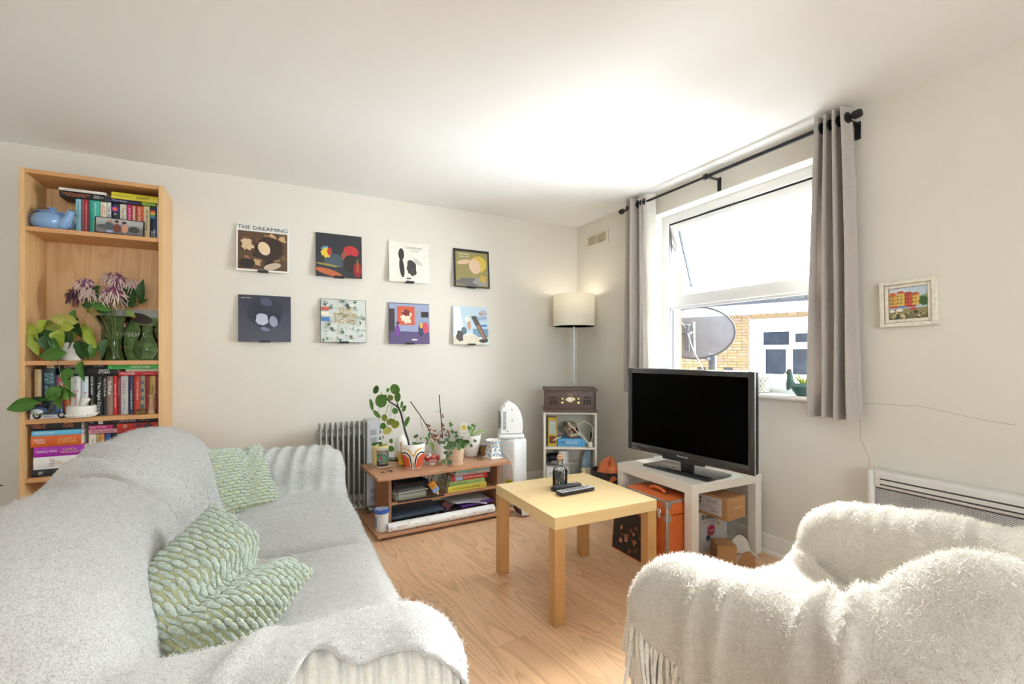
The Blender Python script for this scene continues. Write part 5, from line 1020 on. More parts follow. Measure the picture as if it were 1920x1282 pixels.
# ---- record sleeve leaning on the case
rl_ = T('record_sleeve', 'dark record sleeve with orange border leaning on the orange case', 'record sleeve', (-0.748, -1.575, 0.0)); rl_.rotation_euler = (R(-5), 0, R(-90))
MB().rbox(-0.155, 0.155, 0, 0.005, 0, 0.31, 0.001, 1).build('sleeve', paint((190, 96, 52), 0.35), rl_, False)
pic(rl_, [((40, 34, 32), rect(-0.147, 0.147, 0.008, 0.302)), ((200, 100, 54), rect(-0.14, 0.14, 0.21, 0.296)), ((44, 38, 36), rect(-0.14, 0.14, 0.015, 0.222)), ((44, 36, 34), ell(0, 0.215, 0.13, 0.03)), ((210, 180, 80), ell(-0.11, 0.195, 0.012, 0.016))] + [(c, [(x, z) for x, z in p]) for c, p in scatter(26, [(120, 70, 50), (80, 60, 54), (190, 130, 110), (60, 50, 48), (150, 90, 60)], -0.12, 0.12, 0.03, 0.17, 0.005, 0.016, 12)], 'printed_shape')
lettering('REVIVAL', 0.16, 0.02, (60, 40, 30), rl_, (0.02, -0.009, 0.255))
# ---- cartons
CB = mat('cardboard_kraft', (188, 142, 98), 0.85, var=0.05, vs=8); CBI = mat('cardboard_inner_white', (232, 226, 212), 0.85)
wb_ = T('speaker_carton', 'white printed appliance carton standing under the side table', 'box', (-0.26, -1.60, 0)); MB().rbox(-0.115, 0.125, -0.115, 0.09, 0, 0.226, 0.002, 1).build('carton', mat('carton_white', (206, 206, 208), 0.5, var=0.03), wb_)
pic(wb_, [((176, 60, 80), ell(-0.01, 0.115, 0.034, 0.034)), ((206, 206, 208), ell(-0.01, 0.115, 0.0305, 0.0305)), ((176, 54, 76), ell(-0.01, 0.115, 0.029, 0.029)), ((54, 70, 110), ell(-0.035, 0.075, 0.016, 0.018)), ((226, 216, 180), ell(0.055, 0.15, 0.02, 0.034)), ((60, 60, 60), rect(0.045, 0.055, 0.14, 0.15))], 'printed_shape', -0.1158)
lettering('Brevia', 0.10, 0.03, (44, 44, 48), wb_, (-0.035, -0.117, 0.198)); lettering('BOLD', 0.036, 0.012, W, wb_, (-0.01, -0.1195, 0.115)); lettering('MAKES 10 CUPS', 0.09, 0.006, (110, 110, 114), wb_, (-0.03, -0.117, 0.02)); lettering('freshly brewed coffee', 0.1, 0.006, (190, 90, 80), wb_, (-0.03, -0.117, 0.168))
ub = T('cardboard_box', 'brown cardboard carton with a white address label lying on top', 'box', (-0.273, -1.74, 0.2265), R(3)); MB().rbox(-0.078, 0.078, -0.138, 0.138, 0, 0.12, 0.0015, 1).build('carton', CB, ub)
MB().box(-0.0788, -0.0775, -0.105, 0.08, 0.015, 0.108).build('address_label', paint((222, 216, 214)), ub, False)
for k, (yy, zz, ww, hh, s) in enumerate(((0.03, 0.09, 0.012, 0.014, '1'), (0.03, 0.068, 0.012, 0.014, '1'), (-0.045, 0.09, 0.07, 0.008, 'SENT BY COURIER'), (-0.045, 0.078, 0.07, 0.006, 'LONDON DEPOT'), (-0.02, 0.05, 0.12, 0.006, 'HANDLE WITH CARE THIS WAY UP'), (-0.06, 0.033, 0.04, 0.01, 'IIIIIII'))):
    lettering(s, ww, hh, (90, 86, 88), ub, (-0.0795, yy, zz), (R(90), 0, R(-90)))
lettering('PREMIUM', 0.07, 0.007, (236, 226, 206), ub, (0.012, -0.1386, 0.062)); MB().box(-0.075, 0.075, -0.0005, 0.0005, 0.12, 0.1204).build('lid_seam', paint((150, 110, 74)), ub, False)
lb = T('opened_carton', 'small opened brown carton with rounded white flaps on the floor', 'box', (-0.315, -1.84, 0), R(-32)); t_ = 0.002
mb = MB().box(-0.055, 0.045, -0.055, 0.055, 0, t_).box(-0.055, 0.045, -0.055, 0.055, 0.1 - t_, 0.1).box(-0.055, -0.055 + t_, -0.055, 0.055, 0, 0.1).box(-0.055, 0.045, -0.055, -0.055 + t_, 0, 0.1).box(-0.055, 0.045, 0.055 - t_, 0.055, 0, 0.1)
mb.build('carton', CB, lb, False); MB().box(-0.055, 0.045, -0.001, 0.001, 0.0998, 0.1005).build('tape_seam', paint((206, 176, 140)), lb, False)
def flap(pts, m_, name, M4):
    mb = MB(); mb.m = M4; mb.prism(pts, 0, 0.0018); return mb.build(name, m_, lb, False)
half = [(0.055 * math.cos(a), 0.085 * math.sin(a)) for a in [math.pi * i / 14 for i in range(15)]]
flap(half, CB, 'flap', Matrix.Translation((0.048, -0.052, 0.004)) @ Matrix.Rotation(R(-62), 4, 'Z') @ Matrix.Translation((0.055, 0, 0)) @ Matrix.Rotation(R(70), 4, 'X'))
flap([(x * 0.95, y * 1.15) for x, y in half], CBI, 'flap', Matrix.Translation((0.06, 0.075, 0.015)) @ Matrix.Rotation(R(-15), 4, 'Z') @ Matrix.Translation((0.05, 0, 0)) @ Matrix.Rotation(R(80), 4, 'X'))
flap([(0, -0.05), (0.07, -0.05), (0.07, 0.05), (0, 0.05)], CBI, 'flap', Matrix.Translation((0.045, 0, 0.001)) @ Matrix.Rotation(R(-8), 4, 'Y'))
flap([(0, -0.045), (0.06, -0.045), (0.06, 0.045), (0, 0.045)], CBI, 'flap', Matrix.Translation((0.112, -0.005, 0.006)) @ Matrix.Rotation(R(-38), 4, 'Y'))
flap([(0, -0.04), (0.035, -0.04), (0.035, 0.04), (0, 0.04)], CBI, 'flap', Matrix.Translation((0.045, 0, 0.098)) @ Matrix.Rotation(R(50), 4, 'Y'))
for i in range(3): flap([(0.012 + 0.014 * i, -0.043), (0.018 + 0.014 * i, -0.043), (0.018 + 0.014 * i, 0.043), (0.012 + 0.014 * i, 0.043)], paint((176, 84, 106)), 'printed_stripe', Matrix.Translation((0.112, -0.005, 0.0082)) @ Matrix.Rotation(R(-38), 4, 'Y'))

# ================================================================== picture, wall heater, vent
fp = T('framed_painting', 'small harbour painting in a distressed cream frame on the wall', 'painting', (-0.001, -2.542, 1.346), R(-90)); fp.rotation_euler = (0, R(-1.2), R(-90))
FRM = mat('frame_distressed_cream', (226, 220, 206), 0.7, var=0.12, vs=60); DRK = mat('frame_wear_brown', (150, 128, 104), 0.8, var=0.3, vs=80)
def ring(mb, a, b, c, d, y0, y1):
    for q in ((-a, -a + b, -c, c), (a - b, a, -c, c)): mb.rbox(q[0], q[1], y0, y1, q[2], q[3], 0.002, 1)
    for q in ((c - d, c), (-c, -c + d)): mb.rbox(-a + b, a - b, y0, y1, q[0], q[1], 0.002, 1)
    return mb
ring(MB(), 0.105, 0.018, 0.103, 0.018, -0.022, 0).build('frame', FRM, fp); ring(MB(), 0.0885, 0.003, 0.0865, 0.003, -0.018, 0).build('worn_edge', DRK, fp); ring(MB(), 0.086, 0.014, 0.084, 0.014, -0.016, 0).build('inner_frame', FRM, fp); ring(MB(), 0.073, 0.002, 0.071, 0.002, -0.013, 0).build('worn_edge', DRK, fp)
MB().box(-0.072, 0.072, -0.008, -0.004, -0.07, 0.07).build('canvas', paint((196, 212, 226)), fp, False)
sh = [((220, 222, 226), ell(-0.04, 0.056, 0.03, 0.008)), ((150, 160, 110), [(0.02, 0.02), (0.07, 0.035), (0.07, 0.0), (0.02, 0.0)]), ((214, 176, 90), rect(-0.071, -0.04, -0.012, 0.04)), ((206, 110, 70), [(-0.071, 0.036), (-0.04, 0.036), (-0.05, 0.052), (-0.066, 0.05)]), ((226, 196, 110), rect(-0.04, -0.012, -0.012, 0.046)), ((196, 90, 60), [(-0.042, 0.044), (-0.01, 0.044), (-0.02, 0.056), (-0.036, 0.054)]), ((200, 92, 70), rect(-0.012, 0.016, -0.012, 0.04)), ((178, 70, 52), [(-0.014, 0.038), (0.018, 0.038), (0.012, 0.048), (-0.008, 0.048)]), ((218, 180, 100), rect(0.016, 0.042, -0.012, 0.036)), ((190, 100, 70), [(0.014, 0.034), (0.044, 0.034), (0.036, 0.044), (0.02, 0.044)]), ((70, 104, 60), ell(0.056, 0.004, 0.016, 0.02, wob=0.2)),
      ((206, 60, 60), rect(-0.068, -0.036, -0.018, -0.012)), ((70, 120, 190), rect(-0.034, -0.008, -0.018, -0.012)), ((200, 60, 54), rect(-0.006, 0.03, -0.018, -0.011)), ((150, 140, 96), rect(-0.071, 0.071, -0.07, -0.024)), ((120, 116, 80), rect(-0.071, 0.071, -0.07, -0.05)), ((236, 232, 222), ell(-0.03, -0.03, 0.014, 0.006)), ((190, 70, 60), ell(0.02, -0.028, 0.012, 0.006)), ((230, 226, 214), ell(-0.058, -0.032, 0.01, 0.006))] + [(c, p) for c, p in scatter(22, [(96, 96, 64), (176, 160, 110), (70, 80, 70), (206, 190, 150)], -0.06, 0.06, -0.064, -0.036, 0.003, 0.009, 5)]
sh += [((120, 70, 50), rect(x, x + 0.004, z, z + 0.007)) for x in (-0.064, -0.054, -0.034, -0.022, -0.006, 0.004, 0.022, 0.032) for z in (-0.002, 0.014, 0.028)]
pic(fp, sh, 'painted_shape', -0.0082)
ht = T('wall_heater', 'white electric panel heater with mesh grille on the wall behind the armchair', 'heater', (-0.001, -2.41, 0.2), R(-90))
HW_, HH_ = 1.15, 0.395; HM = mat('heater_enamel_white', (226, 224, 220), 0.35, var=0.02)
mb = MB().rbox(0, 0.04, -0.085, 0, 0, HH_, 0.02, 3).rbox(0.03, HW_, -0.085, 0, HH_ - 0.075, HH_, 0.012, 3).rbox(0.03, HW_, -0.085, 0, 0, 0.05, 0.012, 2).rbox(HW_ - 0.03, HW_, -0.085, 0, 0, HH_, 0.012, 2).box(0.03, HW_ - 0.02, -0.045, 0, 0.03, HH_ - 0.05); mb.build('casing', HM, ht)
for z in (HH_ - 0.036, HH_ - 0.06): MB().box(0.06, HW_ - 0.06, -0.0862, -0.082, z, z + 0.006).build('vent_slot', mat('slot_dark', (70, 70, 72), 0.8), ht, False)
MB().box(0.04, HW_ - 0.03, -0.076, -0.05, 0.05, HH_ - 0.077).build('grille_backing', mat('grille_shadow', (84, 86, 92), 0.8), ht, False)
GR = mat('grille_mesh_white', (214, 214, 214), 0.4); gm = MB(); zt_, zb_ = HH_ - 0.078, HH_ - 0.24; x_ = 0.04
st = 0.0085; nn = int((HW_ - 0.08) / st)
for i in range(-int((zt_ - zb_) / st), nn + int((zt_ - zb_) / st)):
    for sgn in (1, -1):
        xa = 0.04 + i * st; xb = xa + sgn * (zt_ - zb_); za, zb2 = zb_, zt_
        lo_, hi_ = 0.04, HW_ - 0.03
        def cl(xp): return (xp - xa) / (xb - xa)
        t0, t1 = 0.0, 1.0
        for xx in (lo_, hi_): pass
        ts = sorted((cl(lo_), cl(hi_))); t0, t1 = max(0, ts[0]), min(1, ts[1])
        if t1 - t0 < 0.02: continue
        p, q = Vector((lerp(xa, xb, t0), -0.0785, lerp(za, zb2, t0))), Vector((lerp(xa, xb, t1), -0.0785, lerp(za, zb2, t1)))
        dn = Vector((0, 0, 1)) * 0.0019; gm.add([p - dn, q - dn, q + dn, p + dn], [(0, 1, 2, 3)])
gm.build('mesh_grille', GR, ht, False)
vt = T('wall_vent', 'cream painted louvre vent high on the wall near the corner', 'vent', (-0.0005, -0.308, 2.125), R(-90)); VM = mat('vent_cream', (224, 216, 196), 0.6)
MB().rbox(-0.15, 0.15, -0.006, 0, -0.055, 0.055, 0.002, 1).build('plate', VM, vt); ring(MB(), 0.128, 0.006, 0.04, 0.006, -0.011, -0.004).rbox(-0.004, 0.004, -0.011, -0.004, -0.04, 0.04, 0.001, 1).build('louvre_frame', VM, vt)
for s in (-1, 1):
    for k in range(6): MB().add([(s * 0.063 - 0.058, -0.012, -0.033 + 0.0115 * k), (s * 0.063 + 0.058, -0.012, -0.033 + 0.0115 * k), (s * 0.063 + 0.058, -0.0055, -0.025 + 0.0115 * k), (s * 0.063 - 0.058, -0.0055, -0.025 + 0.0115 * k), (s * 0.063 - 0.058, -0.0055, -0.033 + 0.0115 * k), (s * 0.063 + 0.058, -0.0055, -0.033 + 0.0115 * k)], [(0, 1, 2, 3), (0, 4, 5, 1), (3, 2, 5, 4), (0, 3, 4), (1, 5, 2)]).build('louvre', mat('louvre_shade', (196, 184, 160), 0.7), vt, False)
# ================================================================== low unit by the back wall and what stands on and in it
UW = wood('low_unit_beech', (186, 138, 104), (158, 110, 78), 'X', 10.0, (1.0, 16, 16), 0.4, 0.6)
UWZ = wood('low_unit_beech_upright', (172, 122, 88), (146, 98, 68), 'Z', 10.0, (1.0, 16, 16), 0.4, 0.6)
UM = Matrix.Translation((-1.95, -0.742, 0)) @ Matrix.Rotation(R(4), 4, 'Z'); UMI = UM.inverted(); UR = R(4)
def uw(u, v, z): return UM @ Vector((u, v, z))
def onV(px, py, v):                                       # pixel on the unit's plane at depth v, in its local frame
    c0 = UMI @ CAM; d = UMI.to_3x3() @ _ray(px, py); return c0 + d * ((v - c0.y) / d.y)
Z6 = (6.857, 680, 860); ZU = (4.007, 580, 700)
un = T('low_unit', 'low beech effect media unit with plants on top and clutter inside', 'media unit', (-1.95, -0.742, 0), UR)
LN, DP, UT = 0.925, 0.44, 0.38
MB().rbox(0, LN, 0, DP, UT - 0.02, UT, 0.003, 2).build('top_panel', UW, un); MB().rbox(0, LN, 0, DP, 0.018, 0.038, 0.003, 2).build('base_panel', UW, un)
for u in (0.094, 0.868): MB().rbox(u, u + 0.018, 0.1, DP - 0.02, 0.036, UT - 0.018, 0.001, 1).build('side_panel', UWZ, un)
MB().rbox(0.11, 0.87, 0.102, DP - 0.03, 0.176, 0.194, 0.001, 1).build('shelf', UW, un)
for u in (0.05, LN - 0.05):
    for v in (0.05, DP - 0.05): MB().lathe([(0.015, 0), (0.018, 0.019)], 10, (u, v, 0)).build('foot', RUB, un)
MB().rbox(LN - 0.002, LN + 0.004, 0.12, 0.14, UT - 0.017, UT - 0.004, 0.001, 1).build('edge_chip', FOOT, un)
# ---- cookbooks
z = 0.1945
for x0, x1, tk, rgb, ti, lab in [(1098, 1592, 0.0385, (226, 210, 84), [('OTTOLENGHI SIMPLE', (60, 56, 40), 0.48, 0.72, 0.38), ('Ebury', (130, 116, 50), 0.93, 0.06, 0.18)], 'yellow cookbook titled Ottolenghi Simple at the bottom of the pile'),
        (1122, 1570, 0.031, (172, 206, 128), [('ELLY BILLIOUX', (90, 110, 50), 0.28, 0.46, 0.45), ('vegetarian', (70, 90, 50), 0.8, 0.2, 0.3)], 'pale green cookbook in the cookbook pile'),
        (1152, 1605, 0.034, (212, 72, 66), [('BIG BOOK OF BAKING', W, 0.6, 0.56, 0.42)], 'red cookbook titled Big Book of Baking'),
        (1195, 1640, 0.022, (200, 190, 182), [('JO LAREN THE COOKBOOK', (90, 84, 80), 0.34, 0.55, 0.5)], 'grey cookbook under the turquoise one'),
        (1212, 1650, 0.032, (112, 196, 186), [('JAMIE OLIVER', (40, 90, 90), 0.22, 0.32, 0.4)], 'turquoise cookbook on top of the pile')]:
    a, b = onV(*zx(Z6, x0, 330), 0.11).x, onV(*zx(Z6, x1, 330), 0.11).x; b = min(b, 0.86)
    p = uw((a + b) / 2, 0.112, z); o = book(b - a, 0.19, tk, rgb, p, False, ti, lab, rz=UR, group='cookbooks in the low unit'); z += tk
    if rgb[0] == 212: MB().box(-0.11, -0.055, -0.0009, -0.0003, 0.004, 0.03).build('publisher_patch', paint((180, 206, 226)), o, False)
# ---- wire basket with papers, books, glue
u0, u1 = 0.128, onV(*zx(Z6, 1085, 230), 0.08).x; v0, v1 = 0.07, 0.36; zb, zt2 = 0.199, 0.335
wbk = T('wire_basket', 'black wire letter basket full of papers on the unit shelf', 'basket', (-1.95, -0.742, 0), UR)
mb = MB(); mb.tube([(u0, v1, zt2), (u0, v0, zt2 - 0.005), (u0 + 0.02, v0 - 0.005, zb), (u1 - 0.03, v0 - 0.005, zb), (u1, v0, zt2 - 0.0), (u1, v1, zt2), (u0, v1, zt2)], 0.0038, 6)
mb.build('rim', BLK, wbk)
for k in range(15):
    u = lerp(u0 + 0.02, u1 - 0.03, k / 14); MB().tube([(u, v0, zb + 0.001), (u, v1, zb + 0.001), (u, v1, zt2)], 0.0014, 5).build('wire', BLK, wbk)
for k in range(9):
    v = lerp(v0 + 0.02, v1, k / 8); MB().tube([(u0, v, zt2 - 0.003), (u0 + 0.015, v, zb), (u1 - 0.025, v, zb), (u1, v, zt2 - 0.003)], 0.0013, 5).build('wire', BLK, wbk)
def slab(name, label, cat, u, v, z, L, D, Tk, m_, rz=0.0, group=None, r=0.002):
    o = MB().rbox(-L / 2, L / 2, -D / 2, D / 2, 0, Tk, r, 1).build(name, m_, None, True, uw(u, v, z), (0, 0, UR + R(rz))); return tag(o, label, cat, group)
um = (u0 + u1) / 2 - 0.03
nb = book(0.20, 0.15, 0.036, (150, 152, 138), uw(um - 0.035, 0.095, 0.2015), False, [], 'thick grey green notebook lying in the wire basket', rz=UR)
slab('envelope', 'white envelopes lying on the notebook in the basket', 'envelope', um - 0.03, 0.19, 0.2385, 0.23, 0.16, 0.006, paint((226, 222, 214)), 3)
tray = T('letter_tray', 'shallow black tray of cards on top of the wire basket', 'tray', uw(um - 0.03, 0.2, 0.2685), UR + R(3)); MB().box(-0.12, 0.12, -0.08, 0.08, 0, 0.003).build('base', BLK, tray, False)
ring(MB(), 0.12, 0.004, 0.08, 0.004, -0.03, 0).build('rim', BLK, tray, False, (0, 0, 0.0), (R(-90), 0, 0))
for c, x, r_ in (((96, 92, 100), 0.0, 4), ((150, 60, 120), -0.03, -8), ((60, 60, 66), 0.03, 10)): MB().box(-0.06, 0.06, -0.05, 0.05, 0, 0.002).build('card', paint(c), tray, False, (x, -0.01, 0.004 + 0.002 * abs(r_) / 4), (0, 0, R(r_)))
gl = T('glue_bottle', 'small amber glue tube with blue label leaning in the basket', 'bottle', uw(u1 - 0.065, 0.085, 0.214)); gl.rotation_euler = (R(8), R(-33), UR)
MB().rbox(-0.022, 0.022, -0.012, 0.012, 0.012, 0.1, 0.006, 2).build('tube', paint((214, 146, 56), 0.35), gl); MB().box(-0.0226, 0.0226, -0.0126, 0.0126, 0.022, 0.05).build('blue_label', paint((120, 160, 210)), gl, False); MB().lathe([(0.009, -0.006), (0.01, 0.013)], 12).build('cap', paint((200, 196, 186)), gl)
lettering('glue', 0.026, 0.012, (90, 50, 20), gl, (0, -0.0129, 0.074))
tag(MB().tube([uw(*p) for p in ((u1 - 0.13, 0.16, 0.215), (u1 - 0.1, 0.14, 0.27), (u1 - 0.06, 0.17, 0.315), (u1 - 0.1, 0.2, 0.33), (u1 - 0.14, 0.17, 0.26), (u1 - 0.1, 0.12, 0.23))], 0.003, 6).build('charging_cable', RUB), 'tangled black cable in the wire basket', 'cable')
# ---- lower shelf: laptop on a black case, folders, roll, tub
slab('laptop_case', 'flat black case under the blue laptop', 'case', 0.27, 0.235, 0.0385, 0.28, 0.22, 0.05, mat('case_black', (34, 34, 38), 0.7), 1)
lp = T('laptop', 'closed slate blue laptop lying in the low unit', 'laptop', uw(0.285, 0.205, 0.089), UR + R(2)); LM = mat('laptop_slate', (74, 86, 104), 0.45, 0.3, var=0.03)
MB().rbox(-0.175, 0.175, -0.115, 0.115, 0, 0.01, 0.004, 2).build('base', LM, lp); MB().rbox(-0.175, 0.175, -0.115, 0.115, 0.0105, 0.018, 0.004, 2).build('lid', LM, lp)
MB().box(-0.06, 0.06, -0.06, -0.056, 0.0179, 0.0184).build('vent_slot', paint((40, 46, 56)), lp, False)
for x in (-0.155, 0.155): MB().lathe([(0.007, 0.018), (0.006, 0.0195)], 12, (x, -0.098, 0)).build('rubber_foot', RUB, lp)
slab('purple_folder', 'purple plastic folder under white papers', 'folder', 0.72, 0.225, 0.0775, 0.26, 0.22, 0.016, mat('folder_purple', (96, 56, 140), 0.35), 4)
slab('document_box', 'flat dark document wallet below the purple folder', 'folder', 0.66, 0.25, 0.0385, 0.36, 0.22, 0.0385, mat('wallet_dark', (54, 46, 58), 0.7), 0)
for k, (u, v, rz, c, lab) in enumerate(((0.68, 0.22, -10, (214, 210, 206), 'bent sheet of white paper low in the stack'), (0.66, 0.21, 12, (226, 224, 224), 'white document fanned out over the folder'), (0.70, 0.23, 5, (206, 204, 212), 'grey spiral notepad on top of the papers'))):
    zz_ = 0.094 + 0.004 * k
    def sheet(a, b): return ((a - 0.5) * 0.26, (b - 0.5) * 0.2, 0.012 * math.sin(3 * a + k) * (1 - b) - 0.03 * (1 - b) ** 2 * (1 if k < 2 else 0.2) * a + 0.012)
    mb = MB().grid(sheet, 10, 8); mb.grid(lambda a, b: (sheet(a, b)[0], sheet(a, b)[1], sheet(a, b)[2] - 0.002), 10, 8)
    tag(mb.build('document', paint(c), None, True, uw(u, v, zz_), (0, 0, UR + R(rz)), ang=60), lab + ' in the low unit', 'paper')
mb = MB().grid(lambda a, b: ((a - 0.5) * 0.1, (b - 0.5) * 0.12, 0.05 * a * (1 - a)), 8, 5); tag(mb.build('pink_card', paint((196, 130, 140)), None, True, uw(0.55, 0.19, 0.09), (0, R(-20), UR)), 'curled pink card between the laptop and the papers', 'card')
slab('brown_envelope', 'brown paper envelope lying in front of the folders', 'envelope', 0.5, 0.12, 0.0385, 0.24, 0.06, 0.006, mat('envelope_kraft', (196, 176, 140), 0.8), 4)
ra, rb_ = uw(0.066, 0.03, 0.067), uw(0.80, 0.035, 0.067); wr = T('wrapping_paper', 'roll of white patterned wrapping paper along the unit base', 'paper roll', ra, UR)
RLp = mat('roll_paper_white', (240, 238, 234), 0.5, var=0.02)
MB().lathe([(0.02, 0), (0.027, 0.0), (0.0275, 0.001), (0.0275, 0.733), (0.027, 0.734), (0.02, 0.734), (0.0195, 0.7), (0.0195, 0.03), (0.02, 0)], 26).build('roll', RLp, wr, True, (0, 0, 0), (0, R(90), 0))
rr = random.Random(8)
for k in range(34):
    x = 0.02 + 0.7 * k / 33 + rr.uniform(-0.006, 0.006); a = R(rr.choice([200, 225, 250, 275, 300])); c = rr.choice([(90, 96, 130), (204, 140, 120), (120, 120, 124), (206, 170, 120)]); n_ = rr.uniform(0.006, 0.013)
    mb = MB()
    for q in range(3):
        aa = a + R(9 * (q - 1)); mb.add([(x - n_, -0.0002 + 0.0279 * math.sin(aa + d) * -1 * -1, 0.0279 * math.cos(aa + d)) for d in (-0.03, 0.03)] + [(x + n_ * (1 if q else 0.4), 0.0279 * math.sin(aa + d), 0.0279 * math.cos(aa + d)) for d in (0.03, -0.03)], [(0, 1, 2, 3)])
    mb.build('printed_mark', paint(c), wr, False)
tag(MB().tube([uw(0.36, 0.02, 0.042), uw(0.55, 0.015, 0.043), uw(0.84, 0.05, 0.042)], 0.0035, 6).build('bamboo_stick', paint((150, 140, 110))), 'thin dark garden stick lying along the unit base edge', 'stick')
tb = T('moisture_tub', 'white plastic moisture absorber tub with perforated blue lid', 'tub', uw(0.047, 0.085, 0.0385), UR)
TBW = mat('tub_plastic_white', (226, 224, 220), 0.35, trans=0.2)
MB().lathe([(0.034, 0), (0.037, 0.003), (0.041, 0.1), (0.043, 0.118), (0.04, 0.118)], 28).build('tub', TBW, tb); BLU = mat('tub_lid_blue', (52, 92, 170), 0.4)
MB().lathe([(0.044, 0.112), (0.048, 0.115), (0.05, 0.124), (0.048, 0.132), (0.04, 0.135), (0.001, 0.136)], 28).build('lid', BLU, tb)
mb = MB()
for i in range(-3, 4):
    for j in range(-3, 4):
        x, y = i * 0.0125 + (0.006 if j % 2 else 0), j * 0.0108
        if x * x + y * y < 0.038 ** 2: mb.lathe([(0.0044, 0.1352), (0.0044, 0.1366)], 8, (x, y, 0))
mb.build('lid_holes', paint((206, 212, 222)), tb, False)
lab_ = MB(); lab_.grid(lambda u, v: (0.0415 * math.cos(R(150 + 60 * u)) * (1 + 0.03 * v), 0.0415 * math.sin(R(150 + 60 * u)) * (1 + 0.03 * v), 0.03 + 0.06 * v), 8, 2); lab_.build('label_print', paint((120, 150, 190)), tb)

# ================================================================== oil radiator
RG = mat('radiator_enamel_grey', (158, 158, 152), 0.4, 0.1, var=0.03); RGL = mat('radiator_box_grey', (186, 188, 192), 0.45, var=0.02)
rd = T('oil_radiator', 'grey oil filled radiator with fins against the back wall', 'radiator', (-2.07, -0.135, 0))
prof = [(-0.075, 0.07), (-0.068, 0.052), (0.068, 0.052), (0.075, 0.07), (0.075, 0.62), (0.05, 0.645), (0.02, 0.652), (-0.045, 0.655), (-0.075, 0.625)]
for k in range(9):
    x = -0.152 + 0.0355 * k; vs = [(x + s, y, z) for s in (-0.0035, 0.0035) for y, z in prof]; n_ = len(prof)
    mb = MB().add(vs, [tuple(range(n_)), tuple(range(n_, 2 * n_))[::-1]] + [(i, n_ + i, n_ + (i + 1) % n_, (i + 1) % n_) for i in range(n_)])
    mb.rbox(x - 0.009, x + 0.009, -0.06, 0.06, 0.53, 0.61, 0.008, 2).rbox(x - 0.009, x + 0.009, -0.06, 0.06, 0.075, 0.15, 0.008, 2).rbox(x - 0.006, x + 0.006, -0.079, -0.07, 0.08, 0.635, 0.003, 1); mb.build('fin', RG, rd, True, ang=45)
for z in (0.57, 0.112): MB().tube([(-0.165, 0, z), (0.15, 0, z)], 0.03, 12).build('oil_tube', RG, rd)
MB().rbox(-0.172, -0.158, -0.025, 0.025, 0.54, 0.6, 0.006, 2).build('end_cap', RG, rd)
MB().rbox(0.145, 0.232, -0.095, 0.075, 0.06, 0.66, 0.012, 3).build('control_box', RGL, rd)
for z in (0.56, 0.505, 0.15, 0.1):
    for k in range(6): MB().box(0.168 + 0.0075 * k, 0.171 + 0.0075 * k, -0.0958, -0.094, z, z + 0.038).build('vent_slot', paint((110, 112, 116)), rd, False)
MB().rbox(0.229, 0.245, -0.05, 0.03, 0.55, 0.655, 0.008, 2).build('control_panel', mat('control_panel_blue_grey', (150, 160, 178), 0.4), rd)
for z in (0.6, 0.57, 0.52): MB().lathe([(0.011, 0), (0.01, 0.01)], 12).build('knob', mat('knob_slate', (90, 100, 120), 0.4), rd, True, (0.245, -0.02, z), (0, R(90), 0))
for x in (-0.12, 0.18):
    MB().rbox(x - 0.02, x + 0.02, -0.11, 0.1, 0.03, 0.056, 0.006, 2).build('foot_bar', RGL, rd)
    for y in (-0.095, 0.085): MB().lathe([(0.017, -0.01), (0.019, -0.006), (0.019, 0.006), (0.017, 0.01)], 14).build('castor', RUB, rd, True, (x + 0.03, y, 0.019), (0, R(90), 0))

# ================================================================== white dehumidifier tower with fan heater on it
PW_ = mat('appliance_white', (238, 238, 236), 0.35, var=0.015); 
tw = T('dehumidifier', 'tall white dehumidifier tower standing right of the low unit', 'dehumidifier', (-0.90, -0.42, 0), R(24))
MB().rbox(-0.08, 0.08, -0.10, 0.10, 0.012, 0.492, 0.022, 4).build('casing', PW_, tw); MB().box(-0.0808, -0.0795, 0.012, 0.0135, 0.04, 0.46).build('panel_seam', paint((190, 190, 188)), tw, False)
MB().rbox(-0.06, 0.06, -0.09, 0.09, 0.488, 0.5, 0.006, 2).build('top_plate', PW_, tw); MB().rbox(-0.07, 0.07, -0.09, 0.09, 0, 0.02, 0.004, 1).build('base', paint((210, 210, 208)), tw)
MB().box(-0.0812, -0.0803, -0.08, -0.02, 0.15, 0.2).build('yellow_label', paint((226, 214, 60)), tw, False); lettering('CAUTION', 0.05, 0.016, (60, 60, 40), tw, (-0.0815, -0.05, 0.18), (R(90), 0, R(-90)))
fh = T('fan_heater', 'white upright fan heater with a curved back and slotted grille', 'fan heater', (-0.918, -0.43, 0.5005), R(-20))
MB().rbox(-0.085, 0.105, -0.07, 0.07, 0, 0.032, 0.012, 3).build('base', PW_, fh)
pf_ = [(-0.075, 0.035), (-0.068, 0.12), (-0.072, 0.2), (-0.062, 0.228), (-0.04, 0.24), (-0.044, 0.258), (-0.015, 0.272), (0.008, 0.268), (0.045, 0.245), (0.075, 0.2), (0.092, 0.14), (0.095, 0.075), (0.088, 0.035)]
mb = MB(); n_ = len(pf_); ys = [(-0.068, 0.93), (-0.06, 1.0), (0.06, 1.0), (0.068, 0.93)]; cx_, cz_ = 0.012, 0.14
vs = [(cx_ + (x - cx_) * k, y, cz_ + (z_ - cz_) * k) for y, k in ys for x, z_ in pf_]
fs = [tuple(range(n_)), tuple(range(3 * n_, 4 * n_))[::-1]] + [(j * n_ + i, (j + 1) * n_ + i, (j + 1) * n_ + (i + 1) % n_, j * n_ + (i + 1) % n_) for j in range(3) for i in range(n_)]
mb.add(vs, fs); mb.build('body', PW_, fh, True, ang=30)
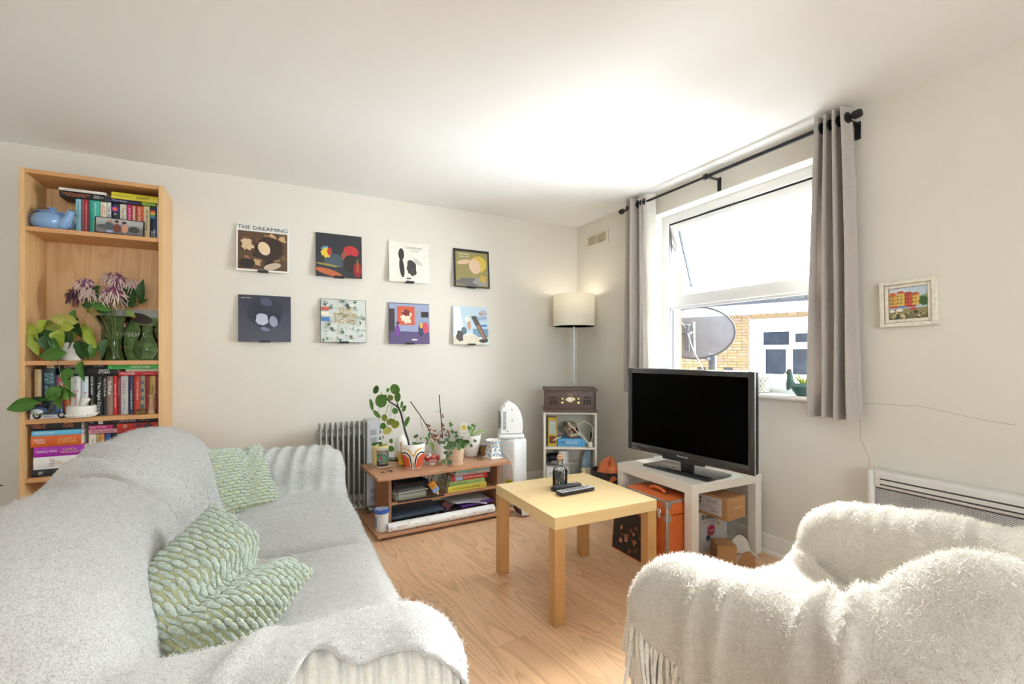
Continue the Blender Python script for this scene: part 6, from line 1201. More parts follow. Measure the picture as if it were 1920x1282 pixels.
for k in range(20): MB().box(-0.056, -0.03, -0.0688, -0.0665, 0.068 + 0.0068 * k, 0.0715 + 0.0068 * k).build('side_slot', paint((96, 96, 98)), fh, False)
for k in range(20): MB().box(-0.078, -0.066, -0.05, 0.05, 0.07 + 0.0066 * k, 0.0732 + 0.0066 * k).build('grille_slot', paint((150, 150, 150)), fh, False)
for x, z_ in ((0.012, 0.215), (0.014, 0.135), (-0.02, 0.055)): MB().lathe([(0.006, 0), (0.006, 0.002)], 12).build('screw_recess', paint((150, 150, 150)), fh, False, (x, -0.0668, z_), (R(90), 0, 0))
tag(MB().tube(bez([(-0.99, -0.46, 0.40), (-1.02, -0.6, 0.42), (-1.02, -0.66, 0.40), (-1.005, -0.69, 0.36), (-0.998, -0.69, 0.25), (-1.0, -0.66, 0.1), (-0.97, -0.58, 0.02)], 24), 0.0028, 6).build('power_cable', paint((226, 224, 220))), 'thin white cable hanging over the end of the low unit', 'cable')
dg = T('cloth_bag', 'crumpled dark plum bag on the floor below the white tower', 'bag', (-0.93, -0.68, 0.0)); mb = MB()
def bagf(u, v): 
    a = 2 * math.pi * u; r_ = 0.06 * math.sin(math.pi * min(1, v * 0.92 + 0.08)) * (1 + 0.22 * math.sin(3 * a + 4 * v) + 0.1 * math.sin(7 * a)); return (r_ * 1.2 * math.cos(a), r_ * math.sin(a), 0.1 * v)
mb.grid(bagf, 28, 10, cu=True); mb.build('bag', mat('bag_plum', (92, 66, 74), 0.7, var=0.3, vs=30), dg, True, ang=80); MB().box(-0.05, 0.02, -0.062, -0.058, 0.0, 0.05).build('white_tag', paint((226, 222, 216)), dg, False, (0, -0.01, 0), (R(-12), 0, 0))

# ================================================================== corner shelf, radio, lamp, bucket
WS = mat('shelf_white', (226, 220, 206), 0.5, var=0.02, vs=6)
cs = T('corner_shelf', 'narrow white shelf unit standing across the room corner', 'shelf unit', (-0.475, -0.59, 0), R(-30)); sw, sd = 0.203, 0.28
for s in (-1, 1): MB().rbox(s * sw - (0 if s < 0 else 0.016), s * sw + (0.016 if s < 0 else 0), 0, sd, 0, 0.68, 0.001, 1).build('side_panel', WS, cs)
for z_ in (0.664, 0.395, 0.135, 0.02): MB().rbox(-sw + 0.0155, sw - 0.0155, 0.004, sd - 0.004, z_, z_ + 0.016, 0.001, 1).build('shelf', WS, cs)
MB().box(-sw + 0.01, sw - 0.01, sd - 0.006, sd - 0.002, 0.02, 0.675).build('back_panel', WS, cs, False)
CSM = Matrix.Translation((-0.475, -0.59, 0)) @ Matrix.Rotation(R(-30), 4, 'Z'); CSI = CSM.inverted(); CR = R(-30)
def cw(x, y, z_): return CSM @ Vector((x, y, z_))
ZC = (5.828, 1000, 700)
def onC(x, y, v): c0 = CSI @ CAM; d = CSI.to_3x3() @ _ray(*zx(ZC, x, y)); return c0 + d * ((v - c0.y) / d.y)
RW = wood('radio_dark_wood', (92, 74, 68), (66, 50, 46), 'X', 14.0, (2.0, 20, 20), 0.5, 0.6); GLD = mat('brass_fitting', (206, 188, 120), 0.25, 0.9, var=0.05)
ra_ = T('retro_radio', 'dark wooden retro radio record player on the corner shelf', 'radio', cw(0, 0.0, 0.6805), CR)
MB().rbox(-0.198, 0.198, -0.005, 0.27, 0.018, 0.172, 0.004, 2).build('case', RW, ra_); MB().rbox(-0.21, 0.21, -0.018, 0.285, 0.168, 0.182, 0.006, 2).build('lid', RW, ra_); MB().rbox(-0.208, 0.208, -0.016, 0.28, 0.0, 0.012, 0.004, 2).rbox(-0.204, 0.204, -0.011, 0.276, 0.01, 0.022, 0.004, 2).build('plinth', RW, ra_)
for s in (-1, 1): MB().tube([(s * 0.188, -0.008, 0.022), (s * 0.188, -0.008, 0.168)], 0.006, 8).build('corner_bead', RW, ra_)
GRL = mat('radio_grille_cloth', (40, 32, 30), 0.9)
for s in (-1, 1):
    cx_ = s * 0.128
    for (dx, dz, w_, h_, a) in ((0, 0.022, 0.006, 0.012, 0), (0, -0.012, 0.006, 0.02, 0), (-0.019, 0.022, 0.009, 0.006, 0.6), (0.019, 0.022, 0.009, 0.006, -0.6), (-0.02, 0.0, 0.012, 0.005, -0.7), (0.02, 0.0, 0.012, 0.005, 0.7), (-0.02, -0.018, 0.013, 0.006, -0.7), (0.02, -0.018, 0.013, 0.006, 0.7), (-0.024, -0.032, 0.007, 0.004, -0.5), (0.024, -0.032, 0.007, 0.004, 0.5)):
        mb = MB(); mb.add([(x, -0.0056, z_) for x, z_ in ell(cx_ + dx, 0.092 + dz, w_, h_, 14, a)], [tuple(range(14))]); mb.build('speaker_cutout', GRL, ra_, False)
dial = [(0.0, 0.075)] + [(0.042 * math.cos(R(a)), 0.082 + 0.036 * math.sin(R(a))) for a in range(25, 156, 13)]
MB().add([(x, -0.0075, z_) for x, z_ in dial], [tuple(range(len(dial)))]).build('dial_face', paint((236, 222, 214)), ra_, False); MB().tube([(x, -0.007, z_) for x, z_ in dial] + [(dial[0][0], -0.007, dial[0][1])], 0.003, 6).build('dial_rim', GLD, ra_)
MB().tube([(0, -0.009, 0.08), (0.014, -0.009, 0.104)], 0.001, 5).build('dial_needle', BLK, ra_)
for x, z_, r_ in ((-0.062, 0.105, 0.010), (-0.062, 0.075, 0.012), (0.062, 0.105, 0.010), (0.062, 0.075, 0.012)): MB().lathe([(r_, 0), (r_, 0.008), (r_ * 0.6, 0.013), (0.001, 0.0135)], 16).build('knob', GLD, ra_, True, (x, -0.0055, z_), (R(90), 0, 0))
lettering('itek', 0.036, 0.014, (206, 160, 130), ra_, (0.0, -0.0062, 0.139), name='brand_lettering')
lm = T('floor_lamp', 'steel floor lamp with a cream drum shade in the room corner', 'floor lamp', (-0.2, -0.24, 0)); STL = mat('brushed_steel', (190, 190, 188), 0.3, 0.9, var=0.03)
MB().lathe([(0.12, 0), (0.125, 0.004), (0.12, 0.016), (0.02, 0.022)], 30).build('base', STL, lm); MB().tube([(0, 0, 0.02), (0, 0, 1.42)], 0.009, 12).build('pole', STL, lm)
SHD = fabric('lamp_shade_cream', (250, 246, 234), (244, 238, 224), 500, 0.05, 0.8, 80, trans=0.35, sheen=0.0)
MB().lathe([(0.176, 1.368), (0.178, 1.37), (0.176, 1.637), (0.174, 1.637), (0.173, 1.372), (0.176, 1.368)], 48).build('shade', SHD, lm)
for k in range(3): a = 2.09 * k; MB().tube([(0, 0, 1.44), (0.172 * math.cos(a), 0.172 * math.sin(a), 1.40)], 0.002, 5).build('shade_spoke', STL, lm)
MB().lathe([(0.014, 1.42), (0.014, 1.47), (0.03, 1.50), (0.032, 1.53), (0.02, 1.56), (0.001, 1.565)], 16).build('bulb', paint((244, 242, 236), 0.3), lm)
ll = light('lamp_light', 'POINT', (0, 0, 1.46), (0, 0, 0), 1.6, (1.0, 0.9, 0.74), shadow_soft_size=0.05); ll.parent = lm; ll.location = (0, 0.0, 1.59)
# shelf contents
yb_ = T('diffuser_box', 'tall yellow gift box with a window on the corner shelf', 'box', cw((onC(157, 750, 0.06).x + onC(252, 750, 0.06).x) / 2, 0.08, 0.4115), CR + R(6)); bw_ = (onC(252, 750, 0.06).x - onC(157, 750, 0.06).x) / 2; bh_ = onC(200, 478, 0.06).z - 0.4115
MB().rbox(-bw_, bw_, -0.03, 0.03, 0, bh_, 0.001, 1).build('carton', paint((196, 168, 60)), yb_, False); MB().box(-bw_ * 0.8, bw_ * 0.75, -0.0305, -0.03, bh_ * 0.42, bh_ * 0.88).build('label_print', paint((170, 182, 180)), yb_, False); MB().box(-bw_ * 0.75, bw_ * 0.7, -0.0305, -0.03, bh_ * 0.1, bh_ * 0.36).build('window', paint((110, 62, 34), 0.2), yb_, False); lettering('AMBER', bw_ * 1.0, 0.01, W, yb_, (0, -0.031, bh_ * 0.8))
a, b = onC(266, 760, 0.045).x, onC(566, 760, 0.045).x; tk = onC(400, 720, 0.045).z - onC(400, 803, 0.045).z
book(b - a, 0.15, tk, (92, 172, 222), cw((a + b) / 2, 0.045, 0.4115), False, [('1001', (30, 40, 60), 0.17, 0.18, 0.34), ('ALBUMS', W, 0.5, 0.42, 0.36), ('YOU MUST HEAR BEFORE YOU DIE', (40, 60, 90), 0.4, 0.6, 0.1), ('K', (30, 50, 80), 0.88, 0.05, 0.2)], 'thick blue book titled 1001 Albums under the painted skull', rz=CR + R(-4))
sk = T('skull_ornament', 'painted ceramic skull ornament resting on the blue book', 'ornament', cw(onC(410, 700, 0.1).x, 0.1, 0.4118 + tk), CR + R(35))
SKM = mat('skull_painted', (150, 140, 116), 0.25, var=0.75, vs=26, coat=0.6); s_ = 0.062
MB().ball((0, 0.01, 0.078), 0.052, 0.062, 0.052, 22, 14).rbox(-0.034, 0.034, -0.048, 0.02, 0.0, 0.05, 0.014, 3).ball((-0.03, -0.035, 0.05), 0.018).ball((0.03, -0.035, 0.05), 0.018).build('skull', SKM, sk)
for s in (-1, 1): MB().ball((s * 0.019, -0.047, 0.07), 0.0135, 0.008, 0.0135).build('eye_socket', paint((26, 22, 24), 0.3), sk); MB().tube([(s * 0.019 + 0.016 * math.cos(q), -0.05, 0.07 + 0.016 * math.sin(q)) for q in [2 * math.pi * i / 14 for i in range(15)]], 0.003, 5, False).build('eye_petals', paint((176, 62, 60), 0.3), sk)
MB().ball((0, -0.052, 0.05), 0.006, 0.006, 0.008).build('nose', paint((26, 22, 24), 0.3), sk)
for k in range(8): MB().rbox(-0.03 + 0.0076 * k, -0.0236 + 0.0076 * k, -0.054, -0.044, 0.022, 0.034, 0.002, 1).build('tooth', paint((230, 220, 206), 0.3), sk)
for k in range(7): MB().ball((-0.03 + 0.01 * k, -0.049, 0.012), 0.0045, nu=8, nv=6).build('painted_dot', paint([(190, 60, 60), (220, 190, 90), (90, 130, 120)][k % 3], 0.3), sk)
for k in range(12): aa = 0.9 * k; MB().ball((0.046 * math.cos(aa), 0.01 + 0.055 * math.sin(aa) * 0.9, 0.085 + 0.03 * math.sin(2.3 * k)), 0.009, nu=8, nv=6).build('painted_flower', paint([(170, 60, 60), (90, 120, 90), (210, 190, 120), (60, 60, 70)][k % 4], 0.3), sk)
cpts = [onC(*p) for p in ((375, 530, 0.045), (430, 590, 0.04), (500, 660, 0.035), (560, 720, 0.03), (600, 765, 0.03), (640, 790, 0.03))]
c2 = [onC(*p) for p in ((490, 570, 0.05), (510, 540, 0.05), (570, 525, 0.05), (630, 560, 0.045), (652, 620, 0.04), (645, 700, 0.035), (620, 770, 0.032), (560, 700, 0.035), (500, 630, 0.045), (488, 590, 0.05))]
wc = T('white_charger', 'white charger with looped cable hanging on the corner shelf', 'charger', (-0.475, -0.59, 0), CR); MB().tube(cpts, 0.0042, 6).build('cable', paint((226, 222, 212)), wc); MB().tube(c2, 0.0028, 6).build('cable', paint((226, 222, 212)), wc)
q = onC(625, 770, 0.03); MB().rbox(q.x - 0.014, q.x + 0.014, 0.02, 0.045, 0.412, 0.45, 0.004, 2).build('plug', paint((226, 222, 212)), wc)
tag(MB().rbox(-0.006, 0.006, 0, 0.07, 0, 0.085, 0.003, 1).build('black_case', BLK, None, True, cw(onC(640, 740, 0.15).x, 0.15, 0.4115), (0, 0, CR)), 'slim black case standing at the shelf side', 'case')
sc_ = T('kitchen_scale', 'small white appliance with a curved tray on the lower corner shelf', 'appliance', cw(-0.045, 0.13, 0.1515), CR); MB().lathe([(0.05, 0.0), (0.055, 0.01), (0.05, 0.06), (0.045, 0.2), (0.04, 0.215), (0.001, 0.22)], 24).build('column', PW_, sc_); MB().lathe([(0.03, 0.1), (0.11, 0.12), (0.115, 0.128), (0.1, 0.125), (0.03, 0.108)], 28, (0.01, -0.03, 0), 1.0, 0.5).build('tray', paint((206, 204, 198), 0.4), sc_)
wb2 = T('white_carton', 'small white printed carton at the left of the lower corner shelf', 'box', cw(-0.14, 0.05, 0.1515), CR + R(5)); MB().rbox(-0.045, 0.045, -0.03, 0.06, 0, 0.10, 0.001, 1).build('carton', paint((230, 230, 228)), wb2, False); lettering('AZ', 0.03, 0.012, (60, 60, 70), wb2, (-0.01, -0.0306, 0.055))
tag(MB().tube(bez([(-0.05, 0, 0.02), (0, 0, 0.03), (0.05, 0, 0.02)], 8), [0.03, 0.034, 0.036, 0.036, 0.036, 0.036, 0.036, 0.034, 0.03], 14).build('black_canister', BLK, None, True, cw(-0.12, 0.19, 0.27), (0, 0, CR)), 'black canister lying at the back of the lower corner shelf', 'canister')
cd_ = T('pillar_candle', 'cream pillar candle on the lower corner shelf', 'candle', cw(onC(575, 1060, 0.07).x, 0.07, 0.1515)); MB().lathe([(0.036, 0), (0.038, 0.003), (0.038, 0.085), (0.034, 0.088), (0.001, 0.086)], 24).build('wax', mat('candle_cream', (232, 222, 190), 0.5, trans=0.2), cd_); MB().tube([(0, 0, 0.086), (0.001, 0, 0.096)], 0.0012, 5).build('wick', BLK, cd_)
pb = T('plastic_bag', 'crumpled translucent blue plastic bag on the lower corner shelf', 'bag', cw(onC(600, 1000, 0.16).x, 0.17, 0.1515)); mb = MB(); mb.grid(lambda u, v: ((0.05 * math.sin(math.pi * (0.1 + 0.85 * v)) + 0.012 * math.sin(11 * u * 6.28 / 3 + 5 * v)) * math.cos(6.28 * u), 0.035 * math.sin(6.28 * u), 0.21 * v), 30, 12, cu=True); mb.build('bag', mat('bag_blue_film', (150, 180, 206), 0.3, var=0.3, vs=30), pb, True, ang=70)
tag(MB().tube([cw(*onC(215, 735, 0.03)), cw(*onC(265, 705, 0.05)), cw(*onC(300, 690, 0.09))], [0.006, 0.005, 0.005], 8).build('paper_straw', paint((226, 200, 176))), 'small rolled paper sticking out beside the blue book', 'paper')
bk = T('black_bucket', 'black plastic bin with orange cloth beside the corner shelf', 'bin', (-0.315, -0.845, 0)); MB().lathe([(0.085, 0), (0.09, 0.004), (0.118, 0.27), (0.124, 0.272), (0.124, 0.28), (0.115, 0.28), (0.112, 0.26), (0.085, 0.015), (0.001, 0.012)], 30).build('bin', mat('bin_black', (44, 44, 48), 0.6, var=0.1), bk)
oc_ = T('orange_cloth', 'crumpled orange cloth poking out of the black bin', 'cloth', (-0.305, -0.855, 0.2)); rr = random.Random(9); mb = MB()
def clf(u, v): a = 6.28 * u; r_ = 0.098 * math.sin(math.pi * (0.5 + 0.5 * v)) ** 0.8 * (1 + 0.15 * math.sin(3 * a + 1) + 0.1 * math.sin(5 * a)); return (r_ * math.cos(a), r_ * math.sin(a), 0.02 + 0.13 * v + 0.03 * math.sin(3 * a) * v + 0.012 * math.sin(6 * a + 7 * v))
mb.grid(clf, 40, 12, cu=True); mb.build('cloth', mat('cloth_orange', (206, 112, 66), 0.8, var=0.12, vs=20), oc_, True, ang=50)
# ================================================================== plants and pots
CR_, CU_, CN_ = Vector((_c, -_s, 0)), Vector((0, 0, 1)), Vector((-_s, -_c, 0))     # axes of a leaf that faces the room
def leaf_mesh(name, kind, m_):
    mb = MB(); nv = 9; nu = 7
    def fn(u, v):
        s, t = 2 * u - 1, v
        if kind == 'round': w_ = math.sqrt(max(0, 1 - (2 * t - 1) ** 2)); x = s * w_ * 0.5; y = t - 0.5; z_ = 0.10 * (x * x + y * y) * 2 - 0.03
        elif kind == 'heart':
            w_ = (math.sin(math.pi * t ** 0.62)) ** 0.75 * (1 - 0.25 * t) if 0 < t < 1 else 0; x = s * w_ * 0.52; y = (t - 0.5) + (0.10 * (abs(s) ** 1.5) * -1 if t < 0.3 else 0) * (1 - t / 0.3); z_ = 0.16 * x * x * 4 - 0.20 * (t - 0.4) ** 2
        else: w_ = math.sin(math.pi * t ** 0.8) ** 0.9 if 0 < t < 1 else 0; x = s * w_ * 0.5; y = t - 0.5; z_ = 0.25 * x * x - 0.35 * (t - 0.4) ** 2
        return (x, y, z_)
    mb.grid(fn, nu, nv); n0 = len(mb.v); mb.v += [(x, y, z_ - 0.006) for x, y, z_ in mb.v[:n0]]; mb.f += [tuple(i + n0 for i in f)[::-1] for f in list(mb.f)]
    me = bpy.data.meshes.new(name); me.from_pydata(mb.v, [], mb.f); me.materials.append(m_); me.polygons.foreach_set('use_smooth', [True] * len(me.polygons)); return me
def leafmat(name, c, c2=None, vein=None):
    m_ = mat(name, c, 0.4, var=0.18, vs=9, spec=0.5)
    n = m_.node_tree; p = n.nodes['Principled BSDF']; out = n.nodes['Material Output']; t = N(n, 'ShaderNodeBsdfTranslucent'); t.inputs[0].default_value = tuple(min(1, x * 1.3) for x in lin(c)[:3]) + (1,)
    mx = N(n, 'ShaderNodeMixShader'); mx.inputs[0].default_value = 0.25; n.links.new(p.outputs[0], mx.inputs[1]); n.links.new(t.outputs[0], mx.inputs[2]); n.links.new(mx.outputs[0], out.inputs[0]); return m_
G = {k: leafmat('leaf_' + k, c) for k, c in dict(mid=(96, 138, 58), dark=(58, 98, 48), lime=(186, 204, 84), green=(92, 144, 62), olive=(150, 160, 70), grey=(104, 138, 96), pale=(150, 188, 96), yellow=(202, 200, 110), dead=(150, 92, 62)).items()}
LM_ = {}
def put_leaf(parent, kind, colour, pos, w_, h_, ang=0.0, tilt=0.0, yaw=0.0, name='leaf'):
    k = (kind, colour)
    if k not in LM_: LM_[k] = leaf_mesh('leaf', kind, G[colour])
    o = bpy.data.objects.new(name, LM_[k]); COL.objects.link(o); o.parent = parent
    Rm = Matrix((CR_, CU_, CN_)).transposed().to_4x4()
    Mx = Matrix.Translation(pos) @ Rm @ Matrix.Rotation(R(ang), 4, 'Z') @ Matrix.Rotation(R(tilt), 4, 'X') @ Matrix.Rotation(R(yaw), 4, 'Y') @ Matrix.Diagonal((w_, h_, max(w_, h_), 1))
    o.matrix_basis = parent.matrix_basis.inverted() @ Mx; return o
def local(parent, pts): mi = parent.matrix_basis.inverted(); return [mi @ Vector(p) for p in pts]
STEM = mat('stem_green', (120, 140, 80), 0.6, var=0.15); STB = mat('stem_dark', (58, 48, 42), 0.8, var=0.3, vs=60); SOIL = mat('potting_soil', (84, 62, 48), 0.95, var=0.4, vs=120, bump=0.6, bs=200)
def pot(name, label, cat, p, prof, m_, soil=None, group=None, part='pot'):
    t = T(name, label, cat, p, 0, group); MB().lathe(prof, 36).build(part, m_, t, True, ang=50)
    if soil: MB().lathe([(soil[0], soil[1] - 0.004), (soil[0] * 0.6, soil[1] + 0.003), (0.001, soil[1] + 0.004)], 24).build('soil', SOIL, t)
    return t
def basepx(x, y): p = onZ(*zx(ZU, x, y), UT); return Vector((p.x, p.y, UT + 0.0005))
ZP = (6.411, 680, 700); ZQ = (7.12, 800, 720)
# ---- big pilea in a white pot with orange arches
p = onZ(774.7, 876, UT); p.z = UT + 0.0005
WG = mat('pot_glaze_white', (240, 238, 232), 0.3, var=0.02, coat=0.3)
bp_prof = [(0.05, 0), (0.0525, 0.003), (0.056, 0.02), (0.066, 0.05), (0.0765, 0.085), (0.079, 0.11), (0.078, 0.145), (0.0765, 0.16), (0.072, 0.16), (0.072, 0.135), (0.001, 0.13)]
pp = pot('plant_pot', 'tall round leaved plant leaning from a white and orange painted pot', 'potted plant', p, bp_prof, WG, (0.071, 0.138))
def rad_at(z_): return float(np.interp(z_, [q[1] for q in bp_prof[:8]], [q[0] for q in bp_prof[:8]]))
camdir = math.atan2(CAM.y - p.y, CAM.x - p.x)
def band(path, wd, rgb, lift, name):                      # glaze band painted round the pot: path of (angle in degrees from the front, height)
    mb = MB(); vs = []; n = len(path)
    for i, (a, z_) in enumerate(path):
        a0, z0_ = path[max(0, i - 1)]; a1, z1_ = path[min(n - 1, i + 1)]; dx, dz = (a1 - a0) * 0.0013, z1_ - z0_; L = math.hypot(dx, dz) or 1; nx, nz = -dz / L, dx / L
        for s in (-1, 1):
            aa = camdir + R(a + s * wd / 2 * nx / 0.0013); zz_ = z_ + s * wd / 2 * nz; r_ = rad_at(zz_) + lift; vs.append((r_ * math.cos(aa), r_ * math.sin(aa), zz_))
    mb.add(vs, [(2 * i, 2 * i + 1, 2 * i + 3, 2 * i + 2) for i in range(n - 1)]); mb.build(name, paint(rgb, 0.3), pp)
def fillband(a0, a1, z0_, z1f, rgb, lift, name):
    mb = MB(); mb.grid(lambda u, v: (lambda a, z_: ((rad_at(z_) + lift) * math.cos(camdir + R(a)), (rad_at(z_) + lift) * math.sin(camdir + R(a)), z_))(lerp(a0, a1, u), lerp(z0_, z1f(u), v)), 22, 10); mb.build(name, paint(rgb, 0.3), pp)
for off in (0, 120, 240):
    for s in (-1, 1):
        fillband(off + s * 18, off + s * 60, 0.001, lambda u: 0.04 + 0.058 * math.sin(math.pi * (0.14 + 0.5 * u if s > 0 else 0.14 + 0.5 * u)), (214, 92, 56), 0.0004, 'orange_panel')
        arc = [(off + s * 12, 0.002), (off + s * 12, 0.03), (off + s * 12.5, 0.06), (off + s * 16, 0.085), (off + s * 25, 0.102), (off + s * 38, 0.11), (off + s * 50, 0.107), (off + s * 60, 0.1)]
        band(arc, 0.017, (244, 242, 236), 0.0007, 'white_arch'); band(arc, 0.009, (34, 34, 36), 0.0010, 'black_arch')
        band([(off + s * 1.5, 0.03), (off + s * 4, 0.09), (off + s * 12, 0.115), (off + s * 24, 0.13), (off + s * 40, 0.137), (off + s * 60, 0.13)], 0.011, (216, 164, 66), 0.0005, 'ochre_arch')
    band([(off, 0.001), (off, 0.1)], 0.014, (216, 164, 66), 0.0006, 'ochre_stripe')
yp = p.y
def P2(x, y, dy=0.0): return onY(*zx(ZP, x, y), yp + dy)
trunk = [P2(565, 895), P2(545, 800), P2(505, 670), P2(480, 560), P2(462, 480), P2(430, 410), P2(380, 372), P2(330, 345), P2(285, 298)]
MB().tube(local(pp, trunk), [0.006, 0.0065, 0.0065, 0.006, 0.0065, 0.0065, 0.005, 0.0045, 0.004], 8).build('stem', STB, pp); MB().tube(local(pp, [P2(430, 410), P2(415, 350)]), [0.005, 0.004], 7).build('side_stem', STB, pp)
sc1 = (p - CAM).length * 0.99 / 880 / 6.411
for x, y, w_, h_, a, ti, c, sx, sy, dy in [(160, 195, 62, 105, -25, 10, 'dark', 285, 295, 0.03), (388, 190, 108, 128, 20, 10, 'mid', 290, 270, 0.0), (420, 283, 70, 132, -12, 20, 'mid', 300, 290, -0.05), (302, 200, 36, 52, -20, 0, 'mid', 285, 290, 0.04), (222, 330, 130, 158, -10, 8, 'mid', 285, 295, -0.03), (252, 322, 60, 148, -22, 10, 'green', 285, 295, -0.06), (333, 292, 68, 76, 0, 10, 'olive', 300, 305, 0.05), (106, 376, 40, 140, 12, 0, 'mid', 280, 300, 0.0), (170, 490, 50, 118, 42, 0, 'mid', 285, 300, -0.03), (389, 450, 70, 76, 0, 5, 'green', 350, 360, -0.03), (262, 533, 68, 84, 0, 8, 'olive', 320, 345, 0.0), (338, 580, 104, 80, 12, 5, 'olive', 350, 370, 0.02), (392, 613, 84, 104, -55, 5, 'olive', 360, 370, -0.02), (248, 632, 66, 84, 15, 5, 'green', 320, 350, 0.03), (296, 688, 104, 84, 25, 5, 'yellow', 340, 370, -0.05), (470, 372, 30, 84, -8, 0, 'mid', 440, 440, 0.04), (498, 420, 46, 84, -22, 5, 'green', 450, 450, 0.02), (529, 580, 48, 140, -25, 0, 'green', 470, 450, -0.02), (686, 868, 70, 66, -8, 10, 'green', 600, 895, -0.05), (640, 755, 60, 34, 30, 5, 'dark', 665, 860, 0.0), (628, 838, 70, 24, -10, 0, 'green', 660, 880, 0.02), (697, 780, 20, 34, 0, 0, 'mid', 690, 850, 0.0)]:
    q = P2(x, y, dy); put_leaf(pp, 'round', c, q, w_ * sc1, h_ * sc1, a, ti, 0)
    MB().tube(local(pp, bez([P2(sx, sy), P2((sx + x) / 2, (sy + y) / 2 - 18, dy / 2), q], 6)), 0.0012, 5).build('petiole', STEM, pp)
# ---- small pilea in yellow pot
p = basepx(532, 682); yl = pot('plant_pot', 'small round leaved plant in a pale yellow pot beside the radiator', 'potted plant', p, [(0.045, 0), (0.049, 0.003), (0.055, 0.12), (0.056, 0.128), (0.05, 0.128), (0.05, 0.11), (0.001, 0.105)], mat('pot_yellow_beige', (222, 208, 150), 0.5, var=0.08, vs=6), (0.05, 0.112))
for x, y, w_, h_, a, c in [(138, 850, 66, 44, 10, 'mid'), (214, 845, 46, 56, 0, 'mid'), (342, 810, 44, 60, 0, 'mid'), (245, 765, 16, 40, 0, 'green'), (340, 905, 76, 80, 30, 'green'), (180, 835, 30, 22, 0, 'dark')]:
    q = onY(*zx(ZP, x, y), p.y); put_leaf(yl, 'round', c, q, w_ * sc1, h_ * sc1, a, 8); MB().tube(local(yl, bez([p + Vector((0, 0, 0.11)), (p + q) / 2 + Vector((0, 0, 0.07)), q], 6)), 0.0011, 5).build('petiole', STEM, yl)
# ---- glass jar on a coaster
p = basepx(552, 700); co_ = tag(MB().rbox(-0.047, 0.047, -0.04, 0.04, 0, 0.008, 0.002, 1).build('stone_coaster', mat('coaster_stone', (206, 186, 168), 0.7, var=0.1), None, True, p, (0, 0, R(12))), 'square stone coaster under the glass jar', 'coaster')
jr = T('glass_jar', 'glass jar with green label and lid on a stone coaster', 'jar', p + Vector((0, 0, 0.008))); MB().lathe([(0.034, 0), (0.037, 0.003), (0.037, 0.088), (0.034, 0.094), (0.034, 0.096)], 28).build('glass', GJ, jr); MB().lathe([(0.0375, 0.034), (0.0375, 0.07)], 28).build('label_band', paint((92, 150, 120)), jr)
MB().lathe([(0.036, 0.094), (0.0375, 0.096), (0.0375, 0.106), (0.034, 0.109), (0.001, 0.108)], 28).build('lid', mat('jar_lid_steel', (190, 192, 194), 0.3, 0.7), jr); a_ = math.atan2(CAM.y - p.y, CAM.x - p.x)
o = MB().lathe([(0.011, 0), (0.011, 0.0006)], 18).build('red_emblem', paint((196, 60, 60)), jr, False); o.matrix_basis = Matrix.Translation((0.0375 * math.cos(a_ - 0.35), 0.0375 * math.sin(a_ - 0.35), 0.052)) @ Matrix.Rotation(a_ - 0.35 + R(90), 4, 'Z') @ Matrix.Rotation(R(90), 4, 'X')
rj = random.Random(1)
for k in range(18): MB().ball((rj.uniform(-0.022, 0.022), rj.uniform(-0.022, 0.022), 0.01 + 0.0044 * k), 0.0095, nu=8, nv=6).build('wrapped_sweet', paint(rj.choice([(210, 210, 206), (170, 176, 178), (230, 226, 220)])), jr)
# ---- diffuser, yellow bottle, phone, matches
p = basepx(693, 642); df = T('oil_diffuser', 'white teardrop oil diffuser with a beige base', 'diffuser', p); MB().lathe([(0.048, 0.022), (0.05, 0.03), (0.05, 0.07), (0.046, 0.11), (0.034, 0.145), (0.02, 0.163), (0.012, 0.172), (0.009, 0.174), (0.001, 0.17)], 32).build('shell', mat('diffuser_white', (238, 236, 230), 0.4), df); MB().lathe([(0.045, 0), (0.048, 0.003), (0.048, 0.022)], 32).build('base', mat('diffuser_base_beige', (176, 164, 128), 0.5), df)
p = basepx(700, 690); yb2 = T('cleaning_bottle', 'bright yellow plastic bottle half hidden behind the orange pot', 'bottle', p); YM = mat('bottle_yellow', (232, 176, 52), 0.35); MB().rbox(-0.028, 0.028, -0.018, 0.018, 0, 0.09, 0.012, 3).rbox(-0.012, 0.016, -0.011, 0.011, 0.085, 0.125, 0.006, 2).build('bottle', YM, yb2); MB().rbox(-0.012, 0.018, -0.013, 0.013, 0.12, 0.155, 0.005, 2).build('cap', YM, yb2)
p = basepx(640, 650); ph = T('phone', 'black phone lying behind the yellow bottle', 'phone', p, R(-50)); MB().rbox(-0.07, 0.07, -0.035, 0.035, 0, 0.009, 0.003, 2).build('body', BLK, ph); MB().box(-0.064, 0.064, -0.032, 0.032, 0.0088, 0.0094).build('screen', paint((26, 26, 30), 0.1), ph, False)
for k, (x, y, a) in enumerate(((553, 745, -35), (605, 735, -5), (620, 738, 60))):
    p = basepx(x, y); tag(MB().tube([(-0.014, 0, 0.002), (0.014, 0, 0.002)], 0.0022, 6).build('hair_grip', BLK, None, True, p, (0, 0, R(a))), 'small black hair grip lying alone in front of the glass jar' if k == 0 else 'small black hair grip crossed with another on the low unit', 'hair grip', 'hair grips on the low unit')
